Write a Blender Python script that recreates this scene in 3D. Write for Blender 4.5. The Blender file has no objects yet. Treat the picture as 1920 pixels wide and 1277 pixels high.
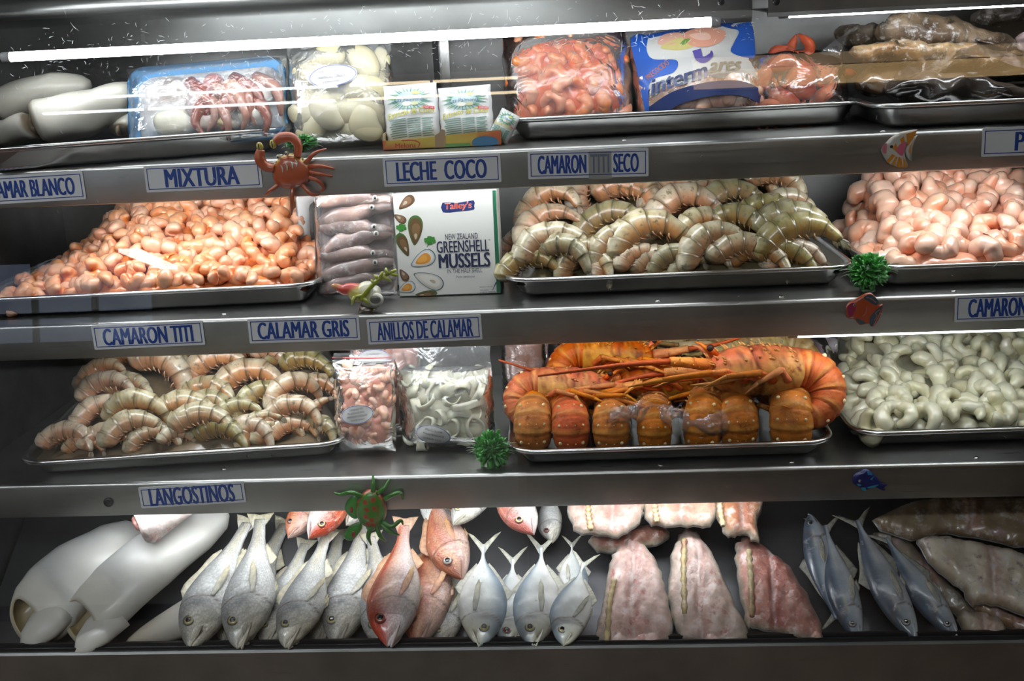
import bpy, math, random
import numpy as np
from mathutils import Vector, Matrix, geometry
random.seed(7); RNG = np.random.default_rng(7)
SC = bpy.context.scene
COL = SC.collection
# ------------------------------------------------------------------ camera
EYE = np.array([0.0, -1.43, 1.62])
FPX, YAW, PITCH, ROLL = 2158.3, -0.0710774, 0.2570241, -0.0495289
def cam_axes():
    cy, sy, cp, sp = math.cos(YAW), math.sin(YAW), math.cos(PITCH), math.sin(PITCH)
    f = np.array([sy*cp, cy*cp, -sp]); r = np.array([cy, -sy, 0.0]); u = np.cross(r, f)
    c, s = math.cos(ROLL), math.sin(ROLL)
    return c*r + s*u, -s*r + c*u, f
CR, CU, CF = cam_axes()
cd = bpy.data.cameras.new('camera'); cam = bpy.data.objects.new('camera', cd); COL.objects.link(cam)
cd.sensor_width = 36.0; cd.lens = FPX/1920*36.0; cd.clip_start = .02; cd.clip_end = 60
cam.matrix_world = Matrix(((CR[0], CU[0], -CF[0], EYE[0]), (CR[1], CU[1], -CF[1], EYE[1]), (CR[2], CU[2], -CF[2], EYE[2]), (0, 0, 0, 1)))
SC.camera = cam
# ------------------------------------------------------------------ light, exposure
w = bpy.data.worlds.new('world'); SC.world = w; w.use_nodes = True
w.node_tree.nodes['Background'].inputs[0].default_value = (.75, .85, 1, 1)
w.node_tree.nodes['Background'].inputs[1].default_value = 0.05
vs = SC.view_settings
SC.display_settings.display_device = 'sRGB'
vs.view_transform = 'Standard'; vs.look = 'None'; vs.gamma = 1.0; vs.use_curve_mapping = False; vs.exposure = 0.26
SC.cycles.transparent_max_bounces = 24; SC.cycles.max_bounces = 8; SC.cycles.diffuse_bounces = 3
SC.cycles.sample_clamp_indirect = 4.0; SC.cycles.caustics_reflective = False; SC.cycles.caustics_refractive = False
TUBE_POWER = 3.0
# ------------------------------------------------------------------ pixel -> place
def ray(px, py):
    d = CF*FPX + CR*(px-960) - CU*(py-638.5)
    return d/np.linalg.norm(d)
def atY(px, py, Y):
    d = ray(px, py); return EYE + d*((Y-EYE[1])/d[1])
def atZ(px, py, Z):
    d = ray(px, py); return EYE + d*((Z-EYE[2])/d[2])
def onplane(px, py, p0, n):
    d = ray(px, py); return EYE + d*(np.dot(np.asarray(p0)-EYE, n)/np.dot(d, n))
def onsurf(px, py, H, y0=.05, y1=.54):
    d = ray(px, py)
    for Y in np.linspace(y0, y1, 200):
        p = EYE + d*((Y-EYE[1])/d[1])
        if p[2] <= H(p[0], p[1]): return p
    return p
def topx(p):
    d = np.asarray(p, float)-EYE; z = d@CF; return 960+FPX*(d@CR)/z, 638.5-FPX*(d@CU)/z
LIPB = {0: (108, -.050), 1: (392, -.0406), 2: (675, -.0290), 3: (975, -.0224)}
def seen(p, s, m=22):
    x, y = topx(p); a, b = LIPB[s]; return -25 < x < 1945 and y > a+b*x-m
def m_per_px(p): return float(np.dot(np.asarray(p)-EYE, CF))/FPX
def pose(p, tilt=0, rot=0, yaw=0, s=1.0, flip=False):
    M = Matrix.Translation(Vector(p)) @ Matrix.Rotation(math.radians(yaw), 4, 'Z') @ Matrix.Rotation(math.radians(-tilt), 4, 'X') @ Matrix.Rotation(math.radians(-rot), 4, 'Y')
    if flip: M = M @ Matrix.Rotation(math.pi, 4, 'X')
    return M @ Matrix.Scale(s, 4)
# ------------------------------------------------------------------ scene bookkeeping
def tag(o, label=None, cat=None, group=None, kind=None):
    if label: o['label'] = label
    if cat: o['category'] = cat
    if group: o['group'] = group
    if kind: o['kind'] = kind
    return o
def thing(name, label, cat, M=None, group=None):
    o = bpy.data.objects.new(name, None); COL.objects.link(o); o.empty_display_size = .02
    if M is not None: o.matrix_world = M
    return tag(o, label, cat, group)
def dup(o, M, label=None, group=None):
    c = o.copy(); COL.objects.link(c); c.matrix_world = M
    if label: c['label'] = label
    if group: c['group'] = group
    for ch in o.children:
        k = ch.copy(); COL.objects.link(k); k.parent = c
        for g in ch.children:
            q = g.copy(); COL.objects.link(q); q.parent = k
    return c
def ordinal(i, n):
    words = ['first', 'second', 'third', 'fourth', 'fifth', 'sixth', 'seventh', 'eighth', 'ninth', 'tenth', 'eleventh', 'twelfth', 'thirteenth', 'fourteenth']
    return words[i] if i < len(words) else 'number %d' % (i+1)
# ------------------------------------------------------------------ mesh collecting
WHITE = (1, 1, 1)
class MB:
    def __init__(s): s.v = []; s.f = []; s.c = []; s.uv = []; s.n = 0
    def add(s, v, f, c=WHITE, uv=None):
        v = np.asarray(v, float).reshape(-1, 3); k = len(v)
        c = np.asarray(c, float)
        if c.ndim == 1: c = np.tile(c, (k, 1))
        if uv is None: uv = np.zeros((k, 2))
        s.v.append(v); s.c.append(c); s.uv.append(np.asarray(uv, float))
        s.f += [tuple(int(i)+s.n for i in q) for q in f]; s.n += k
        return s
    def grid(s, P, c=WHITE, uv=None, closed=False):
        # P: N x n x 3 ; closed wraps the second axis
        N, n = P.shape[:2]; f = []
        for i in range(N-1):
            for j in range(n if closed else n-1):
                a = i*n+j; b = i*n+(j+1) % n
                f.append((a, b, b+n, a+n))
        c = np.asarray(c, float)
        if c.ndim == 3: c = c.reshape(-1, 3)
        return s.add(P.reshape(-1, 3), f, c, None if uv is None else np.asarray(uv).reshape(-1, 2))
    def loft(s, ctr, ra, rb, n=14, up=(0, 1, 0), col=WHITE, rmul=None, caps=True, ex=1.0, sec=None):
        # tube along ctr; ra = radius along 'up' x tangent side, rb = radius along up
        ctr = np.asarray(ctr, float); N = len(ctr)
        ra = np.broadcast_to(np.asarray(ra, float), (N,)); rb = np.broadcast_to(np.asarray(rb, float), (N,))
        T = np.gradient(ctr, axis=0); T /= np.linalg.norm(T, axis=1)[:, None]+1e-12
        up = np.asarray(up, float)
        V = up - T*(T@up)[:, None] if up.ndim == 1 else up
        V = V/(np.linalg.norm(V, axis=1)[:, None]+1e-9)
        U = np.cross(V, T)
        a = np.linspace(0, 2*math.pi, n, endpoint=False)
        ca = np.sign(np.cos(a))*np.abs(np.cos(a))**ex; sa = np.sign(np.sin(a))*np.abs(np.sin(a))**ex
        u = np.linspace(0, 1, N)
        m = np.ones((N, n)) if rmul is None else rmul(u[:, None], a[None, :])*np.ones((N, n))
        P = ctr[:, None, :] + U[:, None, :]*(ra[:, None]*ca*m)[..., None] + V[:, None, :]*(rb[:, None]*sa*m)[..., None]
        if callable(col): C = np.asarray(col(u[:, None]+0*a[None, :], a[None, :]+0*u[:, None]))
        else: C = np.tile(np.asarray(col, float), (N, n, 1))
        uv = np.stack([u[:, None]+0*a[None, :], a[None, :]/(2*math.pi)+0*u[:, None]], -1)
        base = s.n
        s.grid(P, C, uv, closed=True)
        if caps:
            k = s.n
            s.add([ctr[0], ctr[-1]], [], [C[0].mean(0), C[-1].mean(0)], [[0, .5], [1, .5]])
            for j in range(n):
                s.f.append((base+(j+1) % n, base+j, k)); e = base+(N-1)*n
                s.f.append((e+j, e+(j+1) % n, k+1))
        return s
    def tube(s, pts, r, n=8, col=WHITE, up=(0, 1, .01), k=0, caps=True):
        pts = smooth(pts, k) if k else np.asarray(pts, float)
        r = np.asarray(r, float)
        if r.ndim and len(r) != len(pts): r = np.interp(np.linspace(0, 1, len(pts)), np.linspace(0, 1, len(r)), r)
        return s.loft(pts, r, r, n, up, col, caps=caps)
    def ball(s, c, r, n=12, m=8, col=WHITE):
        r = np.broadcast_to(np.asarray(r, float), (3,)); c = np.asarray(c, float)
        t = np.linspace(0.02, math.pi-.02, m); a = np.linspace(0, 2*math.pi, n, endpoint=False)
        P = np.stack([np.sin(t)[:, None]*np.cos(a), np.sin(t)[:, None]*np.sin(a), np.cos(t)[:, None]+0*a], -1)*r+c
        s.grid(P, np.tile(np.asarray(col, float), (m, n, 1)), None, True)
        b = s.n-m*n
        s.f.append(tuple(b+j for j in range(n))[::-1]); s.f.append(tuple(b+(m-1)*n+j for j in range(n)))
        return s
    def box(s, lo, hi, col=WHITE):
        (x0, y0, z0), (x1, y1, z1) = lo, hi
        v = [(x0, y0, z0), (x1, y0, z0), (x1, y1, z0), (x0, y1, z0), (x0, y0, z1), (x1, y0, z1), (x1, y1, z1), (x0, y1, z1)]
        return s.add(v, [(0, 3, 2, 1), (4, 5, 6, 7), (0, 1, 5, 4), (1, 2, 6, 5), (2, 3, 7, 6), (3, 0, 4, 7)], col)
    def xform(s, M):
        M = np.array(M)
        s.v = [v@M[:3, :3].T+M[:3, 3] for v in s.v]; return s
    def noise(s, amp, freq, seed=0):
        # smooth lumpy displacement along a pseudo-random field
        r = np.random.default_rng(seed); K = r.normal(size=(9, 3))*freq; ph = r.uniform(0, 6.28, 9); D = r.normal(size=(9, 3))
        s.v = [v + amp/3*(np.sin(v@K.T+ph)[:, :, None]*D[None]).sum(1) for v in s.v]; return s
    def build(s, name, mat, parent=None, smooth_=True, M=None):
        me = bpy.data.meshes.new(name)
        v = np.concatenate(s.v); c = np.concatenate(s.c); uv = np.concatenate(s.uv)
        me.from_pydata(v.tolist(), [], s.f); me.update()
        at = me.color_attributes.new('Col', 'FLOAT_COLOR', 'POINT')
        at.data.foreach_set('color', np.concatenate([np.clip(c, 0, 1), np.ones((len(c), 1))], 1).astype(np.float32).ravel())
        ul = me.uv_layers.new(name='UV'); li = np.zeros(len(me.loops), np.int32); me.loops.foreach_get('vertex_index', li)
        ul.data.foreach_set('uv', uv[li].astype(np.float32).ravel())
        if smooth_: me.polygons.foreach_set('use_smooth', np.ones(len(me.polygons), bool))
        me.materials.append(mat); me.update()
        o = bpy.data.objects.new(name, me); COL.objects.link(o)
        if parent is not None: o.parent = parent
        if M is not None: o.matrix_world = M
        return o
def smooth(pts, k=6):
    p = np.asarray(pts, float); n = len(p); out = []
    q = np.vstack([2*p[0]-p[1], p, 2*p[-1]-p[-2]])
    for i in range(n-1):
        a, b, c, d = q[i:i+4]
        for t in np.linspace(0, 1, k, endpoint=False):
            out.append(.5*((2*b)+(-a+c)*t+(2*a-5*b+4*c-d)*t*t+(-a+3*b-3*c+d)*t**3))
    out.append(p[-1]); return np.array(out)
def closed_smooth(pts, k=5):
    p = np.asarray(pts, float); n = len(p); out = []
    for i in range(n):
        a, b, c, d = p[i-1], p[i], p[(i+1) % n], p[(i+2) % n]
        for t in np.linspace(0, 1, k, endpoint=False):
            out.append(.5*((2*b)+(-a+c)*t+(2*a-5*b+4*c-d)*t*t+(-a+3*b-3*c+d)*t**3))
    return np.array(out)
def curve(ctrl, u):
    # smooth interpolation of (u, value) rows
    c = np.asarray(ctrl, float); d = smooth(c, 12)
    return np.interp(u, d[:, 0], d[:, 1])
def edge_dist(P, ol):
    a = ol; b = np.roll(ol, -1, 0); d = b-a; L = (d**2).sum(1)+1e-15
    t = np.clip(((P[:, None]-a[None])*d).sum(2)/L, 0, 1)
    return np.sqrt(((P[:, None]-(a+t[..., None]*d))**2).sum(2)).min(1)
def inside(P, ol):
    x, y = P[:, 0:1], P[:, 1:2]; a = ol; b = np.roll(ol, -1, 0)
    c = ((a[:, 1] > y) != (b[:, 1] > y)) & (x < (b[:, 0]-a[:, 0])*(y-a[:, 1])/(b[:, 1]-a[:, 1]+1e-15)+a[:, 0])
    return c.sum(1) % 2 == 1
def fill(ol, step):
    ol = np.asarray(ol, float)
    lo, hi = ol.min(0), ol.max(0)
    g = np.stack(np.meshgrid(np.arange(lo[0], hi[0], step), np.arange(lo[1], hi[1], step)), -1).reshape(-1, 2)
    g[:, 0] += (np.round((g[:, 1]-lo[1])/step) % 2)*step*.5
    if len(g): g = g[inside(g, ol)]
    if len(g): g = g[edge_dist(g, ol) > step*.45]
    n = len(ol); pts = [Vector(p) for p in np.vstack([ol, g])] if len(g) else [Vector(p) for p in ol]
    r = geometry.delaunay_2d_cdt(pts, [(i, (i+1) % n) for i in range(n)], [], 1, 1e-9)
    V = np.array([tuple(p) for p in r[0]]); F = [tuple(q) for q in r[2]]
    F = [q if np.cross(V[q[1]]-V[q[0]], V[q[2]]-V[q[0]]) > 0 else q[::-1] for q in F]
    return V, F
def slab(mb, ol, step, front, back=0.0, col=WHITE):
    # outline in XZ, front surface at y=-front(x,z,d), back at y=+back
    ol = np.asarray(ol, float)
    if np.sum(ol[:, 0]*np.roll(ol[:, 1], -1)-ol[:, 1]*np.roll(ol[:, 0], -1)) < 0: ol = ol[::-1]
    V, F = fill(ol, step); d = edge_dist(V, ol)
    t = front(V[:, 0], V[:, 1], d) if callable(front) else np.full(len(V), float(front))
    b = back(V[:, 0], V[:, 1], d) if callable(back) else np.full(len(V), float(back))
    C = np.asarray(col(V[:, 0], V[:, 1], d)) if callable(col) else np.tile(np.asarray(col, float), (len(V), 1))
    n = len(V)
    P = np.vstack([np.stack([V[:, 0], -t, V[:, 1]], 1), np.stack([V[:, 0], b, V[:, 1]], 1)])
    fs = list(F) + [tuple(i+n for i in q[::-1]) for q in F]
    from collections import Counter
    e = Counter(); 
    for q in F:
        for i in range(3): e[(q[i], q[(i+1) % 3])] += 1
    for (a, bb) in e:
        if (bb, a) not in e: fs.append((bb, a, a+n, bb+n))
    uv = np.vstack([V, V])
    mb.add(P, fs, np.vstack([C, C]), uv); return mb
def decal(mb, ol, step, surf, off=.0006, col=WHITE):
    ol = np.asarray(ol, float)
    V, F = fill(ol, step); y = surf(V[:, 0], V[:, 1])
    mb.add(np.stack([V[:, 0], y-off, V[:, 1]], 1), F, col); return mb
_TX = {}
def text2d(body, w, h, shear=0.0, bold=0.0):
    key = (body, shear, bold)
    if key not in _TX:
        cu = bpy.data.curves.new('t', 'FONT'); cu.body = body; cu.shear = shear; cu.offset = bold; cu.resolution_u = 3
        cu.align_x = 'CENTER'
        o = bpy.data.objects.new('t', cu); me = o.to_mesh()
        V = np.array([v.co[:2] for v in me.vertices]).reshape(-1, 2); F = [tuple(p.vertices) for p in me.polygons]
        o.to_mesh_clear(); bpy.data.objects.remove(o); bpy.data.curves.remove(cu)
        _TX[key] = (V, F)
    V, F = _TX[key]; lo, hi = V.min(0), V.max(0)
    return (V-(lo+hi)/2)/(hi-lo)*np.array([w, h]), F
def lettering(mb, body, cx, cz, w, h, surf=0.0, off=.0008, col=WHITE, shear=0, bold=0, rot=0, arc=0):
    wt = min(bold*4.0, .085*w/max(1, len(body))/h); V, F = text2d(body, w-2*wt*h, h, shear, 0.0); V = V.copy()
    if arc: V[:, 1] += arc*(1-(V[:, 0]/(w/2))**2)
    c, s_ = math.cos(math.radians(rot)), math.sin(math.radians(rot))
    V = np.stack([V[:, 0]*c-V[:, 1]*s_+cx, V[:, 0]*s_+V[:, 1]*c+cz], 1)
    y = surf(V[:, 0], V[:, 1]) if callable(surf) else np.full(len(V), float(surf))
    for i, b in enumerate((0, -1, 1, -.5, .5) if wt else (0,)):
        mb.add(np.stack([V[:, 0]+b*wt*h*c, y-off-i*2e-5, V[:, 1]+b*wt*h*s_], 1), F, col)
    return mb
def rrect(w, h, r, k=6):
    p = []
    for cx, cy, a0 in ((w/2-r, h/2-r, 0), (-w/2+r, h/2-r, 90), (-w/2+r, -h/2+r, 180), (w/2-r, -h/2+r, 270)):
        for t in range(k+1):
            a = math.radians(a0+90*t/k); p.append((cx+r*math.cos(a), cy+r*math.sin(a)))
    return np.array(p)
def oval(w, h, n=36, cx=0, cz=0, rot=0):
    a = np.linspace(0, 2*math.pi, n, endpoint=False); x, z = np.cos(a)*w/2, np.sin(a)*h/2
    c, s_ = math.cos(math.radians(rot)), math.sin(math.radians(rot))
    return np.stack([x*c-z*s_+cx, x*s_+z*c+cz], 1)
def stroke(mb, pts, wd, surf, off=.0007, col=WHITE, k=6):
    # a flat painted stroke following pts in XZ; wd a number or list
    p = smooth(pts, k) if k else np.asarray(pts, float)
    wd = np.asarray(wd, float)
    wd = np.interp(np.linspace(0, 1, len(p)), np.linspace(0, 1, len(wd)), wd) if wd.ndim else np.full(len(p), wd)
    t = np.gradient(p, axis=0); t /= np.linalg.norm(t, axis=1)[:, None]+1e-12; nrm = np.stack([-t[:, 1], t[:, 0]], 1)
    L, R_ = p+nrm*wd[:, None]/2, p-nrm*wd[:, None]/2
    P = np.stack([R_, L], 1)
    y = surf(P[..., 0].ravel(), P[..., 1].ravel()).reshape(P.shape[:2]) if callable(surf) else np.full(P.shape[:2], float(surf))
    mb.grid(np.stack([P[..., 0], y-off, P[..., 1]], -1), np.tile(np.asarray(col, float), (len(p), 2, 1))); return mb
# ------------------------------------------------------------------ materials
def nodes(name):
    m = bpy.data.materials.new(name); m.use_nodes = True; nt = m.node_tree
    return m, nt, nt.nodes['Principled BSDF'], nt.nodes['Material Output']
def organic(name, rough=.4, var=.15, vscale=60, bump=.25, bscale=180, sss=0.0, coat=.3, spec=.5, frost=0.0, fscale=70, tint=None, scales=None, mottle=None, sat=(.88, 1.12)):
    m, nt, b, out = nodes(name); N = nt.nodes.new; L = nt.links.new
    if tint is None:
        a = N('ShaderNodeVertexColor'); a.layer_name = 'Col'; csrc = a.outputs[0]
    else:
        a = N('ShaderNodeRGB'); a.outputs[0].default_value = (*tint, 1); csrc = a.outputs[0]
    tc = N('ShaderNodeTexCoord'); oi = N('ShaderNodeObjectInfo')
    va = N('ShaderNodeVectorMath'); va.operation = 'MULTIPLY_ADD'; va.inputs[1].default_value = (1, 1, 1)
    cmb = N('ShaderNodeCombineXYZ'); L(oi.outputs['Random'], cmb.inputs[0]); L(oi.outputs['Random'], cmb.inputs[2])
    L(tc.outputs['Object'], va.inputs[0]); L(cmb.outputs[0], va.inputs[2])
    n1 = N('ShaderNodeTexNoise'); n1.inputs['Scale'].default_value = vscale; n1.inputs['Detail'].default_value = 4; L(va.outputs[0], n1.inputs['Vector'])
    hsv = N('ShaderNodeHueSaturation'); L(csrc, hsv.inputs['Color'])
    mr = N('ShaderNodeMapRange'); mr.inputs[1].default_value = .25; mr.inputs[2].default_value = .75; mr.inputs[3].default_value = 1-var; mr.inputs[4].default_value = 1+var
    L(n1.outputs[0], mr.inputs[0]); L(mr.outputs[0], hsv.inputs['Value'])
    mr2 = N('ShaderNodeMapRange'); mr2.inputs[3].default_value = sat[0]; mr2.inputs[4].default_value = sat[1]; L(oi.outputs['Random'], mr2.inputs[0]); L(mr2.outputs[0], hsv.inputs['Saturation'])
    c = hsv.outputs[0]
    if mottle:
        n3 = N('ShaderNodeTexNoise'); n3.inputs['Scale'].default_value = mottle[1]; n3.inputs['Detail'].default_value = 5; n3.inputs['Roughness'].default_value = .65; L(va.outputs[0], n3.inputs['Vector'])
        r3 = N('ShaderNodeMapRange'); r3.inputs[1].default_value = mottle[2]; r3.inputs[2].default_value = mottle[2]+.12; L(n3.outputs[0], r3.inputs[0])
        mx3 = N('ShaderNodeMixRGB'); L(r3.outputs[0], mx3.inputs[0]); L(c, mx3.inputs[1]); mx3.inputs[2].default_value = (*mottle[0], 1); c = mx3.outputs[0]
    if frost:
        n2 = N('ShaderNodeTexNoise'); n2.inputs['Scale'].default_value = fscale; n2.inputs['Detail'].default_value = 8; n2.inputs['Roughness'].default_value = .7; L(va.outputs[0], n2.inputs['Vector'])
        r2 = N('ShaderNodeMapRange'); r2.inputs[1].default_value = .62-frost*.3; r2.inputs[2].default_value = .80-frost*.2; L(n2.outputs[0], r2.inputs[0])
        mx = N('ShaderNodeMixRGB'); L(r2.outputs[0], mx.inputs[0]); L(c, mx.inputs[1]); mx.inputs[2].default_value = (.82, .82, .82, 1); c = mx.outputs[0]
    L(c, b.inputs['Base Color'])
    hsrc = None
    nb = N('ShaderNodeTexNoise'); nb.inputs['Scale'].default_value = bscale; nb.inputs['Detail'].default_value = 4; L(va.outputs[0], nb.inputs['Vector'])
    bp = N('ShaderNodeBump'); bp.inputs['Strength'].default_value = bump; bp.inputs['Distance'].default_value = .002; L(nb.outputs[0], bp.inputs['Height'])
    last = bp
    if scales:
        uvn = N('ShaderNodeUVMap'); uvn.uv_map = 'UV'
        mp = N('ShaderNodeMapping'); mp.inputs['Scale'].default_value = (scales[0], scales[1], 1); L(uvn.outputs[0], mp.inputs[0])
        vo = N('ShaderNodeTexVoronoi'); vo.inputs['Scale'].default_value = 1.0; vo.inputs['Randomness'].default_value = .75; L(mp.outputs[0], vo.inputs['Vector'])
        b2 = N('ShaderNodeBump'); b2.inputs['Strength'].default_value = scales[2]; b2.inputs['Distance'].default_value = .0015; b2.invert = True
        sr = N('ShaderNodeMapRange'); sr.inputs[1].default_value = .25; sr.inputs[2].default_value = .75; sr.inputs[3].default_value = 1.10; sr.inputs[4].default_value = .72; L(vo.outputs['Distance'], sr.inputs[0])
        sm = N('ShaderNodeMixRGB'); sm.blend_type = 'MULTIPLY'; sm.inputs[0].default_value = .8; L(c, sm.inputs[1]); L(sr.outputs[0], sm.inputs[2]); L(sm.outputs[0], b.inputs['Base Color'])
        L(vo.outputs['Distance'], b2.inputs['Height']); L(bp.outputs[0], b2.inputs['Normal']); last = b2
    L(last.outputs[0], b.inputs['Normal'])
    b.inputs['Roughness'].default_value = rough; b.inputs['Specular IOR Level'].default_value = spec
    b.inputs['Coat Weight'].default_value = coat; b.inputs['Coat Roughness'].default_value = .12
    if sss:
        b.inputs['Subsurface Weight'].default_value = sss; b.inputs['Subsurface Radius'].default_value = (1, .6, .4); b.inputs['Subsurface Scale'].default_value = .006
    return m
def plain(name, c, rough=.5, metal=0.0, bump=0, bscale=50, coat=0.0, spec=.5):
    m, nt, b, out = nodes(name)
    b.inputs['Base Color'].default_value = (*c, 1); b.inputs['Roughness'].default_value = rough; b.inputs['Metallic'].default_value = metal
    b.inputs['Coat Weight'].default_value = coat; b.inputs['Specular IOR Level'].default_value = spec
    tc = nt.nodes.new('ShaderNodeTexCoord'); n = nt.nodes.new('ShaderNodeTexNoise'); n.inputs['Scale'].default_value = bscale; nt.links.new(tc.outputs['Object'], n.inputs[0])
    if bump:
        bp = nt.nodes.new('ShaderNodeBump'); bp.inputs['Strength'].default_value = bump; bp.inputs['Distance'].default_value = .002
        nt.links.new(n.outputs[0], bp.inputs['Height']); nt.links.new(bp.outputs[0], b.inputs['Normal'])
    mr = nt.nodes.new('ShaderNodeMapRange'); mr.inputs[3].default_value = max(.02, rough-.06); mr.inputs[4].default_value = min(1, rough+.06)
    nt.links.new(n.outputs[0], mr.inputs[0]); nt.links.new(mr.outputs[0], b.inputs['Roughness'])
    return m
def painted(name, rough=.45, coat=.2):
    m, nt, b, out = nodes(name); a = nt.nodes.new('ShaderNodeVertexColor'); a.layer_name = 'Col'
    nt.links.new(a.outputs[0], b.inputs['Base Color']); b.inputs['Roughness'].default_value = rough; b.inputs['Coat Weight'].default_value = coat
    return m
def steel(name, c=(.5, .5, .49), rough=.3, stretch=(2, 60, 220), dirt=.35):
    m, nt, b, out = nodes(name); N = nt.nodes.new; L = nt.links.new
    b.inputs['Metallic'].default_value = 1
    tc = N('ShaderNodeTexCoord'); mp = N('ShaderNodeMapping'); mp.inputs['Scale'].default_value = stretch; L(tc.outputs['Object'], mp.inputs[0])
    n = N('ShaderNodeTexNoise'); n.inputs['Scale'].default_value = 3; n.inputs['Detail'].default_value = 3; L(mp.outputs[0], n.inputs[0])
    mr = N('ShaderNodeMapRange'); mr.inputs[3].default_value = rough-.08; mr.inputs[4].default_value = rough+.12; L(n.outputs[0], mr.inputs[0]); L(mr.outputs[0], b.inputs['Roughness'])
    d = N('ShaderNodeTexNoise'); d.inputs['Scale'].default_value = 7; d.inputs['Detail'].default_value = 6; L(tc.outputs['Object'], d.inputs[0])
    r2 = N('ShaderNodeMapRange'); r2.inputs[1].default_value = .35; r2.inputs[2].default_value = .7; r2.inputs[3].default_value = 1-dirt; r2.inputs[4].default_value = 1.0; L(d.outputs[0], r2.inputs[0])
    mx = N('ShaderNodeMixRGB'); mx.blend_type = 'MULTIPLY'; mx.inputs[0].default_value = 1; mx.inputs[1].default_value = (*c, 1); L(r2.outputs[0], mx.inputs[2]); L(mx.outputs[0], b.inputs['Base Color'])
    bp = N('ShaderNodeBump'); bp.inputs['Strength'].default_value = .06; bp.inputs['Distance'].default_value = .001; L(n.outputs[0], bp.inputs['Height']); L(bp.outputs[0], b.inputs['Normal'])
    return m
def film(name, haze=.06, rough=.12, bump=.5, bscale=35, tint=(.95, .97, 1), gloss=1.0):
    m, nt, b, out = nodes(name); N = nt.nodes.new; L = nt.links.new
    nt.nodes.remove(b)
    tr = N('ShaderNodeBsdfTransparent'); gl = N('ShaderNodeBsdfGlossy'); gl.inputs['Roughness'].default_value = rough; gl.inputs['Color'].default_value = (1, 1, 1, 1)
    df = N('ShaderNodeBsdfDiffuse'); df.inputs['Color'].default_value = (*tint, 1)
    tc = N('ShaderNodeTexCoord'); n = N('ShaderNodeTexNoise'); n.inputs['Scale'].default_value = bscale; n.inputs['Detail'].default_value = 3; n.inputs['Distortion'].default_value = 1.2; L(tc.outputs['Object'], n.inputs[0])
    bp = N('ShaderNodeBump'); bp.inputs['Strength'].default_value = bump; bp.inputs['Distance'].default_value = .012; L(n.outputs[0], bp.inputs['Height'])
    fr = N('ShaderNodeFresnel'); fr.inputs[0].default_value = 1.5; L(bp.outputs[0], gl.inputs['Normal']); L(bp.outputs[0], fr.inputs['Normal'])
    ml = N('ShaderNodeMath'); ml.operation = 'MULTIPLY'; ml.use_clamp = True; ml.inputs[1].default_value = gloss*1.6; L(fr.outputs[0], ml.inputs[0])
    m1 = N('ShaderNodeMixShader'); m1.inputs[0].default_value = haze; L(tr.outputs[0], m1.inputs[1]); L(df.outputs[0], m1.inputs[2])
    m2 = N('ShaderNodeMixShader'); L(ml.outputs[0], m2.inputs[0]); L(m1.outputs[0], m2.inputs[1]); L(gl.outputs[0], m2.inputs[2]); L(m2.outputs[0], out.inputs[0])
    return m
def glow(name, c, s):
    m, nt, b, out = nodes(name); nt.nodes.remove(b)
    e = nt.nodes.new('ShaderNodeEmission'); e.inputs[0].default_value = (*c, 1); e.inputs[1].default_value = s
    nt.links.new(e.outputs[0], out.inputs[0]); return m
MAT = {}
MAT['steel'] = steel('brushed steel', (.46, .465, .45), .30)
MAT['steel_dark'] = steel('dull steel', (.28, .28, .275), .38, dirt=.5)
MAT['tray'] = steel('tray steel', (.62, .62, .61), .20, (20, 20, 20), .25)
MAT['glass'] = film('pane glass', haze=.0015, rough=.0, bump=0, gloss=.85)
MAT['film'] = film('cling film', haze=.05, rough=.14, bump=.22, bscale=45, gloss=.55)
MAT['bagfilm'] = film('poly bag', haze=.09, rough=.18, bump=.30, bscale=32, gloss=.55)
MAT['clearbag'] = film('zip bag', haze=.05, rough=.12, bump=.28, bscale=26, gloss=.6)
MAT['packfilm'] = film('pack film', haze=.02, rough=.12, bump=.16, bscale=60, gloss=.35)
MAT['print'] = painted('print')
MAT['toy'] = painted('painted plastic', .35, .4)
MAT['signwhite'] = plain('sign plastic', (.80, .80, .80), .35)
MAT['blue'] = plain('sign blue', (.015, .06, .30), .4)
MAT['foam'] = plain('white foam', (.80, .79, .77), .6, bump=.1, bscale=300)
MAT['bluefoam'] = plain('blue foam', (.12, .40, .75), .55, bump=.1, bscale=300)
MAT['black'] = plain('black rubber', (.012, .012, .013), .4)
MAT['tube'] = glow('lamp tube', (.93, .97, 1.0), 14*TUBE_POWER)
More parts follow.
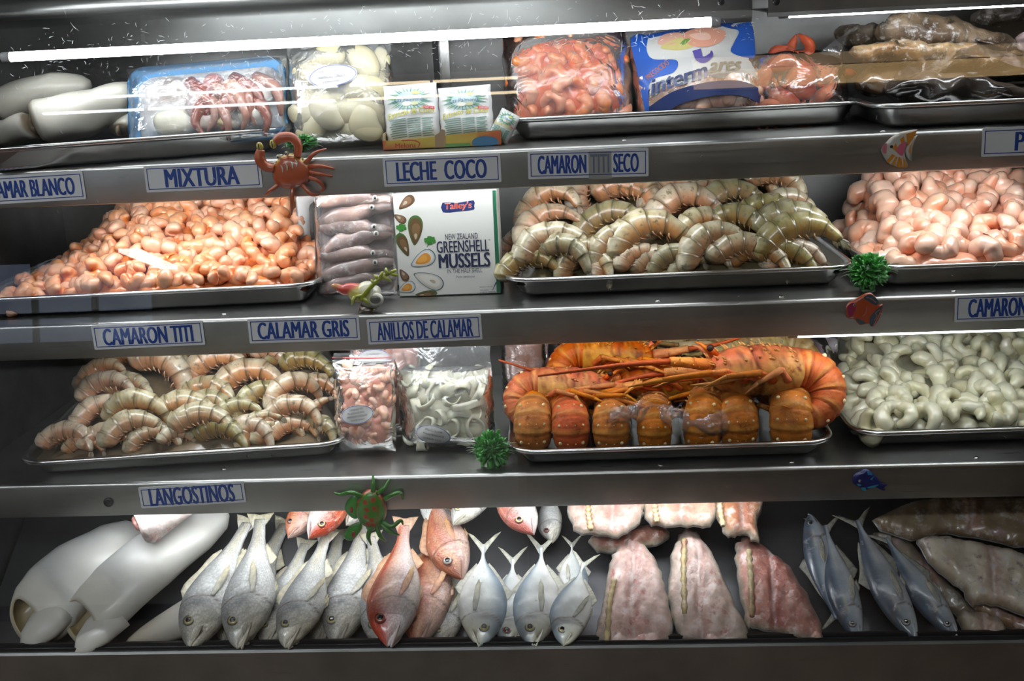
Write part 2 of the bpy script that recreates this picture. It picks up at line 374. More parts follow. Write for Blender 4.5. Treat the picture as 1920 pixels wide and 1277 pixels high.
# ------------------------------------------------------------------ the cold display case
def zfit(z, Y): return 1.62 + z*(1.43+Y)/1.43
YS = {1: .12, 2: .095, 3: .065, 0: 0.0}
ZT = {1: zfit(-.1328, .12), 2: zfit(-.3357, .095), 3: zfit(-.5600, .065), 0: zfit(-.8170, 0)}
ZB = {1: zfit(-.1809, .12), 2: zfit(-.3836, .095), 3: zfit(-.6085, .065)}
X0, X1, YBACK = -.93, .92, .56
case = thing('display_case', 'long stainless steel glass-fronted cold display case with three shelves of seafood', 'display case', Matrix.Translation((0, .2, 0)))
CASE_INV = case.matrix_world.inverted()
def cpart(mb, name, mat, sm=False, parent=None, label=None):
    o = mb.build(name, mat, None, sm); o.parent = parent or case
    o.matrix_parent_inverse = CASE_INV if parent is None else Matrix.Identity(4)
    if label: o['label'] = label
    return o
def sheet(mb, prof, x0, x1, th=.0015):
    # bent sheet: profile of (y, z), extruded along X with thickness
    p = np.asarray(prof, float); t = np.gradient(p, axis=0); t /= np.linalg.norm(t, axis=1)[:, None]; nn = np.stack([-t[:, 1], t[:, 0]], 1)
    loop = np.vstack([p, (p+nn*th)[::-1]]); n = len(loop)
    v = [(x0, y, z) for y, z in loop]+[(x1, y, z) for y, z in loop]
    f = [(i, (i+1) % n, (i+1) % n+n, i+n) for i in range(n)]
    k = len(p)
    for o in (0, n):
        for i in range(k-1):
            q = (o+i, o+i+1, o+2*k-2-i, o+2*k-1-i); f.append(q if o else q[::-1])
    mb.add(v, f); return mb
for s in (1, 2, 3):
    y, zt, zb = YS[s], ZT[s], ZB[s]
    r = .0025
    prof = [(YBACK-.01, zt), (y+r*3, zt), (y+r, zt-.0004), (y+.0004, zt-r), (y, zt-2*r), (y, zb+2*r), (y+.0006, zb+.001), (y+.003, zb), (y+.014, zb)]
    sh = cpart(sheet(MB(), prof, X0+.004, X1-.004), 'shelf', MAT['steel'], True)
    for m in sh.modifiers: pass
    es = sh.modifiers.new('edge', 'EDGE_SPLIT'); es.split_angle = math.radians(50)
    b = MB()
    for px in ([600, 1170, 1700] if s == 1 else [420, 1240, 1490, 1850]):
        p = atZ(px, {1: 262, 2: 590, 3: 880}[s], zt); q = (p[0], max(y+.018, min(p[1], y+.05)), zt)
        k = MB().loft([(q[0], q[1], zt-.001), (q[0], q[1], zt+.0012), (q[0], q[1], zt+.002)], [.004, .004, .0025], [.004, .004, .0025], 12, (0, 1, 0))
        so = k.build('screw', MAT['tray'], None); so.parent = sh
for s, px, py, rr_ in ((3, 203, 942, 9), (2, 100, 1243, 0)):
    if rr_: p = atY(px, py, YS[s]-.0016); k = m_per_px(p); MB().loft([(p[0], p[1], p[2]), (p[0], p[1]-.0006, p[2]), (p[0], p[1]-.0008, p[2])], [rr_*k, rr_*k, rr_*k*.5], [rr_*k, rr_*k, rr_*k*.5], 20, (0, 0, 1)).build('hole_disc', MAT['black'], [o for o in case.children if o.name.startswith('shelf')][-1], True)  # black disc laid on the lip in place of a hole's dark inside
cpart(MB().box((X0, YBACK-.006, .70), (X1, YBACK, 1.80)), 'back_panel', MAT['steel_dark'])
cpart(MB().box((X0-.004, -.02, .70), (X0, YBACK, 1.80)), 'side_panel', MAT['steel_dark'])
cpart(MB().box((X1, -.02, .70), (X1+.004, YBACK, 1.80)), 'side_panel', MAT['steel_dark'])
# base front: rolled top edge, then down
zt0 = ZT[0]
cpart(sheet(MB(), [(.030, zt0-.03), (.030, zt0-.003), (.026, zt0), (.003, zt0), (0, zt0-.003), (0, zt0-.02), (-.0005, zt0-.20), (-.0005, .25)], X0, X1), 'base_panel', MAT['steel'])
cpart(MB().box((X0, .016, zt0), (X1, .021, zt0+.006)).box((X0, .005, zt0), (X1, .008, zt0+.005)), 'glass_channel', MAT['black'])
cpart(MB().box((X0, 0, .10), (X1, YBACK, .25)), 'plinth', MAT['steel_dark'])
MAT['pan'] = steel('fish pan steel', (.16, .16, .17), .5)
# sloped pan that carries the whole fish
BED_T = 33.0
BED_P = np.array([0, .045, zt0-.035]); BED_N = np.array([0, -math.sin(math.radians(BED_T)), math.cos(math.radians(BED_T))])
bl = .50/math.cos(math.radians(BED_T))
yb = .54; zb_ = BED_P[2]+(yb-BED_P[1])*math.tan(math.radians(BED_T))
zb_ = min(zb_, ZT[3]-.01); yb2 = BED_P[1]+(zb_-BED_P[2])/math.tan(math.radians(BED_T))
cpart(sheet(MB(), [(yb, zb_), (yb2, zb_), (BED_P[1], BED_P[2]), (.033, BED_P[2]-.002)], X0+.004, X1-.004), 'fish_pan', MAT['pan'])
# header above the opening: plain sheet with a rolled bulge; lower edge follows the lamp
def z_at(px, py, Y): return atY(px, py, Y)[2]
YH = .150
MAT['header'] = steel('header steel', (.36, .37, .36), .40)
XSPLIT = atY(1440, 40, YH)[0]
zl = z_at(960, 52, YH); zr = z_at(1700, 17, YH)
cpart(sheet(MB(), [(YH+.160, zl-.004), (YH+.150, zl-.006), (YH+.148, zl+.000), (YH+.146, zl+.036), (YH+.140, zl+.048), (YH+.120, zl+.052), (YH+.016, zl+.053), (YH+.006, zl+.055), (YH+.002, zl+.061), (YH+.004, zl+.068), (YH+.012, zl+.072), (YH+.012, zl+.10), (YH+.004, zl+.11), (YH+.004, 1.80)], X0, XSPLIT), 'header', MAT['header'], True, label='scratched stainless header above the left lamp')
cpart(sheet(MB(), [(.30, zr+.012), (YH+.012, zr+.006), (YH+.004, zr), (YH, zr+.004), (YH, 1.80)], XSPLIT, X1), 'header', MAT['steel_dark'], False)
cpart(MB().box((X0, YH, 1.80), (X1, YBACK, 1.805)), 'top_panel', MAT['steel_dark'])
for px, hx in ((1352, 4), (1455, 4)):
    p = atY(px, 4, YH); q = (p[0], YH-.001, p[2])
    cpart(MB().loft([(q[0], YH+.001, q[2]), (q[0], YH-.002, q[2]), (q[0], YH-.003, q[2])], [.0045, .0045, .003], [.0045, .0045, .003], 12, (0, 0, 1)), 'bolt', MAT['black'], True)
# rear doors' meeting stile behind the top shelf
p = atY(818, 100, YBACK-.03); cpart(MB().box((p[0]-.006, YBACK-.03, ZT[1]), (p[0]+.004, YBACK-.007, 1.80)), 'door_stile', MAT['black'])
cpart(MB().box((p[0]+.004, YBACK-.02, ZT[1]), (p[0]+.020, YBACK-.007, 1.80)), 'door_rail', MAT['tray'])
# front pane, leaning back
GT = .123
def ygl(z): return .0095+(z-zt0)*GT
gp = MB(); z1 = 1.79
gp.add([(X0, ygl(zt0), zt0), (X1, ygl(zt0), zt0), (X1, ygl(z1), z1), (X0, ygl(z1), z1)], [(0, 1, 2, 3)])
pane = cpart(gp, 'glass_pane', MAT['glass'])
MAT['scratch'], nt_, b_n, o_n = nodes('scratch')
tl_ = nt_.nodes.new('ShaderNodeBsdfTranslucent'); tl_.inputs[0].default_value = (.9, .95, .95, 1); df_ = nt_.nodes.new('ShaderNodeBsdfDiffuse'); df_.inputs[0].default_value = (.8, .82, .82, 1)
ms_ = nt_.nodes.new('ShaderNodeMixShader'); nt_.links.new(tl_.outputs[0], ms_.inputs[1]); nt_.links.new(df_.outputs[0], ms_.inputs[2]); nt_.links.new(ms_.outputs[0], o_n.inputs[0])
sm = MB(); rr = np.random.default_rng(3)
for i in range(680):
    px = rr.uniform(0, 1420); py = 125-px*.05+rr.normal(-10, 34); p = None
    if i > 600: px = rr.uniform(0, 1900); py = rr.uniform(100, 960)
    d = ray(px, py); z = EYE[2]; t = (ygl(zt0)-zt0*GT - EYE[1] + EYE[2]*GT)/(d[1]-d[2]*GT); p = EYE+d*t
    L = rr.uniform(.0008, .0075)*(1 if i % 11 else 2.2); a = rr.uniform(0, math.pi); wd = rr.uniform(.00022, .00050)
    dx, dz = math.cos(a)*L/2, math.sin(a)*L/2; cx = rr.normal(0, .07)*L
    pts = [(p[0]-dx, p[2]-dz), (p[0]+cx*math.sin(a), p[2]-cx*math.cos(a)), (p[0]+dx, p[2]+dz)]
    stroke(sm, pts, [wd*.4, wd, wd*.4], lambda x, z: ygl(z), .0004, k=3)
so = cpart(sm, 'scratches', MAT['scratch'], False, parent=None); so.parent = pane; so.matrix_parent_inverse = Matrix.Identity(4); so['kind'] = 'stuff'
pane_w = pane.matrix_parent_inverse.copy()
# ------------------------------------------------------------------ lamps inside the case
MAT['endcap'] = plain('lamp cap', (.7, .7, .72), .4)
def lamp(x0, x1, y, z, r, label, power):
    t = thing('fluorescent_tube', label, 'lamp', Matrix.Translation(((x0+x1)/2, y, z)), 'lamp tubes of the display case')
    h = (x1-x0)/2
    m = MAT['tube'] if power == 1 else glow('lamp tube %.2f' % power, (.93, .97, 1.0), 14*TUBE_POWER*power)
    MB().loft([(-h, 0, 0), (h, 0, 0)], r, r, 14, (0, 0, 1)).build('glass_tube', m, t)
    for s in (-1, 1): MB().loft([(s*h, 0, 0), (s*(h+.012), 0, 0)], r*1.05, r*1.05, 14, (0, 0, 1)).build('end_cap', MAT['endcap'], t)
    return t
YL = .165
a, b_ = atY(20, 107, YL), atY(1333, 41, YL)
lamp(a[0], b_[0], YL, (a[2]+b_[2])/2, .0066, 'bright bare lamp tube along the top of the case on the left', .52)
a, b_ = atY(1478, 24, YL+.01), atY(1990, 2, YL+.01)
lamp(a[0], b_[0], YL+.01, (a[2]+b_[2])/2+.001, .0066, 'thin bright lamp tube under the header at upper right', .55)
def under(s, pa, pb, label, power, dz=.024, dy=.040):
    xa, xb = atY(pa, 500, YS[s])[0], atY(pb, 500, YS[s])[0]
    lamp(xa, xb, YS[s]+dy, ZB[s]+dz, .0066, label, power)
under(1, 95, 590, 'lamp tube hidden behind the top shelf lip above the left shrimp tray', .85)
under(1, 620, 1330, 'lamp tube hidden behind the top shelf lip above the mussel box', .55)
under(1, 1560, 2020, 'lamp tube hidden behind the top shelf lip at the far right', .85)
under(2, 150, 925, 'lamp tube hidden behind the middle shelf lip above the left prawns', .58)
under(2, 955, 1440, 'lamp tube hidden behind the middle shelf lip above the lobsters', .36, .026, .03)
under(2, 1500, 2020, 'lamp tube showing under the middle shelf lip on the right', .40, .002, .012)
under(3, 90, 1430, 'lamp tube hidden behind the bottom shelf lip above the whole fish', .60, .020, .016)
# ------------------------------------------------------------------ the market hall behind the camera
def struct(mb, name, mat):
    o = mb.build(name, mat, None, False); o['kind'] = 'structure'; return o
MAT['wallp'] = plain('hall wall', (.07, .08, .09), .8, bump=.1); MAT['floorp'] = plain('hall floor', (.13, .085, .06), .45); MAT['ceil'] = plain('hall ceiling', (.10, .10, .10), .8)
HX0, HX1, HY0, HY1, HZ = -5.5, 5.5, -7.5, .9, 3.3
struct(MB().box((HX0, HY0, -.1), (HX1, HY1, 0)), 'floor', MAT['floorp'])
struct(MB().box((HX0, HY0, HZ), (HX1, HY1, HZ+.1)), 'ceiling', MAT['ceil'])
struct(MB().box((HX0, HY1, 0), (HX1, HY1+.1, HZ)), 'wall_front', MAT['wallp'])
struct(MB().box((HX0, HY0-.1, 0), (HX1, HY0, HZ)), 'wall_rear', MAT['wallp'])
struct(MB().box((HX0-.1, HY0, 0), (HX0, HY1, HZ)), 'wall_left', MAT['wallp'])
struct(MB().box((HX1, HY0, 0), (HX1+.1, HY1, HZ)), 'wall_right', MAT['wallp'])
HL = {}
def hall_lamp(x, y, z, w, d, power, col, label, name='ceiling_lamp'):
    t = thing(name, label, 'lamp', Matrix.Translation((x, y, z)), 'hall ceiling lamps')
    MB().box((-w/2-.02, -d/2-.02, 0), (w/2+.02, d/2+.02, .05), WHITE).build('housing', MAT['signwhite'], t, False)
    k = (power, col)
    if k not in HL: HL[k] = glow('hall lamp %d' % len(HL), col, power)
    MB().box((-w/2, -d/2, -.012), (w/2, d/2, -.001)).build('diffuser', HL[k], t, False)
    MB().box((-.01, -.01, .05), (.01, .01, HZ-z)).build('hanger', MAT['steel_dark'], t, False)
    return t
for i, (x, y, pw) in enumerate(((-1.9, -2.3, 28), (-.3, -2.6, 20), (2.6, -2.6, 5.0))): hall_lamp(x, y, 2.95, 1.25, .30, pw, (.90, .96, 1.0), 'white hall ceiling lamp in front of the case, %s from the left' % ordinal(i, 3))
for i, (x, c, pw, w_) in enumerate(((-3.05, (.92, .97, 1.0), 14, 2.3), (-1.15, (1.0, .80, .52), 12, 1.3))):
    for j, z in enumerate((3.02, 3.15)): hall_lamp(x, -7.12-.10*j, z, w_, .05, pw, c, '%s strip lamp on the rear ceiling, %s one' % ('cool white' if i == 0 else 'warm white', 'lower' if j == 0 else 'upper'), 'strip_lamp')
t = thing('glowing_beam', 'long tan beam high on the rear wall, glowing by itself to look lit', 'glowing beam', Matrix.Translation((2.6, -7.46, 3.02)))  # tan beam mirrored in the pane; its lit look comes from added emission
MB().box((-1.75, 0, 0), (2.4, .08, .24)).build('box_body', MAT['signwhite'], t, False)
MB().box((-1.75, .081, .0), (2.4, .086, .14)).build('warm_panel', glow('beam warm', (1.0, .66, .30), 2.8), t, False); MB().box((-1.75, .081, .15), (2.4, .086, .24)).build('dim_panel', glow('beam dim', (1.0, .68, .36), 1.4), t, False)
MAT['day'] = glow('added glow panel', (.55, .68, 1.0), .75); MAT['whiteglow'] = glow('bright added glow panel', (.85, .92, 1.0), 6)
def hall_glow_panel(n, x0, x1, z0, z1, mat, nx, nz):
    o = MB().box((x0, HY0+.0, z0), (x1, HY0+.012, z1)).build('glow_panel_%d' % n, mat, None, False); o['kind'] = 'structure'
    b = MB()
    for i in range(nx+1): x = x0+(x1-x0)*i/nx; b.box((x-.025, HY0, z0), (x+.025, HY0+.04, z1))
    for i in range(nz+1): z = z0+(z1-z0)*i/nz; b.box((x0, HY0, z-.025), (x1, HY0+.04, z+.025))
    b.build('glow_panel_bars', MAT['black'], o, False)
def refl_z(px, py, z):
    # where the pane mirrors the hall at height z
    d = ray(px, py); n = np.array([0, -1, GT]); n /= np.linalg.norm(n); p0 = np.array([0, ygl(zt0), zt0]); p = EYE+d*(np.dot(p0-EYE, n)/np.dot(d, n)); r = d-2*np.dot(d, n)*n
    return p+r*((z-p[2])/r[2])
A, B = refl_z(240, 466, 1.72), refl_z(318, 499, 1.72); c_ = (A+B)/2; dd = B-A; t = thing('stall_lamp', 'low slanting strip lamp over a stall across the hall', 'lamp', Matrix.Translation(Vector(c_)) @ Matrix.Rotation(math.atan2(dd[1], dd[0]), 4, 'Z'))
ll = np.linalg.norm(dd)/2; MB().box((-ll, -.05, -.02), (ll, .05, 0)).build('diffuser', glow('stall lamp', (1, .97, .92), 13), t, False); MB().box((-ll, -.06, 0), (ll, .06, .04)).build('housing', MAT['signwhite'], t, False); MB().box((-.01, -.01, .04), (.01, .01, HZ-c_[2])).build('hanger', MAT['steel_dark'], t, False)
MAT['stall'] = plain('pale bounce laminate', (.62, .63, .58), .5, bump=.05)
t = thing('added_counter', 'pale laminate stall counter across the aisle', 'counter', Matrix.Translation((-1.55, -3.3, 0)))  # unseen counter, added so its pale front brightens the mirroring shelf lips
MB().box((-1.3, -.6, .08), (1.22, 0, 1.20)).build('body', MAT['stall'], t, False); MB().box((-1.34, -.64, 1.20), (1.26, .04, 1.24)).build('worktop', MAT['steel_dark'], t, False); MB().box((-1.26, -.56, 0), (1.18, -.05, .08)).build('plinth', MAT['black'], t, False)
hall_glow_panel(1, -5.0, -3.5, .55, 1.9, MAT['day'], 3, 3); hall_glow_panel(2, -3.82, -3.42, .15, .50, MAT['whiteglow'], 1, 1)
# ------------------------------------------------------------------ trays
def tray(pl, pr, s, label, depth=.33, hh=.030, flare=.010):
    zs = ZT[s]+.0016; zr = zs+hh
    A, B = atZ(*pl, zr), atZ(*pr, zr)
    wd = np.linalg.norm((B-A)[:2]); yaw = math.atan2(B[1]-A[1], B[0]-A[0])
    mid = (A+B)/2; nrm = np.array([-math.sin(yaw), math.cos(yaw)])
    c = mid[:2]+nrm*depth/2
    def ring(e, r, z): q = rrect(wd+2*e, depth+2*e, max(.004, r), 7); return [(x, y, z) for x, y in q]
    R = .045
    rings = [ring(-.038, .012, .0), ring(-.030, .016, .0012), ring(-.024, .020, .006), ring(-.0125, R-.0125, hh-.009), ring(-.009, R-.009, hh-.0055), ring(-.002, R-.002, hh-.0065), ring(0, R, hh-.005), ring(0, R, hh-.0014), ring(-.002, R-.002, hh),
             ring(-.009, R-.009, hh-.0008), ring(-.0115, R-.0115, hh-.003), ring(-.0265, .018, .007), ring(-.0315, .015, .003), ring(-.040, .010, .0018)]
    m = MB(); P = np.array(rings); m.grid(P, WHITE, None, True)
    n = P.shape[1]; m.f.append(tuple(range(n))[::-1]); m.f.append(tuple((len(rings)-1)*n+j for j in range(n)))
    o = m.build('steel_tray', MAT['tray'], None, True, Matrix.Translation((c[0], c[1], zs)) @ Matrix.Rotation(yaw, 4, 'Z'))
    e = o.modifiers.new('e', 'EDGE_SPLIT'); e.split_angle = math.radians(60)
    tag(o, label, 'tray')
    iw, idp = wd-.036, depth-.036
    cs, sn = math.cos(yaw), math.sin(yaw)
    def to_uv(x, y): dx, dy = x-c[0], y-c[1]; return (dx*cs+dy*sn)/iw+.5, (-dx*sn+dy*cs)/idp+.5
    def to_xy(u, v): lx, ly = (u-.5)*iw, (v-.5)*idp; return c[0]+lx*cs-ly*sn, c[1]+lx*sn+ly*cs
    return dict(uv=to_uv, xy=to_xy, w=iw, d=idp, z=zs+.004, zr=zr, yaw=math.degrees(yaw), o=o)
T = {}
T['1l'] = tray((-70, 281), (556, 236), 1, 'steel tray under the white squid and the blue foam pack, top shelf left', .34, .034)
T['1m'] = tray((943, 222), (1632, 187), 1, 'long steel tray under the bagged pink shrimp and printed bag, top shelf', .33, .034)
T['1r'] = tray((1640, 196), (2180, 172), 1, 'steel tray under the dark dried fish, top shelf right end', .33, .034)
T['2l'] = tray((-70, 562), (598, 530), 2, 'steel tray heaped with orange-pink shrimp, second shelf left', .34, .034)
T['2m'] = tray((942, 524), (1612, 497), 2, 'steel tray holding grey shell-on prawns, second shelf middle', .34, .032)
T['2r'] = tray((1640, 500), (2200, 478), 2, 'steel tray heaped with pale pink shrimp, second shelf right end', .34, .034)
T['3l'] = tray((22, 869), (652, 828), 3, 'steel tray of grey prawns at the left of the third shelf', .33, .030)
T['3m'] = tray((948, 847), (1574, 826), 3, 'steel tray loaded with orange lobsters, third shelf middle', .34, .030)
T['3r'] = tray((1600, 812), (2200, 792), 3, 'steel tray heaped with white peeled shrimp, third shelf right end', .34, .030)
# ------------------------------------------------------------------ price-less name signs on the shelf lips
def sign(s, x0, x1, y0, y1, h, text, t0, t1, th, label, bold=.011, faded=None):
    Y = YS[s]-.0016
    A, B = atY(x0, y0+h/2, Y), atY(x1, y1+h/2, Y)
    k = m_per_px((A+B)/2); wd = np.hypot(B[0]-A[0], B[2]-A[2]); hh = h*k*1.05
    rot = math.degrees(math.atan2(B[2]-A[2], B[0]-A[0]))
    M = pose((A+B)/2, 0, rot)
    t = thing('name_sign', label, 'sign', M, 'blue and white name signs on the shelf lips')
    slab(MB(), rrect(wd, hh, .0015, 3), .02, .0, .0014, WHITE).build('plate', MAT['signwhite'], t, False)
    b = MB(); e = .0040; lw = .0011
    for (xa, za, xb, zb) in ((-1, 1, 1, 1), (1, 1, 1, -1), (1, -1, -1, -1), (-1, -1, -1, 1)):
        ax, az, bx, bz = xa*(wd/2-e), za*(hh/2-e), xb*(wd/2-e), zb*(hh/2-e)
        lo = (min(ax, bx)-lw/2, -.0005, min(az, bz)-lw/2); hi = (max(ax, bx)+lw/2, -.0001, max(az, bz)+lw/2); b.box(lo, hi)
    b.build('border', MAT['blue'], t, False)
    fx = lambda p: (p-x0)/(x1-x0)*wd-wd/2
    m = MB(); 
    if faded:
        for tx, a, c_, mt in faded:
            mm = MB(); lettering(mm, tx, (fx(a)+fx(c_))/2, 0, fx(c_)-fx(a), th*k*1.05, 0.0, .0005, bold=bold); mm.build('lettering', MAT[mt], t, False)
    else:
        lettering(m, text, (fx(t0)+fx(t1))/2, 0, fx(t1)-fx(t0), th*k*1.05, 0.0, .0005, bold=bold); m.build('lettering', MAT['blue'], t, False)
    return t, wd, hh, fx
MAT['fadedblue'] = plain('faded print', (.16, .19, .27), .5); MAT['tape'] = plain('old tape', (.40, .39, .36), .3)
sign(1, -62, 158, 335, 322, 50, 'CALAMAR BLANCO', -44, 140, 31, 'sign reading CALAMAR BLANCO, cut off by the left edge of the photo')
sign(1, 272, 490, 313, 303, 47, 'MIXTURA', 309, 449, 33, 'sign reading MIXTURA beside the orange toy crab')
sign(1, 719, 939, 298, 289, 51, 'LECHE  COCO', 743, 913, 34, 'sign reading LECHE COCO under the coconut pouches')
t_, w_, h_, f_ = sign(1, 990, 1216, 285, 279, 50, '', 0, 0, 33, 'sign reading CAMARON TITI SECO with a taped faded middle word', faded=[('CAMARON', 1008, 1100, 'blue'), ('TITI', 1107, 1143, 'fadedblue'), ('SECO', 1150, 1198, 'blue')])
MB().box((f_(1104), -.0004, -.021), (f_(1147), -.00005, .016)).build('tape_patch', MAT['tape'], t_, False)
sign(1, 1841, 2061, 242, 233, 51, 'P', 1903, 1923, 33, 'sign starting with P cut off by the right edge, top shelf')
sign(2, 174, 382, 611, 601, 45, 'CAMARON TITI', 193, 362, 31, 'sign reading CAMARON TITI under the left shrimp tray')
sign(2, 466, 674, 599, 592, 45, 'CALAMAR GRIS', 483, 655, 31, 'sign reading CALAMAR GRIS under the toy sea snail')
sign(2, 689, 903, 600, 590, 46, 'ANILLOS DE CALAMAR', 707, 887, 33, 'sign reading ANILLOS DE CALAMAR under the mussel box')
sign(2, 1790, 2016, 555, 546, 49, 'CAMARON', 1815, 1926, 34, 'sign starting CAMARON cut off by the right edge, second shelf')
sign(3, 262, 459, 914, 902, 40, 'LANGOSTINOS', 280, 440, 34, 'sign reading LANGOSTINOS on the lowest shelf lip')
# ------------------------------------------------------------------ seafood materials
MAT['pink'] = organic('peeled shrimp', .28, .12, 90, .18, 160, .25, .45)
MAT['white_sh'] = organic('raw shrimp', .30, .10, 90, .18, 160, .20, .4)
MAT['prawn'] = organic('prawn shell', .32, .16, 70, .2, 220, .08, .5, mottle=((.15, .12, .06), 95, .57))
MAT['lob'] = organic('lobster shell', .45, .34, 60, .6, 200, 0, .0, .22, sat=(.92, 1.06), mottle=((.20, .045, .008), 55, .60))
MAT['lobpale'] = organic('pale lobster shell', .4, .22, 45, .35, 160, 0, .35)
MAT['fishskin'] = organic('fish skin', .34, .22, 38, .2, 220, 0, .35, scales=(62, 60, .6), frost=.08, fscale=40, mottle=((.26, .22, .15), 70, .64))
MAT['fishsmooth'] = organic('smooth fish skin', .30, .24, 42, .25, 200, 0, .40, frost=.08, fscale=35, mottle=((.24, .25, .22), 60, .63))
MAT['fin'] = organic('fin', .45, .22, 120, .5, 300, 0, .15)
MAT['flesh'] = organic('fish flesh', .40, .34, 60, 1.0, 130, .08, .35, frost=.28, fscale=60, mottle=((.46, .15, .12), 38, .57))
MAT['squid'] = organic('squid mantle', .42, .06, 24, .15, 110, .10, .25)
MAT['squidg'] = organic('grey squid', .35, .16, 45, .35, 120, .05, .4, frost=.30, fscale=45, mottle=((.36, .25, .26), 60, .56))
MAT['dried'] = organic('dark frozen fish', .45, .5, 40, 1.0, 110, 0, .25, frost=.28, fscale=90, mottle=((.035, .025, .015), 34, .52))
MAT['darkfish'] = organic('dark wet fish', .22, .30, 30, .7, 70, 0, .6, frost=.05, fscale=45)
MAT['gum'] = organic('tentacle', .3, .2, 60, .4, 150, 0, .5, frost=.15, fscale=60)
MAT['eyeb'] = plain('fish pupil', (.012, .012, .014), .12, coat=1)
MAT['eyeg'] = plain('fish iris', (.55, .48, .20), .18, coat=1, bump=.05)
MAT['eyes'] = plain('silver iris', (.50, .50, .46), .18, coat=1)
MAT['eyer'] = plain('red iris', (.30, .07, .05), .2, coat=1)
def mix(a, b, t):
    a, b = np.asarray(a, float), np.asarray(b, float); t = np.clip(np.asarray(t, float), 0, 1)[..., None]
    return a*(1-t)+b*t
def ss(a, b, x): t = np.clip((x-a)/(b-a), 0, 1); return t*t*(3-2*t)
# ------------------------------------------------------------------ small peeled shrimp
def shrimp_mesh(R, r, span, back, belly, seed):
    rg = np.random.default_rng(seed); N = 22
    a = np.linspace(0, math.radians(span), N); RR = R*(1+.12*np.sin(a*.8+seed))
    c = np.stack([np.cos(a)*RR, .0015*np.sin(a*2)*R/.01+np.linspace(-.3, .5, N)*r, np.sin(a)*RR], 1)
    u = np.linspace(0, 1, N)
    rad = r*np.interp(u, [0, .06, .25, .55, .85, .96, 1], [.45, .8, 1.0, .95, .66, .42, .22])
    def rm(u, a): return 1+.07*np.cos(u*2*math.pi*5.5)*(np.cos(a) > -.4)+.05*np.sin(3*a+seed)
    def cf(u, a): return mix(belly, back, .5-.62*np.cos(a)+.22*np.cos(u*34))
    m = MB().loft(c, rad*1.0, rad*1.12, 11, (0, 1, 0), cf, rm); m.noise(r*.10, 140, seed)
    return m
def shrimp_set(name, mat, R, r, spans, back, belly, n=6, s0=0):
    out = []
    for i in range(n):
        m = shrimp_mesh(R*(.9+.05*i), r*(1.05-.03*i), spans[i % len(spans)], back, belly, s0+i)
        v = np.concatenate(m.v); m.v = [q-(v.min(0)+v.max(0))/2 for q in m.v]
        out.append(m)
    meshes = []
    for m in out:
        o = m.build(name, mat); meshes.append(o.data); bpy.data.objects.remove(o)
    return meshes
def put(mesh, name, M, label, cat, group):
    o = bpy.data.objects.new(name, mesh); COL.objects.link(o); o.matrix_world = M
    return tag(o, label, cat, group)
def basis(p, n, spin, tilt, rg, s):
    # local Y axis of the flat shrimp looks along the surface normal n, then wobble
    z = Vector(n).normalized(); q = z.to_track_quat('Y', 'Z')
    return Matrix.Translation(Vector(p)) @ q.to_matrix().to_4x4() @ Matrix.Rotation(spin, 4, 'Y') @ Matrix.Rotation(rg.normal(0, tilt), 4, 'X') @ Matrix.Rotation(rg.normal(0, tilt), 4, 'Z') @ Matrix.Scale(s, 4)
def poisson(n, w, d, rmin, rg, ok=None):
    P = []
    for _ in range(n*60):
        q = np.array([rg.uniform(0, w), rg.uniform(0, d)])
        if ok is not None and not ok(*q): continue
        if all((q[0]-p[0])**2+(q[1]-p[1])**2 > rmin*rmin for p in P): P.append(q)
        if len(P) >= n: break
    return P
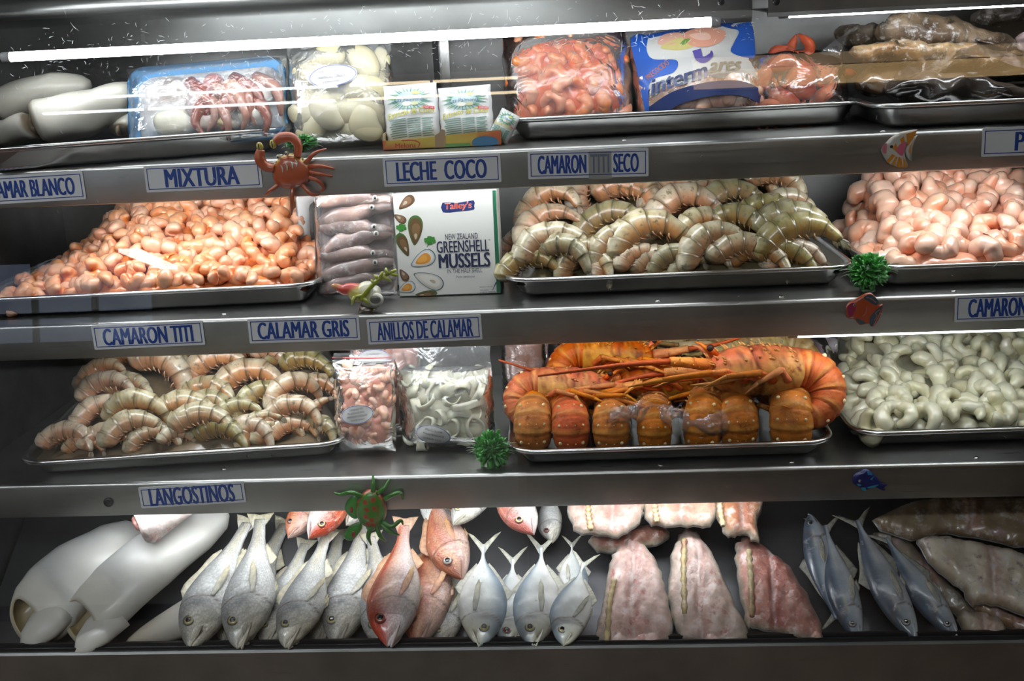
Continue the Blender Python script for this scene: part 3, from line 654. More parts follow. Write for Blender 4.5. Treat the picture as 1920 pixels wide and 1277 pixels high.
def heap(t, hf, hb, meshes, name, mat, label, cat, group, space, seed, size=1.0, edge=.10, eb=.0, tilt=.5, mass_col=(.5, .3, .2), masslabel='', maxn=240, left=None, right=None, lump=.012, sink=.35, vis=None, shelf=2):
    rg = np.random.default_rng(seed); w_, d_ = t['w'], t['d']
    el, er = (left or edge), (right or edge)
    def H(x, y):
        u, v = t['uv'](x, y); u = np.asarray(u, float); v = np.asarray(v, float)
        e = ss(-.02, el, u)*ss(-.02, er, 1-u)
        f = hf+(hb-hf)*ss(-.05, .95, v)
        h = t['z']+(f*e+.012*(1-e))*ss(-.25, .10, v)
        return np.where((u < -.03) | (u > 1.03) | (v < -.04) | (v > 1.04), t['z']-.05, h)
    # bumpy mass below the pieces one can tell apart
    nx, ny = 90, 70; uu, vv = np.meshgrid(np.linspace(.0, 1., nx), np.linspace(.0, 1, ny), indexing='ij')
    X, Y = t['xy'](uu, vv); Z = H(X, Y)-lump*1.1
    B = np.array([t['xy'](*q) for q in rg.uniform(0, 1, (260, 2))]); bump = np.zeros_like(Z)
    for bx, by in B:
        d2 = ((X-bx)**2+(Y-by)**2)/(space*.62)**2; bump = np.maximum(bump, np.sqrt(np.clip(1-d2, 0, 1)))
    Z = Z+bump*lump*1.0; ed = np.minimum(np.minimum(uu, 1-uu), np.minimum(vv, 1-vv)); em = np.minimum(np.minimum(uu, 1-uu)*w_, np.minimum(vv, 1-vv)*d_); Z = np.maximum(Z, t['z']+np.maximum(.001, .019-1.15*em)); Z = np.where(ed < .011, t['z']+.017, Z)
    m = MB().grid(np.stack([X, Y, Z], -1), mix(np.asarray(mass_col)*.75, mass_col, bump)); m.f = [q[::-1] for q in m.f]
    n_ = m.n
    o = m.build(name+'_mass', mat); tag(o, masslabel, cat, None, 'stuff')
    if np.array(o.data.polygons[10].normal)[2] < 0: o.data.flip_normals()
    cnt = 0
    for q in poisson(maxn, w_, d_, space, rg, vis and (lambda a, b: vis(a/w_, b/d_))):
        u, v = .03+.94*q[0]/w_, (.05 if size < 1.4 else .085)+.90*q[1]/d_
        x, y = t['xy'](u, v); z = float(H(x, y)); e = .006
        gx = float(H(x+e, y)-H(x-e, y))/(2*e); gy = float(H(x, y+e)-H(x, y-e))/(2*e); gx = np.clip(gx, -1.3, 1.3); gy = np.clip(gy, -1.3, 1.3)
        n = np.array([-gx, -gy, 1.0])+rg.normal(0, .35, 3)*tilt*2
        n /= np.linalg.norm(n); n[1] -= .35
        s = size*rg.uniform(.86, 1.16)
        p = np.array([x, y, z+.003+rg.normal(0, .0035)-.006*sink])
        if not seen(p, shelf-1) or cnt > 296: continue
        M = basis(p, n, rg.uniform(0, 6.28), tilt, rg, s)
        put(meshes[rg.integers(len(meshes))], name, M, label, cat, group); cnt += 1
    return H
PINKM = shrimp_set('small_shrimp', MAT['pink'], .0072, .0088, (235, 265, 290, 210, 315, 250), (.90, .33, .14), (.92, .50, .30), 6, 10)
PALEM = shrimp_set('peeled_shrimp', MAT['pink'], .0084, .0098, (220, 250, 190, 280, 300, 230), (.84, .38, .23), (.88, .58, .43), 6, 30)
WHITM = shrimp_set('white_shrimp', MAT['white_sh'], .0115, .0084, (235, 215, 270, 190, 290, 250), (.60, .57, .37), (.72, .70, .52), 6, 50)
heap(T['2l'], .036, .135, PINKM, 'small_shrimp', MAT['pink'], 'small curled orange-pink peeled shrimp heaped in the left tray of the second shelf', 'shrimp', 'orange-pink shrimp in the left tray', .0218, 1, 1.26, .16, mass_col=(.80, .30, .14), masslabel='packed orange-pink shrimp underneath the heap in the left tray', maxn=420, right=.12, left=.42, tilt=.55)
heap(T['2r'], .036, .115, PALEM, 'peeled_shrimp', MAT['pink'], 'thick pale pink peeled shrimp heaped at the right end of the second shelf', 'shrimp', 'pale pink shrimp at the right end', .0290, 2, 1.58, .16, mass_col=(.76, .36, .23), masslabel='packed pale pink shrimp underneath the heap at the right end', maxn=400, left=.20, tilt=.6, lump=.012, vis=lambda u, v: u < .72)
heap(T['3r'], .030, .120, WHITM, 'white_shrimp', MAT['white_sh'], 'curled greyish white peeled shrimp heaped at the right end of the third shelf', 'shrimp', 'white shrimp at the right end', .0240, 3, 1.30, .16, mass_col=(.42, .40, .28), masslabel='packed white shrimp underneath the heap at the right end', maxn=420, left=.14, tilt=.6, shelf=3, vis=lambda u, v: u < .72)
# ------------------------------------------------------------------ shell-on prawns
def prawn(label, M, group, L=.10, span=150, pal=0, seed=0, fan=True, fat=1.0):
    rg = np.random.default_rng(seed); N = 85
    sp = math.radians(span); R = L/2/max(.45, math.sin(min(sp, math.pi)/2)); u = np.linspace(0, 1, N)
    a = math.pi/2+sp/2-sp*(u*.88+.12*u**2)
    c = np.stack([np.cos(a)*R, .004*np.sin(u*3+seed), np.sin(a)*R-R*math.cos(sp/2)*.6-R*.25], 1)
    r0 = L*.182*fat
    rad = r0*np.interp(u, [0, .04, .15, .4, .7, .9, 1], [.50, .88, 1.0, 1.0, .76, .45, .26])
    seg = 6.0
    back = [(.50, .43, .26), (.34, .30, .13), (.58, .46, .31)][pal]; belly = [(.50, .24, .10), (.34, .20, .07), (.60, .28, .14)][pal]; dk = [(.085, .06, .02), (.05, .04, .015), (.13, .07, .03)][pal]
    def rm(u, a):
        f = (u*seg) % 1.0
        return 1+.15*(f-.3)*(u > .02)*(u < .97)-.03*(np.cos(a) < -.6)
    top = lambda a: np.cos(a)
    def cf(u, a):
        f = (u*seg) % 1.0
        C = mix(belly, back, ss(-.55, .35, np.cos(a)*SGN))
        band = 1.25*np.exp(-((f-.95)/.07)**2)+.6*np.exp(-((f-.05)/.06)**2)
        C = mix(C, mix(back, dk, .6), .38*(np.sin(u*120+4*np.sin(a*3+seed))*np.sin(a*11+u*30+seed) > .35)); C = mix(C, dk, np.clip(band*.85, 0, 1)*(u > .03))
        return mix(C, mix(back, (.82, .77, .64), .75), .62*np.exp(-((f-.5)/.25)**2)*ss(.1, .9, np.cos(a)*SGN))  # cream highlight on the middle of each segment, painted into the shell colour
    SGN = -1.0
    t = thing('prawn', label, 'prawn', M, group)
    m = MB().loft(c, rad*1.06, rad*.86, 18, (0, 1, 0), cf, rm); m.noise(.0009, 90, seed); m.build('body', MAT['prawn'], t)
    T_ = c[-1]-c[-4]; T_ /= np.linalg.norm(T_); nr = np.array([T_[2], 0, -T_[0]])
    if fan:
        f = MB()
        for k, (an, ln) in enumerate(((-17, .66), (-7, .8), (4, .85), (14, .7))):
            ca, sa = math.cos(math.radians(an)), math.sin(math.radians(an)); d = T_*ca+nr*sa; e = np.cross(d, [0, 1, 0])
            p0 = c[-1]-T_*.003; l = L*.23*ln
            f.loft([p0, p0+d*l*.35, p0+d*l*.75, p0+d*l], np.array([.25, .8, .75, .15])*L*.036, np.array([.3, .35, .25, .1])*L*.030, 8, (0, 1, 0), mix(np.array(dk), np.array(back), np.array(.12*k))*1.0)
        f.build('tail_fan', MAT['prawn'], t)
    p = MB()
    for k in range(7):
        i = int((.12+.10*k)*N); ctr = c[i]; inw = -np.array([math.cos(a[i]), 0, math.sin(a[i])])
        for sd in (-1, 1):
            q = ctr+inw*rad[i]*.8+np.array([0, sd*rad[i]*.35, 0]); tt = np.array([math.sin(a[i]), 0, -math.cos(a[i])])
            p.tube([q, q+inw*L*.05+tt*L*.02, q+inw*L*.085+tt*L*.06], [L*.016, L*.013, L*.003], 6, belly)
    p.build('swimmerets', MAT['prawn'], t)
    return t
def flat_heap_H(t, hf, hb, edge=.12, left=None, right=None):
    el, er = left or edge, right or edge
    def H(x, y):
        u, v = t['uv'](x, y); e = ss(-.02, el, u)*ss(-.02, er, 1-u); f = hf+(hb-hf)*ss(0, .95, v)
        h = t['z']+.004+f*e
        return np.where((u < -.02) | (u > 1.02) | (v < -.03) | (v > 1.03), t['z']-.05, h)
    return H
def mass(t, H, mat, col, name, label, cat, lump=.012, space=.03, seed=5, drop=.006):
    rg = np.random.default_rng(seed); nx, ny = 80, 60
    uu, vv = np.meshgrid(np.linspace(0, 1, nx), np.linspace(0, 1, ny), indexing='ij'); X, Y = t['xy'](uu, vv); Z = H(X, Y)-drop-lump; Z = t['z']+(Z-t['z'])*ss(-.10, .30, vv)
    bump = np.zeros_like(Z)
    for q in rg.uniform(0, 1, (150, 2)):
        bx, by = t['xy'](*q); a = rg.uniform(0, 3.14); dx, dy = X-bx, Y-by; p = (dx*math.cos(a)+dy*math.sin(a))/(space*1.5); r = (-dx*math.sin(a)+dy*math.cos(a))/(space*.6)
        bump = np.maximum(bump, np.sqrt(np.clip(1-p*p-r*r, 0, 1)))
    Z = Z+bump*lump; ed = np.minimum(np.minimum(uu, 1-uu), np.minimum(vv, 1-vv)); em = np.minimum(np.minimum(uu, 1-uu)*t['w'], np.minimum(vv, 1-vv)*t['d']); Z = np.maximum(Z, t['z']+np.maximum(.001, .018-1.15*em)); Z = np.where(ed < .012, t['z']+.015, Z)
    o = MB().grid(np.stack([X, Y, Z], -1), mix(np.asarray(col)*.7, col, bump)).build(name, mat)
    if np.array(o.data.polygons[10].normal)[2] < 0: o.data.flip_normals()
    tag(o, label, cat, None, 'stuff'); return o
H2m = flat_heap_H(T['2m'], .040, .125, .10)
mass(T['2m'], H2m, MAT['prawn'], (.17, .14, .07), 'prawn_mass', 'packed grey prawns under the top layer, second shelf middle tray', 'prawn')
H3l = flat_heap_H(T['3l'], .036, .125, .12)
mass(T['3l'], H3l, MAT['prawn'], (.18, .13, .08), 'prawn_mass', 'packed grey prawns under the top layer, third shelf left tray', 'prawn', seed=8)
def prawns(lst, H, shelfname, tr, group, seed):
    def hits(q): p = onsurf(q[0], q[1], H); u, v = tr['uv'](p[0], p[1]); return -.03 < u < 1.03 and v < 1.0
    lst = sorted((q for q in lst if hits(q)), key=lambda q: q[0]); rows = {0: [], 1: [], 2: []}
    ys = sorted(q[1] for q in lst); c1, c2 = ys[len(ys)//3], ys[2*len(ys)//3]
    for q in lst: rows[2 if q[1] >= c2 else (1 if q[1] >= c1 else 0)].append(q)
    names = ['back', 'middle', 'front']
    for r in (0, 1, 2):
        for i, (px, py, wpx, rot, span, pal, *rest) in enumerate(rows[r]):
            seed += 1; p = onsurf(px, py, H); k = m_per_px(p); L = wpx*k; u_, v_ = tr['uv'](p[0], p[1]); y_ = tr['xy'](min(max(u_, 0), 1), max(float(v_), .085))[1]; p = atY(px, py, y_)+np.array([0, 0, .004]); p[2] = max(p[2], tr['z']+.024)
            rg = np.random.default_rng(seed)
            tilt = rest[0] if rest else 28+rg.normal(0, 10); yaw = rest[1] if len(rest) > 1 else rg.normal(0, 12)
            shape = 'tightly curled' if span > 175 else ('gently bent' if span < 125 else 'curved')
            tone = ['grey', 'olive green', 'pale pinkish'][pal]
            prawn('%s %s prawn, %s from left, %s rows, %s' % (shape, tone, ordinal(i, 9), names[r], shelfname), pose(p, tilt, rot, yaw), group, L, span, pal, seed)
# px, py, chord width px, rotation (deg ccw), arc span, palette, [tilt, yaw]
prawns([(1030, 405, 120, 25, 170, 2), (1035, 440, 120, 35, 190, 2), (1040, 480, 130, 5, 150, 0), (1052, 500, 120, -4, 160, 1), (965, 460, 90, 80, 120, 2), (968, 495, 90, 75, 120, 2),
        (1110, 378, 120, 70, 120, 2), (1175, 390, 140, -28, 160, 2), (1140, 435, 135, 22, 125, 1), (1180, 350, 120, 8, 120, 0), (1160, 478, 115, 48, 150, 0), (1225, 470, 150, 2, 165, 0), (1205, 502, 95, 0, 150, 2),
        (1290, 420, 130, 12, 195, 2), (1265, 385, 120, 30, 170, 2), (1320, 385, 120, 15, 160, 2), (1345, 480, 125, 15, 170, 0), (1395, 495, 130, -8, 130, 0), (1380, 400, 115, -22, 185, 1), (1380, 440, 110, -15, 160, 1),
        (1390, 355, 130, -20, 165, 0), (1455, 365, 110, -30, 160, 0), (1515, 370, 105, -20, 140, 0), (1480, 400, 100, 5, 130, 0), (1520, 415, 125, -25, 160, 1), (1490, 440, 140, -5, 120, 1), (1530, 435, 130, -32, 140, 1), (1500, 465, 150, 12, 125, 1), (1545, 480, 140, 10, 140, 1), (1470, 500, 120, -14, 120, 1), (1300, 350, 110, -10, 140, 1), (1230, 360, 100, 10, 150, 0),
        (995, 515, 110, 5, 150, 1), (1095, 515, 115, -8, 160, 0), (1160, 512, 100, 12, 150, 2), (1240, 512, 110, -4, 140, 0), (1315, 508, 105, 8, 160, 1), (1420, 508, 115, -6, 150, 0), (1490, 503, 110, 6, 140, 2), (1560, 497, 105, -10, 150, 1), (1100, 500, 110, 30, 140, 0), (1270, 505, 100, 10, 140, 1), (1330, 445, 110, -20, 150, 0), (1440, 420, 110, 5, 150, 1)],
       H2m, 'middle tray, second shelf', T['2m'], 'shell-on prawns of the second shelf', 100)
prawns([(115, 800, 95, -14, 160, 0), (125, 840, 105, -8, 150, 2), (85, 825, 80, 35, 140, 0), (90, 745, 90, 60, 120, 2), (200, 745, 105, 10, 140, 2), (240, 740, 90, -5, 130, 0), (195, 790, 100, 10, 150, 2), (262, 790, 110, -12, 175, 0), (255, 825, 110, 5, 160, 0),
        (190, 715, 100, 25, 130, 2), (300, 720, 130, -40, 165, 2), (265, 690, 120, -15, 140, 2), (300, 675, 100, -18, 150, 0), (380, 675, 90, -5, 150, 0), (405, 710, 125, 28, 150, 2), (455, 685, 75, 10, 180, 2), (505, 690, 75, -50, 180, 2), (470, 740, 120, -5, 185, 2), (385, 755, 110, 18, 150, 0), (355, 785, 110, -18, 120, 0), (400, 775, 95, -25, 125, 1), (380, 808, 120, -6, 120, 0), (415, 832, 110, -8, 125, 1), (335, 835, 70, -15, 140, 0),
        (495, 765, 110, 25, 130, 1), (555, 755, 95, -5, 190, 2), (550, 795, 100, 4, 170, 2), (490, 815, 90, 45, 150, 0), (552, 820, 90, -5, 150, 2), (445, 790, 90, 20, 140, 1), (605, 745, 90, -28, 140, 2), (575, 700, 100, -8, 120, 1), (550, 675, 90, 12, 120, 1), (620, 720, 80, -30, 140, 1), (600, 790, 80, 70, 120, 2), (80, 850, 90, 6, 150, 1), (205, 842, 100, -5, 150, 2), (290, 845, 95, 8, 160, 0), (470, 838, 100, -8, 150, 2), (525, 835, 90, 5, 150, 0), (590, 828, 95, -12, 150, 1), (330, 700, 80, -40, 140, 1), (160, 850, 80, 0, 140, 2), (440, 660, 90, -10, 140, 1), (510, 660, 80, 10, 140, 2)],
       H3l, 'left tray, third shelf', T['3l'], 'shell-on prawns of the third shelf', 300)
# ------------------------------------------------------------------ spiny lobsters
def lobster(label, M, group, seed=0, pal=0, legs=True, antennae=True, curl=205, mat='lob'):
    rg = np.random.default_rng(seed)
    O, D, Pq, Yl = [((.62, .098, .012), (.15, .018, .004), (.72, .36, .07), (.56, .29, .045)), ((.55, .165, .014), (.14, .035, .006), (.70, .40, .09), (.50, .28, .05)), ((.46, .28, .10), (.22, .12, .04), (.74, .62, .38), (.50, .42, .16))][pal]
    t = thing('spiny_lobster', label, 'lobster', M, group)
    # local: head towards +x, back up +z ; abdomen curls down behind x<0
    N = 30; u = np.linspace(0, 1, N); x = u*.105
    hw = curve([(0, .026), (.15, .0285), (.45, .029), (.75, .023), (.92, .014), (1, .007)], u)
    ht = curve([(0, .024), (.2, .027), (.5, .028), (.8, .022), (1, .008)], u)
    c = np.stack([x, 0*x, .002*np.sin(u*3)], 1)
    def cf(u, a):
        s = np.sin(a)
        C = mix(Yl, O, ss(-.5, .5, s)+.15*np.sin(u*17)); C = mix(C, Yl, .6*ss(.55, 0, u)*ss(.9, .1, np.abs(s)))
        C = mix(C, D, .55*(np.sin(u*95+3*np.sin(a*5+u*20))*np.sin(a*19+u*31) > .42)); C = mix(C, Pq, .5*(np.sin(u*70+a*7+seed)*np.sin(a*15-u*41) > .62)); return mix(C, D, .8*np.exp(-((u-.48-.06*s)/.022)**2)+.5*np.exp(-((u-.78)/.02)**2))
    def rm(u, a): return 1-.09*np.exp(-((u-.48-.06*np.sin(a))/.025)**2)+.0*a
    m = MB().loft(c, hw, ht, 24, (0, 0, 1), cf, rm); m.noise(.0009, 120, seed)
    for k in range(74):
        uu = rg.uniform(.08, .98); an = rg.uniform(.1, math.pi-.1); i = int(uu*(N-1)); nx = np.array([0.25, math.cos(an), math.sin(an)])
        q = c[i]+np.array([0, math.cos(an)*hw[i], math.sin(an)*ht[i]])*.97; l = rg.uniform(.0018, .0050)*(1+.9*(uu > .7))
        m.loft([q, q+nx*l*.6+np.array([l*.2, 0, 0]), q+nx*l+np.array([l*.6, 0, 0])], [.0018, .0011, .0002], [.0018, .0011, .0002], 5, (0, .3, 1), mix(O, Pq, np.array(.85)))
    m.build('carapace', MAT[mat], t)
    Na = 64; ua = np.linspace(0, 1, Na); R = .0275; an = math.pi/2+np.radians(curl)*np.clip((ua-.10)/.90, 0, 1)
    ca = np.stack([.004-np.minimum(ua/.10, 1)*.006+np.cos(an)*R, 0*ua, np.sin(an)*R-R*.93], 1)
    rw = curve([(0, .0250), (.18, .0262), (.4, .0275), (.6, .0255), (.82, .019), (1, .012)], ua); rh = curve([(0, .022), (.3, .0215), (.6, .018), (.85, .013), (1, .007)], ua)
    seg = 6.0
    def rma(u, a): f = (u*seg) % 1; return 1+.05*(f-.35)-.05*np.exp(-((f-.02)/.05)**2)
    def cfa(u, a):
        f = (u*seg) % 1; side = np.cos(a)
        C = mix(O, Pq, .45*np.exp(-((f-.80)/.12)**2)+.15*ss(.6, 1, np.abs(side))); C = mix(C, D, .85*np.exp(-((f-.985)/.035)**2)+.5*np.exp(-((f-.03)/.03)**2)+.55*np.exp(-((f-.55)/.018)**2)); C = mix(C, D, .35*(np.sin(u*150)*np.sin(a*23+u*60) > .5))
        return C
    ma = MB().loft(ca, rw, rh, 26, (0, 0, 1), cfa, rma) if False else MB()
    # frame: 'up' must follow the curl, so give it per ring
    ups = np.stack([np.cos(an), 0*an, np.sin(an)], 1)
    ma.loft(ca, rw, rh, 26, ups, cfa, rma)
    o = ma.build('abdomen', MAT[mat], t)
    sp_ = MB()
    for k in range(1, 6):
        for sd in (-1, 1):
            for (of, rr) in ((.62, .0029), (.22, .0012)):
                i = min(Na-1, int((k+.45)/seg*Na)); q = ca[i]+ups[i]*rh[i]*(.985*math.sqrt(max(0, 1-(of)**2)))+np.array([0, sd*rw[i]*of, 0])
                sp_.ball(q, rr*(1 if k % 2 else .8), 8, 6, (.80, .62, .30))
    so = sp_.build('pale_spots', MAT[mat], o); so['label'] = 'pale cream spots on the tail bands'
    fa = MB(); q = ca[-1]; td = ca[-1]-ca[-3]; td = td/np.linalg.norm(td)
    for k in range(5):
        b = (k-2)*.5; d = td*math.cos(b)+np.array([0, math.sin(b), 0]); fa.loft([q, q+d*.012, q+d*.024, q+d*.030], [.003, .0085, .0090, .003], [.0015, .0012, .0009, .0005], 8, ups[-1], mix(O, Yl, np.array(.4)))
    fa.build('tail_fan', MAT[mat], t)
    for sd in (-1, 1):
        e = MB().loft([(.090, sd*.010, .016), (.096, sd*.013, .022)], [.003, .0035], [.003, .0035], 8, (0, 1, 0), O).ball((.0975, sd*.0140, .0235), .0042, 10, 8, (.03, .012, .008)); e.build('eye', MAT[mat], t)
        hn = MB().loft([(.094, sd*.006, .018), (.106, sd*.007, .030), (.114, sd*.007, .033)], [.0035, .002, .0003], [.0035, .002, .0003], 7, (0, 1, 0), mix(O, Pq, np.array(.3))); hn.build('horn', MAT[mat], t)
        ab = MB(); j0 = np.array([.098, sd*.013, .004]); j1 = j0+np.array([.020, sd*.005, .002]); j2 = j1+np.array([.026, sd*(.003+rg.uniform(0, .004)), rg.uniform(-.004, .006)])
        ab.loft(np.linspace(j0, j1, 6), [.0065, .0072, .007, .0066, .0062, .0066], [.0065, .0072, .007, .0066, .0062, .0066], 10, (0, 0, 1), mix(O, Pq, np.array(.35)))
        ab.loft(np.linspace(j1, j2, 7), np.array([.0058, .0062, .0058, .0054, .005, .0052, .0048]), np.array([.0058, .0062, .0058, .0054, .005, .0052, .0048]), 10, (0, 0, 1), mix(O, Pq, np.array(.55)))
        for k in range(16):
            q = j0+(j2-j0)*rg.uniform(.05, .95); d = rg.normal(size=3); d[0] = abs(d[0])*.4; d /= np.linalg.norm(d); ab.loft([q+d*.004, q+d*.0085], [.0012, .0002], [.0012, .0002], 5, (.3, .5, 1), Pq)
        ab.build('antenna_base', MAT[mat], t)
        if antennae:
            l = rg.uniform(.07, .15); sw = rg.uniform(-.02, .03)
            MB().tube(smooth([j2, j2+np.array([l*.4, sd*.006, sw*.3]), j2+np.array([l, sd*.012+rg.normal(0, .01), sw])], 6), [.0036, .0026, .0012], 7, mix(O, D, np.array(.25))).build('antenna', MAT[mat], t)
    if legs:
        for sd in (-1, 1):
            for k in range(5):
                x0_ = .018+.015*k; b = np.array([x0_, sd*.022, -.016]); fw = .6+.12*k+rg.normal(0, .1)
                k1 = b+np.array([.022*fw, sd*.016, .006+rg.normal(0, .002)]); k2 = k1+np.array([.034*fw+.01, sd*(.004+rg.normal(0, .003)), -.008+rg.normal(0, .004)]); k3 = k2+np.array([.030*fw, -sd*.003, -.008+rg.normal(0, .006)])
                lg = MB()
                for (p, q, r1, r2, tc) in ((b, k1, .0042, .0038, .2), (k1, k2, .0038, .0028, .45), (k2, k3, .0026, .0007, .65)):
                    lg.loft(np.linspace(p, q, 5), np.linspace(r1, r2, 5)*np.array([1.15, .95, .9, .95, 1.1]), np.linspace(r1, r2, 5), 8, (0, .2, 1), mix(O, Yl, np.array(tc)))
                lg.build('leg', MAT[mat], t)
    return t
def seat(px, py, Y): return atY(px, py, Y)
zT = T['3m']['z']
def lob_at(px, py, Y, rotz, roll, tip, s, label, seed, pal=0, grp='lobsters heaped on the middle tray', **k):
    # rotz: where the head points seen from above (0 = image right), tip: nose down/up, roll around the body
    p = atY(px, py, Y)
    M = Matrix.Translation(Vector(p)) @ Matrix.Rotation(math.radians(rotz), 4, 'Z') @ Matrix.Rotation(math.radians(-tip), 4, 'Y') @ Matrix.Rotation(math.radians(roll), 4, 'X') @ Matrix.Scale(s, 4)
    return lobster(label, M, grp, seed, pal, **k)
tails = [(998, 798, 0, 1.0, 1), (1068, 800, 3, .98, 0), (1150, 800, -6, .97, 1), (1230, 803, -3, .90, 1), (1328, 797, -14, 1.0, 1), (1386, 793, 4, 1.0, 1), (1494, 790, -8, 1.10, 1)]
for i, (px, py, dz, s, pal) in enumerate(tails):
    z = zT+.040*s; p = atZ(px, py+6, z)
    M = Matrix.Translation(Vector((p[0], p[1]+.045*s, zT+.0545*s))) @ Matrix.Rotation(math.radians(90+dz), 4, 'Z') @ Matrix.Rotation(math.radians(4), 4, 'Y') @ Matrix.Scale(s, 4)
    lobster('lobster with banded orange tail towards the glass, %s from left in front row' % ordinal(i, 7), M, 'lobsters in the front row of the tray', 40+i, pal, antennae=False, legs=True)
lob_at(1012, 722, .20, -6, -28, -6, 1.05, 'orange lobster at the left end, its tail ball hanging past the tray edge', 60, 0)
lob_at(1092, 668, .235, -3, -32, -4, 1.08, 'orange lobster on top at the back left, long legs pointing right', 61, 0)
lob_at(1300, 712, .215, 180, 30, -2, 1.10, 'red-orange lobster in the centre of the heap facing left', 62, 0)
lob_at(1497, 695, .165, 184, 30, 2, 1.30, 'big orange lobster at the right end, round tail to the right', 63, 0)
lob_at(1470, 652, .29, 180, 22, 0, 1.12, 'olive lobster lying behind at the upper right of the heap', 64, 2)
lob_at(1180, 655, .31, 8, -25, 0, 1.05, 'pale cream lobster showing at the back centre under the shelf', 65, 2, mat='lobpale')
# ------------------------------------------------------------------ whole fish on the sloped pan
KINDS = {
 # top, bottom (as share of length), half thickness, mouth, eye (u, s, r), fin specs
 'croaker': dict(top=[(0, .006), (.04, .042), (.12, .082), (.24, .118), (.36, .126), (.52, .104), (.68, .066), (.82, .040), (.90, .034), (1, .030)],
   bot=[(0, .010), (.03, .030), (.10, .068), (.22, .104), (.38, .122), (.52, .106), (.66, .064), (.82, .036), (.90, .032), (1, .028)],
   th=[(0, .010), (.06, .042), (.18, .076), (.34, .088), (.55, .066), (.75, .036), (.92, .014), (1, .008)], eye=(0.165, 0.3, 0.03), body=.90, tail='square'),
 'snapper': dict(top=[(0, .004), (.05, .052), (.14, .118), (.26, .166), (.40, .174), (.56, .138), (.72, .082), (.84, .046), (.91, .040), (1, .040)],
   bot=[(0, .012), (.03, .034), (.10, .076), (.22, .120), (.38, .142), (.54, .124), (.70, .072), (.84, .040), (.91, .036), (1, .036)],
   th=[(0, .010), (.06, .046), (.18, .082), (.34, .092), (.55, .068), (.75, .036), (.92, .014), (1, .008)], eye=(0.175, 0.34, 0.034), body=.88, tail='square'),
 'jack': dict(top=[(0, .010), (.04, .060), (.12, .115), (.26, .172), (.42, .186), (.58, .150), (.72, .086), (.82, .034), (.90, .014), (1, .016)],
   bot=[(0, .012), (.04, .052), (.12, .098), (.26, .152), (.42, .172), (.58, .144), (.72, .084), (.82, .034), (.90, .014), (1, .016)],
   th=[(0, .012), (.06, .044), (.18, .074), (.36, .082), (.55, .062), (.72, .036), (.86, .014), (1, .008)], eye=(0.145, 0.2, 0.034), body=.84, tail='fork'),
 'mackerel': dict(top=[(0, .004), (.05, .032), (.14, .058), (.28, .078), (.44, .084), (.62, .066), (.78, .038), (.90, .016), (1, .012)],
   bot=[(0, .008), (.05, .030), (.14, .054), (.28, .074), (.44, .080), (.62, .062), (.78, .036), (.90, .016), (1, .012)],
   th=[(0, .008), (.06, .028), (.18, .052), (.36, .062), (.60, .048), (.80, .024), (1, .006)], eye=(0.115, 0.2, 0.024), body=.88, tail='fork'),
}
def pal_croaker(u, s, g):
    C = mix((.78, .79, .77), (.34, .35, .35), ss(.0, .85, s)); C = mix(C, (.82, .82, .79), ss(-.15, -.7, s)); C = mix(C, (.62, .50, .20), .42*ss(.55, .85, u)*ss(.9, .0, np.abs(s)))
    C = mix(C, (.62, .54, .36), .60*ss(.36, .12, u)*ss(.9, -.3, s)); C = mix(C, (.36, .34, .27), .45*ss(.30, .05, u)*ss(.0, .7, s)+.35*(np.sin(u*70+s*9)>.55)*ss(.36,.2,u)); C = mix(C, (.24, .25, .26), .75*np.exp(-((u-.30)/.045)**2-((s-.15)/.40)**2)); return C
def pal_snap(u, s, g):
    C = mix((.78, .58, .56), (.48, .085, .05), ss(.0, .8, s+.40*ss(.35, .0, u))); C = mix(C, (.82, .74, .72), ss(-.1, -.6, s)); C = mix(C, (.84, .58, .30), .30*(np.sin(s*38)*.5+.5)*ss(.2, .4, u)); C = mix(C, (.70, .30, .22), .5*ss(.75, 1, u)); return C
def pal_snap2(u, s, g):
    C = mix((.72, .40, .34), (.50, .13, .08), ss(-.2, .8, s)); C = mix(C, (.80, .62, .58), ss(-.1, -.6, s)*.7); C = mix(C, (.82, .50, .22), .35*(np.sin(s*30+u*14)*.5+.5)); return C
def pal_jack(u, s, g):
    C = mix((.76, .79, .77), (.28, .36, .43), ss(.20, .9, s)); C = mix(C, (.84, .84, .80), ss(-.1, -.7, s)); C = mix(C, (.60, .56, .36), .55*ss(.30, .10, u)*ss(.8, -.3, s)); C = mix(C, (.42, .44, .42), .5*ss(.24, .0, u)*ss(-.1, .6, s)); C = mix(C, (.28, .30, .30), .6*np.exp(-((u-.24)/.02)**2)*ss(-.2, .3, s)); return C
def pal_mack(u, s, g):
    C = mix((.38, .44, .52), (.10, .13, .18), ss(.05, .6, s)); C = mix(C, (.56, .60, .64), ss(.1, -.5, s)); return mix(C, (.62, .58, .48), .7*np.exp(-((s-.10-.10*np.sin(u*7))/.035)**2)*(u > .2))
PALS = dict(croaker=pal_croaker, snapper=pal_snap, snapper2=pal_snap2, jack=pal_jack, mackerel=pal_mack)
FINC = dict(croaker=((.74, .73, .66), (.66, .58, .34)), snapper=((.68, .38, .30), (.70, .45, .22)), snapper2=((.66, .36, .28), (.68, .42, .20)), jack=((.56, .58, .54), (.60, .57, .42)), mackerel=((.36, .38, .38), (.50, .46, .34)))
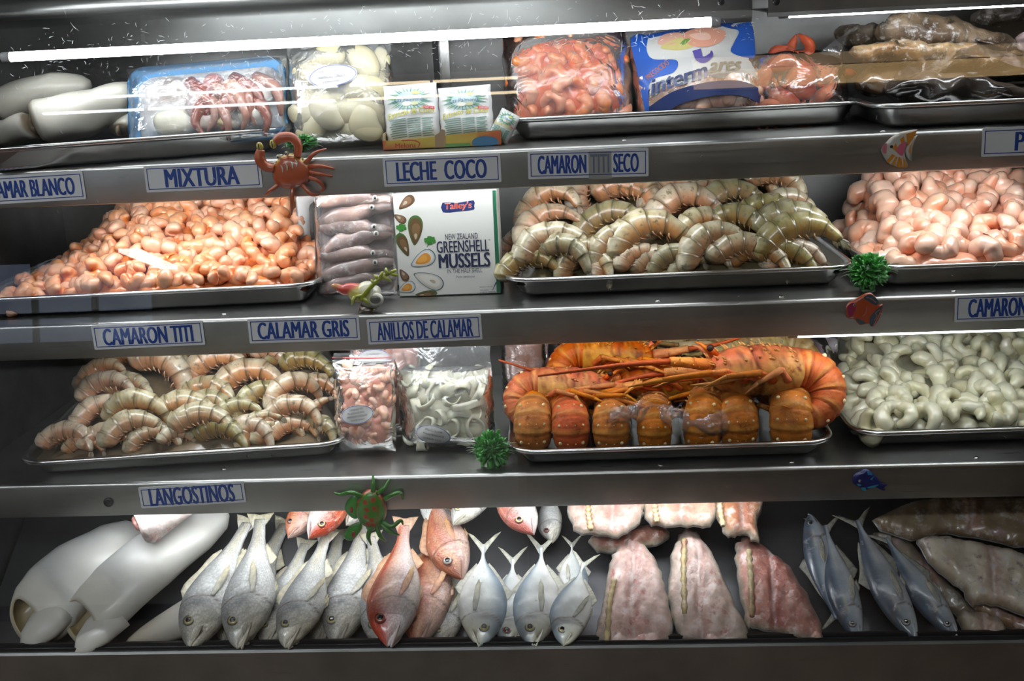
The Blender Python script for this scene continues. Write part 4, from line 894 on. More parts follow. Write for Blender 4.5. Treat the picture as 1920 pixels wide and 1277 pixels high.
def finmesh(mb, ol, col, tip=None, th=.0009, rays=(1, 0), y0=0.0, bow=0.0):
    ol = np.asarray(ol, float); lo, hi = ol.min(0), ol.max(0); sz = max(hi-lo); rd = np.asarray(rays, float); pr = np.array([-rd[1], rd[0]])
    o2 = []
    for i in range(len(ol)):
        a, b = ol[i], ol[(i+1) % len(ol)]; k = max(1, int(np.linalg.norm(b-a)/(sz/14)))
        for j in range(k): o2.append(a+(b-a)*j/k)
    o2 = np.array(o2); c0 = ol.mean(0)
    bowf = lambda x, z: bow*(((x-c0[0])*rd[0]+(z-c0[1])*rd[1])/sz+.5)**2
    fr = lambda x, z, d: -y0+th*(.6+.7*np.sin((x*pr[0]+z*pr[1])/sz*70))*np.minimum(1, d/(sz*.03)+.25)+bowf(x, z)
    bk = lambda x, z, d: y0+th*.5-bowf(x, z)
    def cf(x, z, d):
        t = ((x-c0[0])*rd[0]+(z-c0[1])*rd[1])/sz+.5
        C = mix(col, tip if tip is not None else np.asarray(col)*.8, t); return mix(C, np.asarray(col)*.55, .35*(np.sin((x*pr[0]+z*pr[1])/sz*70) < -.3))
    slab(mb, o2, sz/18, fr, bk, cf); return mb
def fish(label, M, L, kind, pal, seed=0, bend=0.0, gape=.0, group=None, mat='fishskin', iris='eyeg', pect=True, pang=None, cat='fish', fins=True, headonly=0.0):
    K = KINDS[kind]; rg = np.random.default_rng(seed); t = thing(kind if kind != 'jack' else 'jack_fish', label, cat, M, group)
    N, n = 60, 36; u = np.linspace(0, 1, N); B = K['body']*L
    fw = {'croaker': 1.27, 'snapper': 1.06, 'jack': 1.02, 'mackerel': 1.28}[kind]; top, bot, th = curve(K['top'], u)*L*fw, curve(K['bot'], u)*L*fw, np.maximum(curve(K['th'], u), .003)*L
    pf = PALS[pal]; bd = lambda x: bend*L*((x/L-.45)**2)*4
    a = np.linspace(0, 2*math.pi, n, endpoint=False)-math.pi/2; sa, ca = np.sin(a), np.cos(a)
    S = np.sign(sa)*np.abs(sa)**.95; Cc = np.sign(ca)*np.abs(ca)**.80
    U = u[:, None]+0*a; SS = S[None]+0*U
    half = np.where(SS > 0, top[:, None], bot[:, None]); Zz = SS*half; Yy = -Cc[None]*th[:, None]
    # gill cover: step where the plate ends; mouth crease; cheek
    GO = {'croaker': .345, 'snapper': .34, 'jack': .275, 'mackerel': .25}[kind]; uo = GO-.075*SS**2-.02*SS; du = U-uo
    st = (.10*np.exp(-np.clip(-du, 0, 9)/.06)*(du < 0)-.09*np.exp(-np.clip(du, 0, 9)/.045)*(du >= 0))
    up_ = GO*.72-.05*SS**2; st += .05*np.exp(-((U-up_)/.012)**2)-.05*np.exp(-((U-up_-.018)/.010)**2)
    ml = K['eye'][0]*1.0; sm = -.12-.55*U/ml; mouth = np.exp(-((SS-sm)/.15)**2)*(U < ml)*ss(ml, ml*.7, U)
    st -= .42*mouth
    Yy = Yy*(1+st*np.abs(Cc)[None]); Zz = Zz*(1+.3*st*0)
    X = U*B; Zz = Zz+bd(X)
    CC = pf(U, SS, None); CC = mix(CC, (.10, .06, .04), .9*mouth**2); CC = mix(CC, (.16, .11, .08), .85*np.exp(-((du-.006)/.009)**2)); CC = mix(CC, CC*.82+.06, .5*np.exp(-((U-up_-.018)/.012)**2))
    P = np.stack([X, Yy, Zz], -1); m = MB(); uv = np.stack([U, a[None]/(2*math.pi)+.25+0*U], -1)
    m.grid(P, CC, uv, True); m.f = [q[::-1] for q in m.f]
    k = m.n; m.add([P[0].mean(0)-np.array([L*.004, 0, 0]), P[-1].mean(0)], [], [CC[0].mean(0), CC[-1].mean(0)])
    for j in range(n):
        m.f.append((j, (j+1) % n, k)); e = (N-1)*n; m.f.append((e+(j+1) % n, e+j, k+1))
    m.noise(L*.0035, 9/L, seed); m.build('body', MAT[mat], t)
    # jaw lips
    lp = MB(); jl = ml*B*1.02
    for sd in (-1, 1):
        q = [(-.004*L, 0, -.004*L), (jl*.35, sd*np.interp(.35*ml, u, th)*.86, -.012*L-np.interp(.35*ml, u, bot)*.30), (jl*.85, sd*np.interp(.85*ml, u, th)*.97, -np.interp(.85*ml, u, bot)*.55)]
        lp.tube(smooth(q, 5), [L*.007, L*.008, L*.0095, L*.004], 8, np.asarray(pf(np.array([.03]), np.array([-.3]), None))[0]*1.05, (0, .2, 1))
    lp.build('lips', MAT[mat], t)
    eu, es, er = K['eye']; er *= L; ex = eu*B; ez = es*np.interp(eu, u, top)*1.25+bd(ex)
    for sd in (-1, 1):
        cy = np.interp(eu, u, th)*.86*sd
        e = MB().loft([(ex, cy-sd*er*.3, ez), (ex, cy+sd*er*.12, ez), (ex, cy+sd*er*.34, ez), (ex, cy+sd*er*.46, ez)], [er*1.05, er, er*.78, er*.3], [er*1.05, er, er*.78, er*.3], 18, (0, 0, 1), WHITE)
        eo = e.build('eye', MAT[iris], t)
        rm = MB(); aa = np.linspace(0, 2*math.pi, 25); er = er*1.0; ring = np.stack([ex+np.cos(aa)*er*1.06, 0*aa+cy+sd*er*.10, ez+np.sin(aa)*er*1.06], 1)
        rm.tube(ring, er*.17, 6, np.asarray(pf(np.array([.12]), np.array([.5]), None))[0]*.38, (0, 1, .01)); rm.build('eye_rim', MAT[mat], eo)
        pm = MB().loft([(ex, cy+sd*er*.30, ez), (ex, cy+sd*er*.47, ez), (ex, cy+sd*er*.52, ez)], [er*.62, er*.58, er*.25], [er*.62, er*.58, er*.25], 14, (0, 0, 1)); pm.build('pupil', MAT['eyeb'], eo)
    if not fins: return t
    fc, ft = FINC[pal]; tl = L-B
    x0 = B*.93; z0 = bd(B); hb_ = np.interp(.95, u, top)*.9
    if K['tail'] == 'square': ol = [(x0, z0-hb_*.9), (x0+tl*.5, z0-L*.060), (x0+tl*1.15, z0-L*.088), (x0+tl*1.08, z0-L*.03), (x0+tl*1.0, z0+L*.005), (x0+tl*1.10, z0+L*.04), (x0+tl*1.15, z0+L*.092), (x0+tl*.5, z0+L*.062), (x0, z0+hb_*.9)]
    else: ol = [(x0, z0-hb_*.9), (x0+tl*.35, z0-L*.042), (x0+tl*1.2, z0-L*.135), (x0+tl*1.02, z0-L*.085), (x0+tl*.50, z0-L*.006), (x0+tl*.50, z0+L*.006), (x0+tl*1.02, z0+L*.085), (x0+tl*1.2, z0+L*.135), (x0+tl*.35, z0+L*.042), (x0, z0+hb_*.9)]
    finmesh(MB(), ol, fc, ft, L*.005, (1, 0)).build('tail_fin', MAT['fin'], t)
    def edge(uu, sgn): return (uu*B, bd(uu*B)+sgn*np.interp(uu, u, top if sgn > 0 else bot)*.96)
    dr = []
    if kind in ('croaker', 'snapper'):
        us = np.linspace(.32, .74, 9); hh = np.array([.02, .055, .060, .052, .040, .036, .042, .036, .01])*L
    else: us = np.linspace(.42, .80, 7); hh = np.array([.02, .06, .035, .022, .018, .015, .005])*L
    base = [edge(q, 1) for q in us]; ol = [(b[0], b[1]-L*.006) for b in base]+[(b[0]+L*.02, b[1]+h) for b, h in zip(base[::-1], hh[::-1])]
    finmesh(MB(), ol, fc, ft, L*.004, (.45, .9)).build('dorsal_fin', MAT['fin'], t)
    us = np.linspace(.62, .78, 5) if kind in ('croaker', 'snapper') else np.linspace(.50, .80, 6); hh = np.interp(np.linspace(0, 1, len(us)), [0, .2, 1], [.02, .06, .008])*L
    base = [edge(q, -1) for q in us]; ol = [(b[0], b[1]+L*.006) for b in base]+[(b[0]+L*.02, b[1]-h) for b, h in zip(base[::-1], hh[::-1])]
    finmesh(MB(), ol, fc, ft, L*.004, (.45, -.9)).build('anal_fin', MAT['fin'], t)
    if pect:
        pl = L*(.22 if kind != 'jack' else .27); w = L*.032
        for sd in (-1, 1):
            an = math.radians((pang if pang is not None else rg.uniform(-28, 8))); gu = GO+.015; bx, bz = gu*B, -.25*np.interp(gu, u, bot)+bd(gu*B)
            pts = np.array([(0, -w*.35), (pl*.3, -w*.8), (pl*.75, -w*.75), (pl, -w*.1), (pl*.8, w*.45), (pl*.4, w*.65), (0, w*.35)])
            R2 = np.array([[math.cos(an), -math.sin(an)], [math.sin(an), math.cos(an)]]); pts = pts@R2.T+np.array([bx, bz])
            finmesh(MB(), pts, fc, ft, L*.004, (math.cos(an), math.sin(an)), sd*(np.interp(gu+.04, u, th)*1.00), 0 if sd > 0 else L*.012).build('pectoral_fin', MAT['fin'], t)
        for sd in (-1, 1):
            b = edge(.34, -1); pl2 = L*.13; pts = [(b[0], b[1]+.012*L), (b[0]+pl2*.5, b[1]-.022*L), (b[0]+pl2, b[1]-.012*L), (b[0]+pl2*.7, b[1]+.014*L), (b[0]+pl2*.3, b[1]+.022*L)]
            finmesh(MB(), pts, fc, ft, L*.004, (1, -.1), sd*L*.020).build('pelvic_fin', MAT['fin'], t)
    return t
ct, st_ = math.cos(math.radians(BED_T)), math.sin(math.radians(BED_T))
def bed(px, py, off): return onplane(px, py, BED_P+BED_N*off, BED_N)
def lay(h, tl, off, flip=False, lift=0.0):
    # head pixel, tail pixel, height above the pan -> matrix and length
    A, B = bed(*h, off), bed(*tl, off+lift); d = B-A; L = float(np.linalg.norm(d))
    x = d/L; y = -(BED_N-x*np.dot(BED_N, x)); y = -(-y/np.linalg.norm(y)); z = np.cross(x, y)
    if flip: y, z = y, z
    M = Matrix(((x[0], y[0], z[0], A[0]), (x[1], y[1], z[1], A[1]), (x[2], y[2], z[2], A[2]), (0, 0, 0, 1)))
    if flip: M = M @ Matrix.Rotation(math.pi, 4, 'X')
    return M, L
FISH = [ # label, head px, tail px, height, kind, palette, back to the right?, bend, iris
 ('yellowish silver croaker next to the white squid tubes, belly slit open', (352, 1217), (470, 956), .050, 'croaker', 'croaker', 1, -.02, 'eyeg'),
 ('big silver croaker, second from the squid tubes, dark gill patch', (452, 1215), (498, 950), .056, 'croaker', 'croaker', 1, .03, 'eyeg'),
 ('silver croaker in front of the green toy beetle, yellow-rimmed eye', (540, 1215), (622, 985), .058, 'croaker', 'croaker', 1, .02, 'eyeg'),
 ('shaded croaker sunk between two larger silver croakers', (497, 1213), (580, 1000), .024, 'croaker', 'croaker', 1, .0, 'eyeg'),
 ('dull grey croaker to the right of the third big one', (632, 1212), (690, 960), .030, 'croaker', 'croaker', 1, .02, 'eyeg'),
 ('white-bellied croaker half under the red snapper', (722, 1212), (705, 985), .038, 'croaker', 'croaker', 1, .05, 'eyeg'),
 ('red-backed pink snapper lying on top, nearest the glass', (732, 1212), (768, 958), .066, 'snapper', 'snapper', 1, .03, 'eyer'),
 ('reddish snapper underneath, to the right of the red-backed one', (785, 1212), (835, 955), .030, 'snapper', 'snapper2', 1, .02, 'eyer'),
 ('pink snapper higher up with a clear round silver eye', (866, 1086), (800, 900), .052, 'snapper', 'snapper2', 1, .0, 'eyes'),
 ('silver jack fish, leftmost of the forked-tail ones', (900, 1212), (908, 992), .052, 'jack', 'jack', 0, .0, 'eyeg'),
 ('small silver jack between two larger jacks, red-ringed eye', (958, 1212), (962, 1020), .040, 'jack', 'jack', 1, .0, 'eyer'),
 ('silver jack with a cut belly, third of the forked-tail row', (1003, 1212), (1020, 994), .050, 'jack', 'jack', 1, .02, 'eyeg'),
 ('silver jack with a bluish back beside the first fillet', (1056, 1210), (1100, 1030), .058, 'jack', 'jack', 1, .0, 'eyeg'),
 ('yellowish fish low in the gap between the snappers and the jacks', (828, 1214), (862, 1040), .012, 'croaker', 'croaker', 1, .0, 'eyeg'),
 ('grey fish lying deep behind the two leftmost croakers', (418, 1210), (545, 960), .006, 'croaker', 'croaker', 1, .0, 'eyeg'),
 ('grey fish lying deep under the third croaker', (595, 1210), (640, 980), .004, 'croaker', 'croaker', 1, .0, 'eyeg'),
 ('jack showing only a white belly behind two others', (1075, 1130), (1072, 1000), .032, 'jack', 'jack', 0, .0, 'eyeg'),
]
for i, (lb, h, tl, off, kd, pl, bk, bd_, ir) in enumerate(FISH):
    M, L = lay(h, tl, off, not bk)
    fish(lb, M, L, kd, pl, 500+i, bd_, iris=ir, mat='fishsmooth' if kd == 'jack' else 'fishskin', cat='fish')
for i, (lb, h, tl, off, bk) in enumerate([('slender blue-grey mackerel, leftmost with its head down', (1606, 1200), (1535, 960), .040, 1), ('slender mackerel with open toothed jaw, middle of the three', (1712, 1198), (1588, 950), .046, 1), ('bluish mackerel nearest the flatfish', (1792, 1196), (1640, 985), .044, 1), ('dark mackerel with its tail towards the glass, beside the red fillet', (1515, 965), (1572, 1190), .036, 0)]):
    M, L = lay(h, tl, off, not bk)
    fish(lb, M, L, 'mackerel', 'mackerel', 560+i, -.02, group=None, mat='fishsmooth', iris='eyes')
# heads of the back layer, tucked under the shelf lip
for i, (lb, h, tl, off, kd, pl, bk) in enumerate([
 ('red fish head peeping out under the lowest shelf lip', (540, 1008), (640, 880), .070, 'snapper', 'snapper2', 1),
 ('pinkish white fish head with a dark fin, left of the green toy', (580, 1010), (680, 860), .085, 'snapper', 'snapper', 0),
 ('grey fish head under the lip just left of the green toy beetle', (650, 985), (735, 880), .075, 'croaker', 'croaker', 0),
 ('white fish jaw poking from under the shelf above the jacks', (850, 984), (960, 850), .085, 'croaker', 'croaker', 1),
 ('lilac-pink fish snout poking from under the shelf', (1000, 1002), (915, 850), .085, 'snapper', 'snapper', 1),
 ('brownish fish head behind the jacks', (1035, 1018), (1030, 900), .048, 'snapper', 'croaker', 1),
 ('grey tail-end fish lying behind the snappers', (850, 1000), (760, 900), .046, 'croaker', 'croaker', 0)]):
    M, L = lay(h, tl, off, not bk); fish(lb, M, L, kd, pl, 600+i, 0, iris='eyer' if 'red' in lb or 'brown' in lb else 'eyeg', fins=False)
# ------------------------------------------------------------------ giant squid tubes at the left
def squid_tube(label, A, B, ra, rb, seed, off, col=((.66, .65, .60), (.34, .36, .38)), hole=True, grp='giant white squid tubes'):
    P0, P1 = bed(*A, off), bed(*B, off*.9); N = 40; u = np.linspace(0, 1, N)
    c = P0+(P1-P0)*u[:, None]; L = np.linalg.norm(P1-P0); c = c+BED_N*(.012*np.sin(u*3.1))[:, None]
    prof = np.interp(u, [0, .05, .2, .5, .8, .95, 1], [.78, .90, 1.0, 1.0, .78, .45, .15])
    def rm(u_, a): return 1+.05*np.sin(2*a+seed+u_*3)+(.10*np.cos(a-1.0)-.06)*ss(.12, 0, u_)
    def cf(u_, a): C = mix(col[0], col[1], .55*ss(.2, 1.0, np.sin(a+.9))*ss(.02, .3, u_)); return mix(C, (.60, .54, .42), .35*ss(.25, .0, u_))
    t = thing('giant_squid_tube', label, 'squid', Matrix.Translation(Vector(P0)), grp); Mi = Matrix.Translation(Vector(-P0))
    m = MB(); m.loft(c, ra*prof, rb*prof, 40, BED_N, cf, rm, caps=False, ex=.9)
    k = 40; inner = MB(); ui = np.linspace(0, .30, 10); ci = P0+(P1-P0)*ui[:, None]+BED_N*(.012*np.sin(ui*3.1))[:, None]; pi_ = np.interp(ui, [0, .05, .2, .3], [.66, .74, .70, .15])
    axd = (P0-P1)/L
    def cut(q):
        s_ = np.clip((q-P0)@(-axd)/L, 0, 1); hh = (q-(P0+(P1-P0)*s_[:, None]))@BED_N; return q-axd*((hh+rb*.2)*.95*ss(.42, .0, s_))[:, None]
    m.v = [cut(q) for q in m.v]; m.noise(.0035, 26, seed); m.xform(Mi); m.build('mantle', MAT['squid'], t)
    inner.loft(ci, ra*pi_, rb*pi_, 40, BED_N, (.26, .20, .10), rm, caps=False, ex=.9); inner.f = [q[::-1] for q in inner.f]
    # rim joins the two skins
    V1 = np.concatenate(MB().loft(c, ra*prof, rb*prof, 40, BED_N, WHITE, rm, caps=False, ex=.9).v)[:40]; V2 = np.concatenate(inner.v)[:40]
    rim = (V1+V2)/2-(P1-P0)/L*.004; inner.grid(np.stack([V2, rim, V1]), np.array([[(.45, .38, .24)]*40, [(.66, .60, .48)]*40, [(.64, .62, .55)]*40]), None, True); inner.v = [cut(q) for q in inner.v]; inner.noise(.0035, 26, seed); inner.xform(Mi)
    io = inner.build('mouth_cavity', MAT['squid'], t); io['label'] = 'yellowish hollow open end'
    # pointed lower lip of the mantle opening
    ax = (P0-P1)/L; side = np.cross(BED_N, ax); side /= np.linalg.norm(side)
    if side[0] < 0: side = -side
    pl = MB(); b0 = P0+side*ra*.50-ax*.05+BED_N*rb*.16; pl.loft([b0, b0+ax*.035+side*.002, b0+ax*.060-BED_N*.006, b0+ax*.078-BED_N*.012], np.array([.55, .52, .36, .05])*ra, np.array([.50, .46, .34, .05])*rb, 22, BED_N, (.66, .64, .58)); pl.xform(Mi); pl.build('collar_point', MAT['squid'], t)
    return t
squid_tube('huge white squid tube at the far left, open end to the glass', (46, 1172), (262, 985), .054, .036, 1, .042)
squid_tube('huge white squid tube lying over the other, open end left', (150, 1180), (420, 960), .050, .035, 2, .052)
# pointed end of a third one underneath
t = thing('giant_squid_tube', 'pointed white squid end sticking out under the two big tubes', 'squid', None)
A, B = bed(233, 1212, .022), bed(370, 1150, .030); m = MB(); u = np.linspace(0, 1, 14)
m.loft(A+(B-A)*u[:, None], .030*np.sqrt(u+.003), .026*np.sqrt(u+.003), 24, BED_N, lambda u, a: mix((.55, .48, .36), (.62, .60, .54), u)); t.matrix_world = Matrix.Translation(Vector(A)); m.xform(Matrix.Translation(Vector(-A))); m.build('mantle', MAT['squid'], t)
# cut white fish section with its cavity, above the squid tubes
A, B = bed(262, 985, .115), bed(345, 935, .125); t = thing('fish_section', 'cut white fish section with a pink belly hole above the squid tubes', 'fish', Matrix.Translation(Vector(A)))
u = np.linspace(0, 1, 14); m = MB(); m.loft((B-A)*u[:, None]-.0*BED_N, .040*np.interp(u, [0, .1, 1], [.85, 1, .8]), .028*np.interp(u, [0, .1, 1], [.85, 1, .8]), 30, BED_N, lambda u, a: mix((.72, .62, .58), (.42, .46, .52), ss(.15, .7, u)*ss(-.4, .6, np.cos(a))), lambda u, a: 1-.28*np.exp(-((a-1.57)/.5)**2)*ss(.5, 0, u)); m.noise(.003, 40, 4); m.build('flesh_body', MAT['flesh'], t)
ax = (A-B)/np.linalg.norm(B-A); MB().loft([ax*.001+BED_N*.006, ax*.006+BED_N*.006, ax*.007+BED_N*.006], [.014, .011, .003], [.011, .008, .003], 16, BED_N, (.34, .14, .12)).noise(.002, 90, 3).build('belly_hole', MAT['flesh'], t)
# ------------------------------------------------------------------ fillets with the backbone edge
def on_bed_frame(px, py, off):
    A = bed(px, py, off); ex = np.array([1.0, 0, 0]); ez = np.cross(ex, -BED_N); ez = np.array([0, ct, st_]); y = np.cross(ez, ex)
    y = -BED_N
    return A, ex, ez
def fillet(label, pix, off, base, streak, seed, spine=None, thick=.016, red=0.0, name='fish_fillet', mat='flesh', cat='fillet', edgec=(.50, .46, .36), group=None):
    pts = [bed(px, py, off) for px, py in pix]; c = np.mean(pts, 0); ex = np.array([1.0, 0, 0]); ez = np.array([0, ct, st_])
    ol = closed_smooth([((p-c)@ex, (p-c)@ez) for p in pts], 5); rg = np.random.default_rng(seed)
    hgt = ol[:, 1].max()-ol[:, 1].min(); xm = lambda z: np.interp(z, [ol[:, 1].min(), ol[:, 1].max()], [0.0, 0.0])
    ol = ol+rg.normal(0, .0014, ol.shape)
    M = Matrix(((1, 0, 0, c[0]), (0, st_, ct, c[1]), (0, -ct, st_, c[2]), (0, 0, 0, 1)))
    M = Matrix(((ex[0], -BED_N[0], ez[0], c[0]), (ex[1], -BED_N[1], ez[1], c[1]), (ex[2], -BED_N[2], ez[2], c[2]), (0, 0, 0, 1)))
    t = thing(name, label, cat, M, group); ph = rg.uniform(0, 6, 4); W = ol[:, 0].max()-ol[:, 0].min()
    def fr(x, z, d):
        e = np.sqrt(np.clip(d/.014, 0, 1)); gr = np.exp(-((x-W*.03*np.sin(z*30))/.0035)**2)
        return thick*e*.75+.0018*np.sin(x*150+ph[0])*np.sin(z*38+ph[1])*e+.0010*np.sin(x*260-z*120+ph[2])*e+rg.normal(0, .00045, x.shape)*e-.0032*gr*e
    def cf(x, z, d):
        q = np.clip(.5+.5*np.sin(x*110+z*45+ph[3])*np.sin(z*70-x*60+ph[1])+.35*np.sin(x*210+z*33), 0, 1); C = mix(base, streak, .55*q); C = mix(C, (.46, .13, .11), (.45+red)*np.exp(-((x-W*.03*np.sin(z*30)-.002)/.012)**2)); C = mix(C, (.80, .74, .68), .55*np.exp(-((x-W*.03*np.sin(z*30))/.0022)**2))
        return mix(C, edgec, ss(.007, .0005, d)*.9)
    m = MB(); slab(m, ol, .0036, fr, .004, cf); m.build('flesh', MAT[mat], t)
    sk = MB(); slab(sk, ol*1.015, .012, -.003, .0055, (.26, .27, .28)); sk.build('skin', MAT['fishsmooth'], t)
    if spine:
        q = [((bed(px, py, off+thick*.9)-c)@ex, (bed(px, py, off+thick*.9)-c)@ez) for px, py in spine]; q = smooth(q, 16); b = MB()
        P = np.stack([q[:, 0], np.full(len(q), -thick*.80), q[:, 1]], 1); b.tube(P, .0042*(1+.22*np.sin(np.arange(len(q))*1.35)), 8, (.62, .50, .28), (0, 1, .01)); bo = b.build('backbone', MAT['flesh'], t); bo['label'] = 'knobbly yellowish cut backbone'
    return t
fillet('pinkish white fillet, leftmost of three, with a knobbly backbone down one side', [(1180, 1012), (1206, 1022), (1236, 1062), (1252, 1120), (1250, 1203), (1122, 1203), (1128, 1150), (1140, 1068), (1158, 1030)], .046, (.72, .47, .40), (.78, .62, .56), 11, [(1152, 1085), (1143, 1130), (1138, 1200)])
fillet('broad pale fillet, middle of three, with a ragged yellowish skin edge', [(1283, 994), (1312, 1004), (1346, 1060), (1372, 1120), (1400, 1198), (1290, 1203), (1268, 1180), (1254, 1102), (1262, 1030)], .046, (.76, .56, .48), (.80, .68, .60), 12, [(1283, 1010), (1282, 1070), (1284, 1150)])
fillet('deep red-pink fillet, rightmost of three, wide belly slit', [(1385, 1012), (1420, 1016), (1470, 1056), (1512, 1112), (1546, 1198), (1500, 1196), (1420, 1176), (1398, 1160), (1382, 1060)], .048, (.58, .27, .22), (.66, .42, .36), 13, [(1404, 1030), (1408, 1080), (1410, 1155)], red=.35)
fillet('salmon-pink fillet end in the back row above the first fillet', [(1075, 935), (1205, 930), (1205, 962), (1190, 986), (1165, 1004), (1120, 1002), (1078, 990)], .085, (.76, .44, .36), (.74, .52, .44), 14, [(1102, 935), (1104, 965), (1108, 992)])
fillet('thick fillet end in the back row above the middle fillet', [(1215, 925), (1338, 920), (1336, 978), (1310, 984), (1250, 984), (1216, 978)], .088, (.72, .40, .30), (.74, .54, .40), 15, [(1230, 925), (1228, 950), (1232, 978)])
fillet('orange-brown fillet end in the back row above the red fillet', [(1345, 925), (1425, 920), (1422, 985), (1420, 1014), (1395, 1000), (1372, 1004), (1350, 985)], .088, (.50, .22, .11), (.56, .32, .20), 16, [(1352, 925), (1350, 950), (1356, 985)])
fillet('dark brown flesh piece between the back row and the first fillet', [(1115, 1000), (1230, 985), (1250, 1010), (1180, 1035), (1120, 1030)], .040, (.40, .20, .15), (.46, .28, .22), 17)
# flatfish on the right
fillet('large pale flatfish with ragged fin edge at the right end', [(1722, 1010), (1790, 1012), (1850, 1022), (1925, 1042), (2010, 1080), (2010, 1190), (1920, 1150), (1850, 1130), (1822, 1132), (1800, 1100), (1752, 1062)], .066, (.80, .72, .58), (.66, .52, .36), 18, None, .020, name='flatfish', mat='squidg', cat='flatfish', edgec=(.34, .26, .16))
fillet('brown flatfish behind the large pale one, upper right', [(1640, 975), (1720, 940), (1830, 930), (1990, 945), (2000, 1030), (1900, 1020), (1780, 1000), (1700, 1010)], .060, (.26, .19, .11), (.34, .26, .16), 19, None, .016, name='flatfish', mat='squidg', cat='flatfish', edgec=(.20, .13, .07))
fillet('brown-grey flatfish wedged between mackerel and the pale flatfish', [(1640, 1000), (1700, 1010), (1755, 1070), (1800, 1110), (1830, 1150), (1790, 1150), (1730, 1090), (1670, 1030)], .034, (.26, .22, .16), (.34, .28, .2), 20, None, .014, name='flatfish', mat='squidg', cat='flatfish', edgec=(.2, .14, .08))
fillet('small cream fish end at the bottom right by the glass', [(1800, 1148), (1850, 1150), (1882, 1170), (1884, 1192), (1840, 1195), (1805, 1180)], .040, (.58, .50, .40), (.62, .55, .45), 21, None, .018, name='flatfish', mat='squidg', cat='flatfish', edgec=(.40, .30, .2))
fillet('long brown flatfish edge running under the pale flatfish', [(1818, 1128), (1850, 1128), (1925, 1160), (1990, 1180), (1990, 1200), (1900, 1180), (1840, 1150)], .040, (.30, .20, .12), (.36, .26, .18), 22, None, .014, name='flatfish', mat='squidg', cat='flatfish', edgec=(.2, .12, .06))
# ------------------------------------------------------------------ bags and packs
def pillow(w, h, depth, seed=0, wr=.0012, p=2.6, sag=.25, back=.6, n=40, nipx=0.0, flatb=.10):
    # returns front-surface function and a closed pillow mesh; XZ plane, base at z=0
    rg = np.random.default_rng(seed); K = rg.normal(size=(8, 2))*np.array([2.2/w, 2.2/h])*2.2; ph = rg.uniform(0, 6.28, 8)
    def prof(x, z):
        a = np.clip(np.abs(2*np.asarray(x)/w), 0, 1); zz = np.clip(np.asarray(z)/h, 0, 1); b = np.abs(2*zz-1)
        e = (1-a**p)**(1/1.8)*(1-b**p)**(1/1.8)*(1+sag*(.5-zz)*2)
        return e
    def wrk(x, z): 
        q = np.stack([np.asarray(x), np.asarray(z)], -1); return (np.sin(q@K.T+ph).sum(-1))*wr*np.clip(prof(x, z)*2, 0, 1)
    front = lambda x, z: -(depth*prof(x, z)+wrk(x, z))
    bk = lambda x, z: back*depth*prof(x, z)+.5*wrk(z, x)
    xs, zs = np.linspace(-w/2, w/2, n), np.linspace(0, h, n); X, Z = np.meshgrid(xs, zs, indexing='ij')
    def hx(Z, X): t = Z/h; return X*(1-nipx*np.abs(2*t-1)**2)*(1+.012*np.sin(t*23+seed))
    F = np.stack([hx(Z, X), front(X, Z), Z], -1); Bk = np.stack([hx(Z, X), bk(X, Z), Z], -1)
    m = MB(); m.grid(F, WHITE, np.stack([X, Z], -1)); nf = m.n; m.grid(Bk[::-1], WHITE, np.stack([X, Z], -1))
    return front, bk, m
def frost(mb): return mb
def inst_in(front, M, w, h, meshes, name, label, cat, group, space, s, seed, depth_in=.004, margin=.88, zlo=.03, zhi=.97, tilt=.5, maxn=120, flat=True):
    rg = np.random.default_rng(seed); c = 0
    for q in poisson(maxn, w*margin, h*(zhi-zlo), space, rg):
        x, z = q[0]-w*margin/2, q[1]+h*zlo; y = float(front(np.array(x), np.array(z)))+depth_in; e = .004
        gx = float(front(np.array(x+e), np.array(z))-front(np.array(x-e), np.array(z)))/(2*e); gz = float(front(np.array(x), np.array(z+e))-front(np.array(x), np.array(z-e)))/(2*e)
        n = np.array([np.clip(gx, -1, 1), -1, np.clip(gz, -1, 1)])+rg.normal(0, .3, 3)*tilt
        Ml = basis((x, y, z), n, rg.uniform(0, 6.28), tilt, rg, s*rg.uniform(.88, 1.14))
        put(meshes[rg.integers(len(meshes))], name, M @ Ml, label, cat, group); c += 1
    return c
def core(front, bk, w, h, shrink, mat, col, M, name, label, cat, seed=0, cell=.012, amp=.006, parent=None):
    # packed filling of a bag, lumpy
    rg = np.random.default_rng(seed); n = 60; xs, zs = np.linspace(-w/2*.97, w/2*.97, n), np.linspace(h*.015, h*.97, n); X, Z = np.meshgrid(xs, zs, indexing='ij')
    b = np.zeros_like(X)
    for q in rg.uniform(0, 1, (int(w*h/cell**2*1.1), 2)):
        d2 = ((X-(q[0]-.5)*w)**2+(Z-q[1]*h)**2)/(cell*.75)**2; b = np.maximum(b, np.sqrt(np.clip(1-d2, 0, 1)))
    F = front(X, Z)*.94+shrink+amp*(1-b); Bk = bk(X, Z)*.9; F = np.minimum(F, Bk-.0005)
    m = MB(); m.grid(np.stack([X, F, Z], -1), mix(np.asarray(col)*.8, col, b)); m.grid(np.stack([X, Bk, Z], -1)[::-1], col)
    o = m.build(name, mat, parent, True, None if parent else M)
    if parent is None: tag(o, label, cat, None, 'stuff')
    return o
def at_shelf(px, py, s, dz=.0):
    return atZ(px, py, ZT[s]+dz)
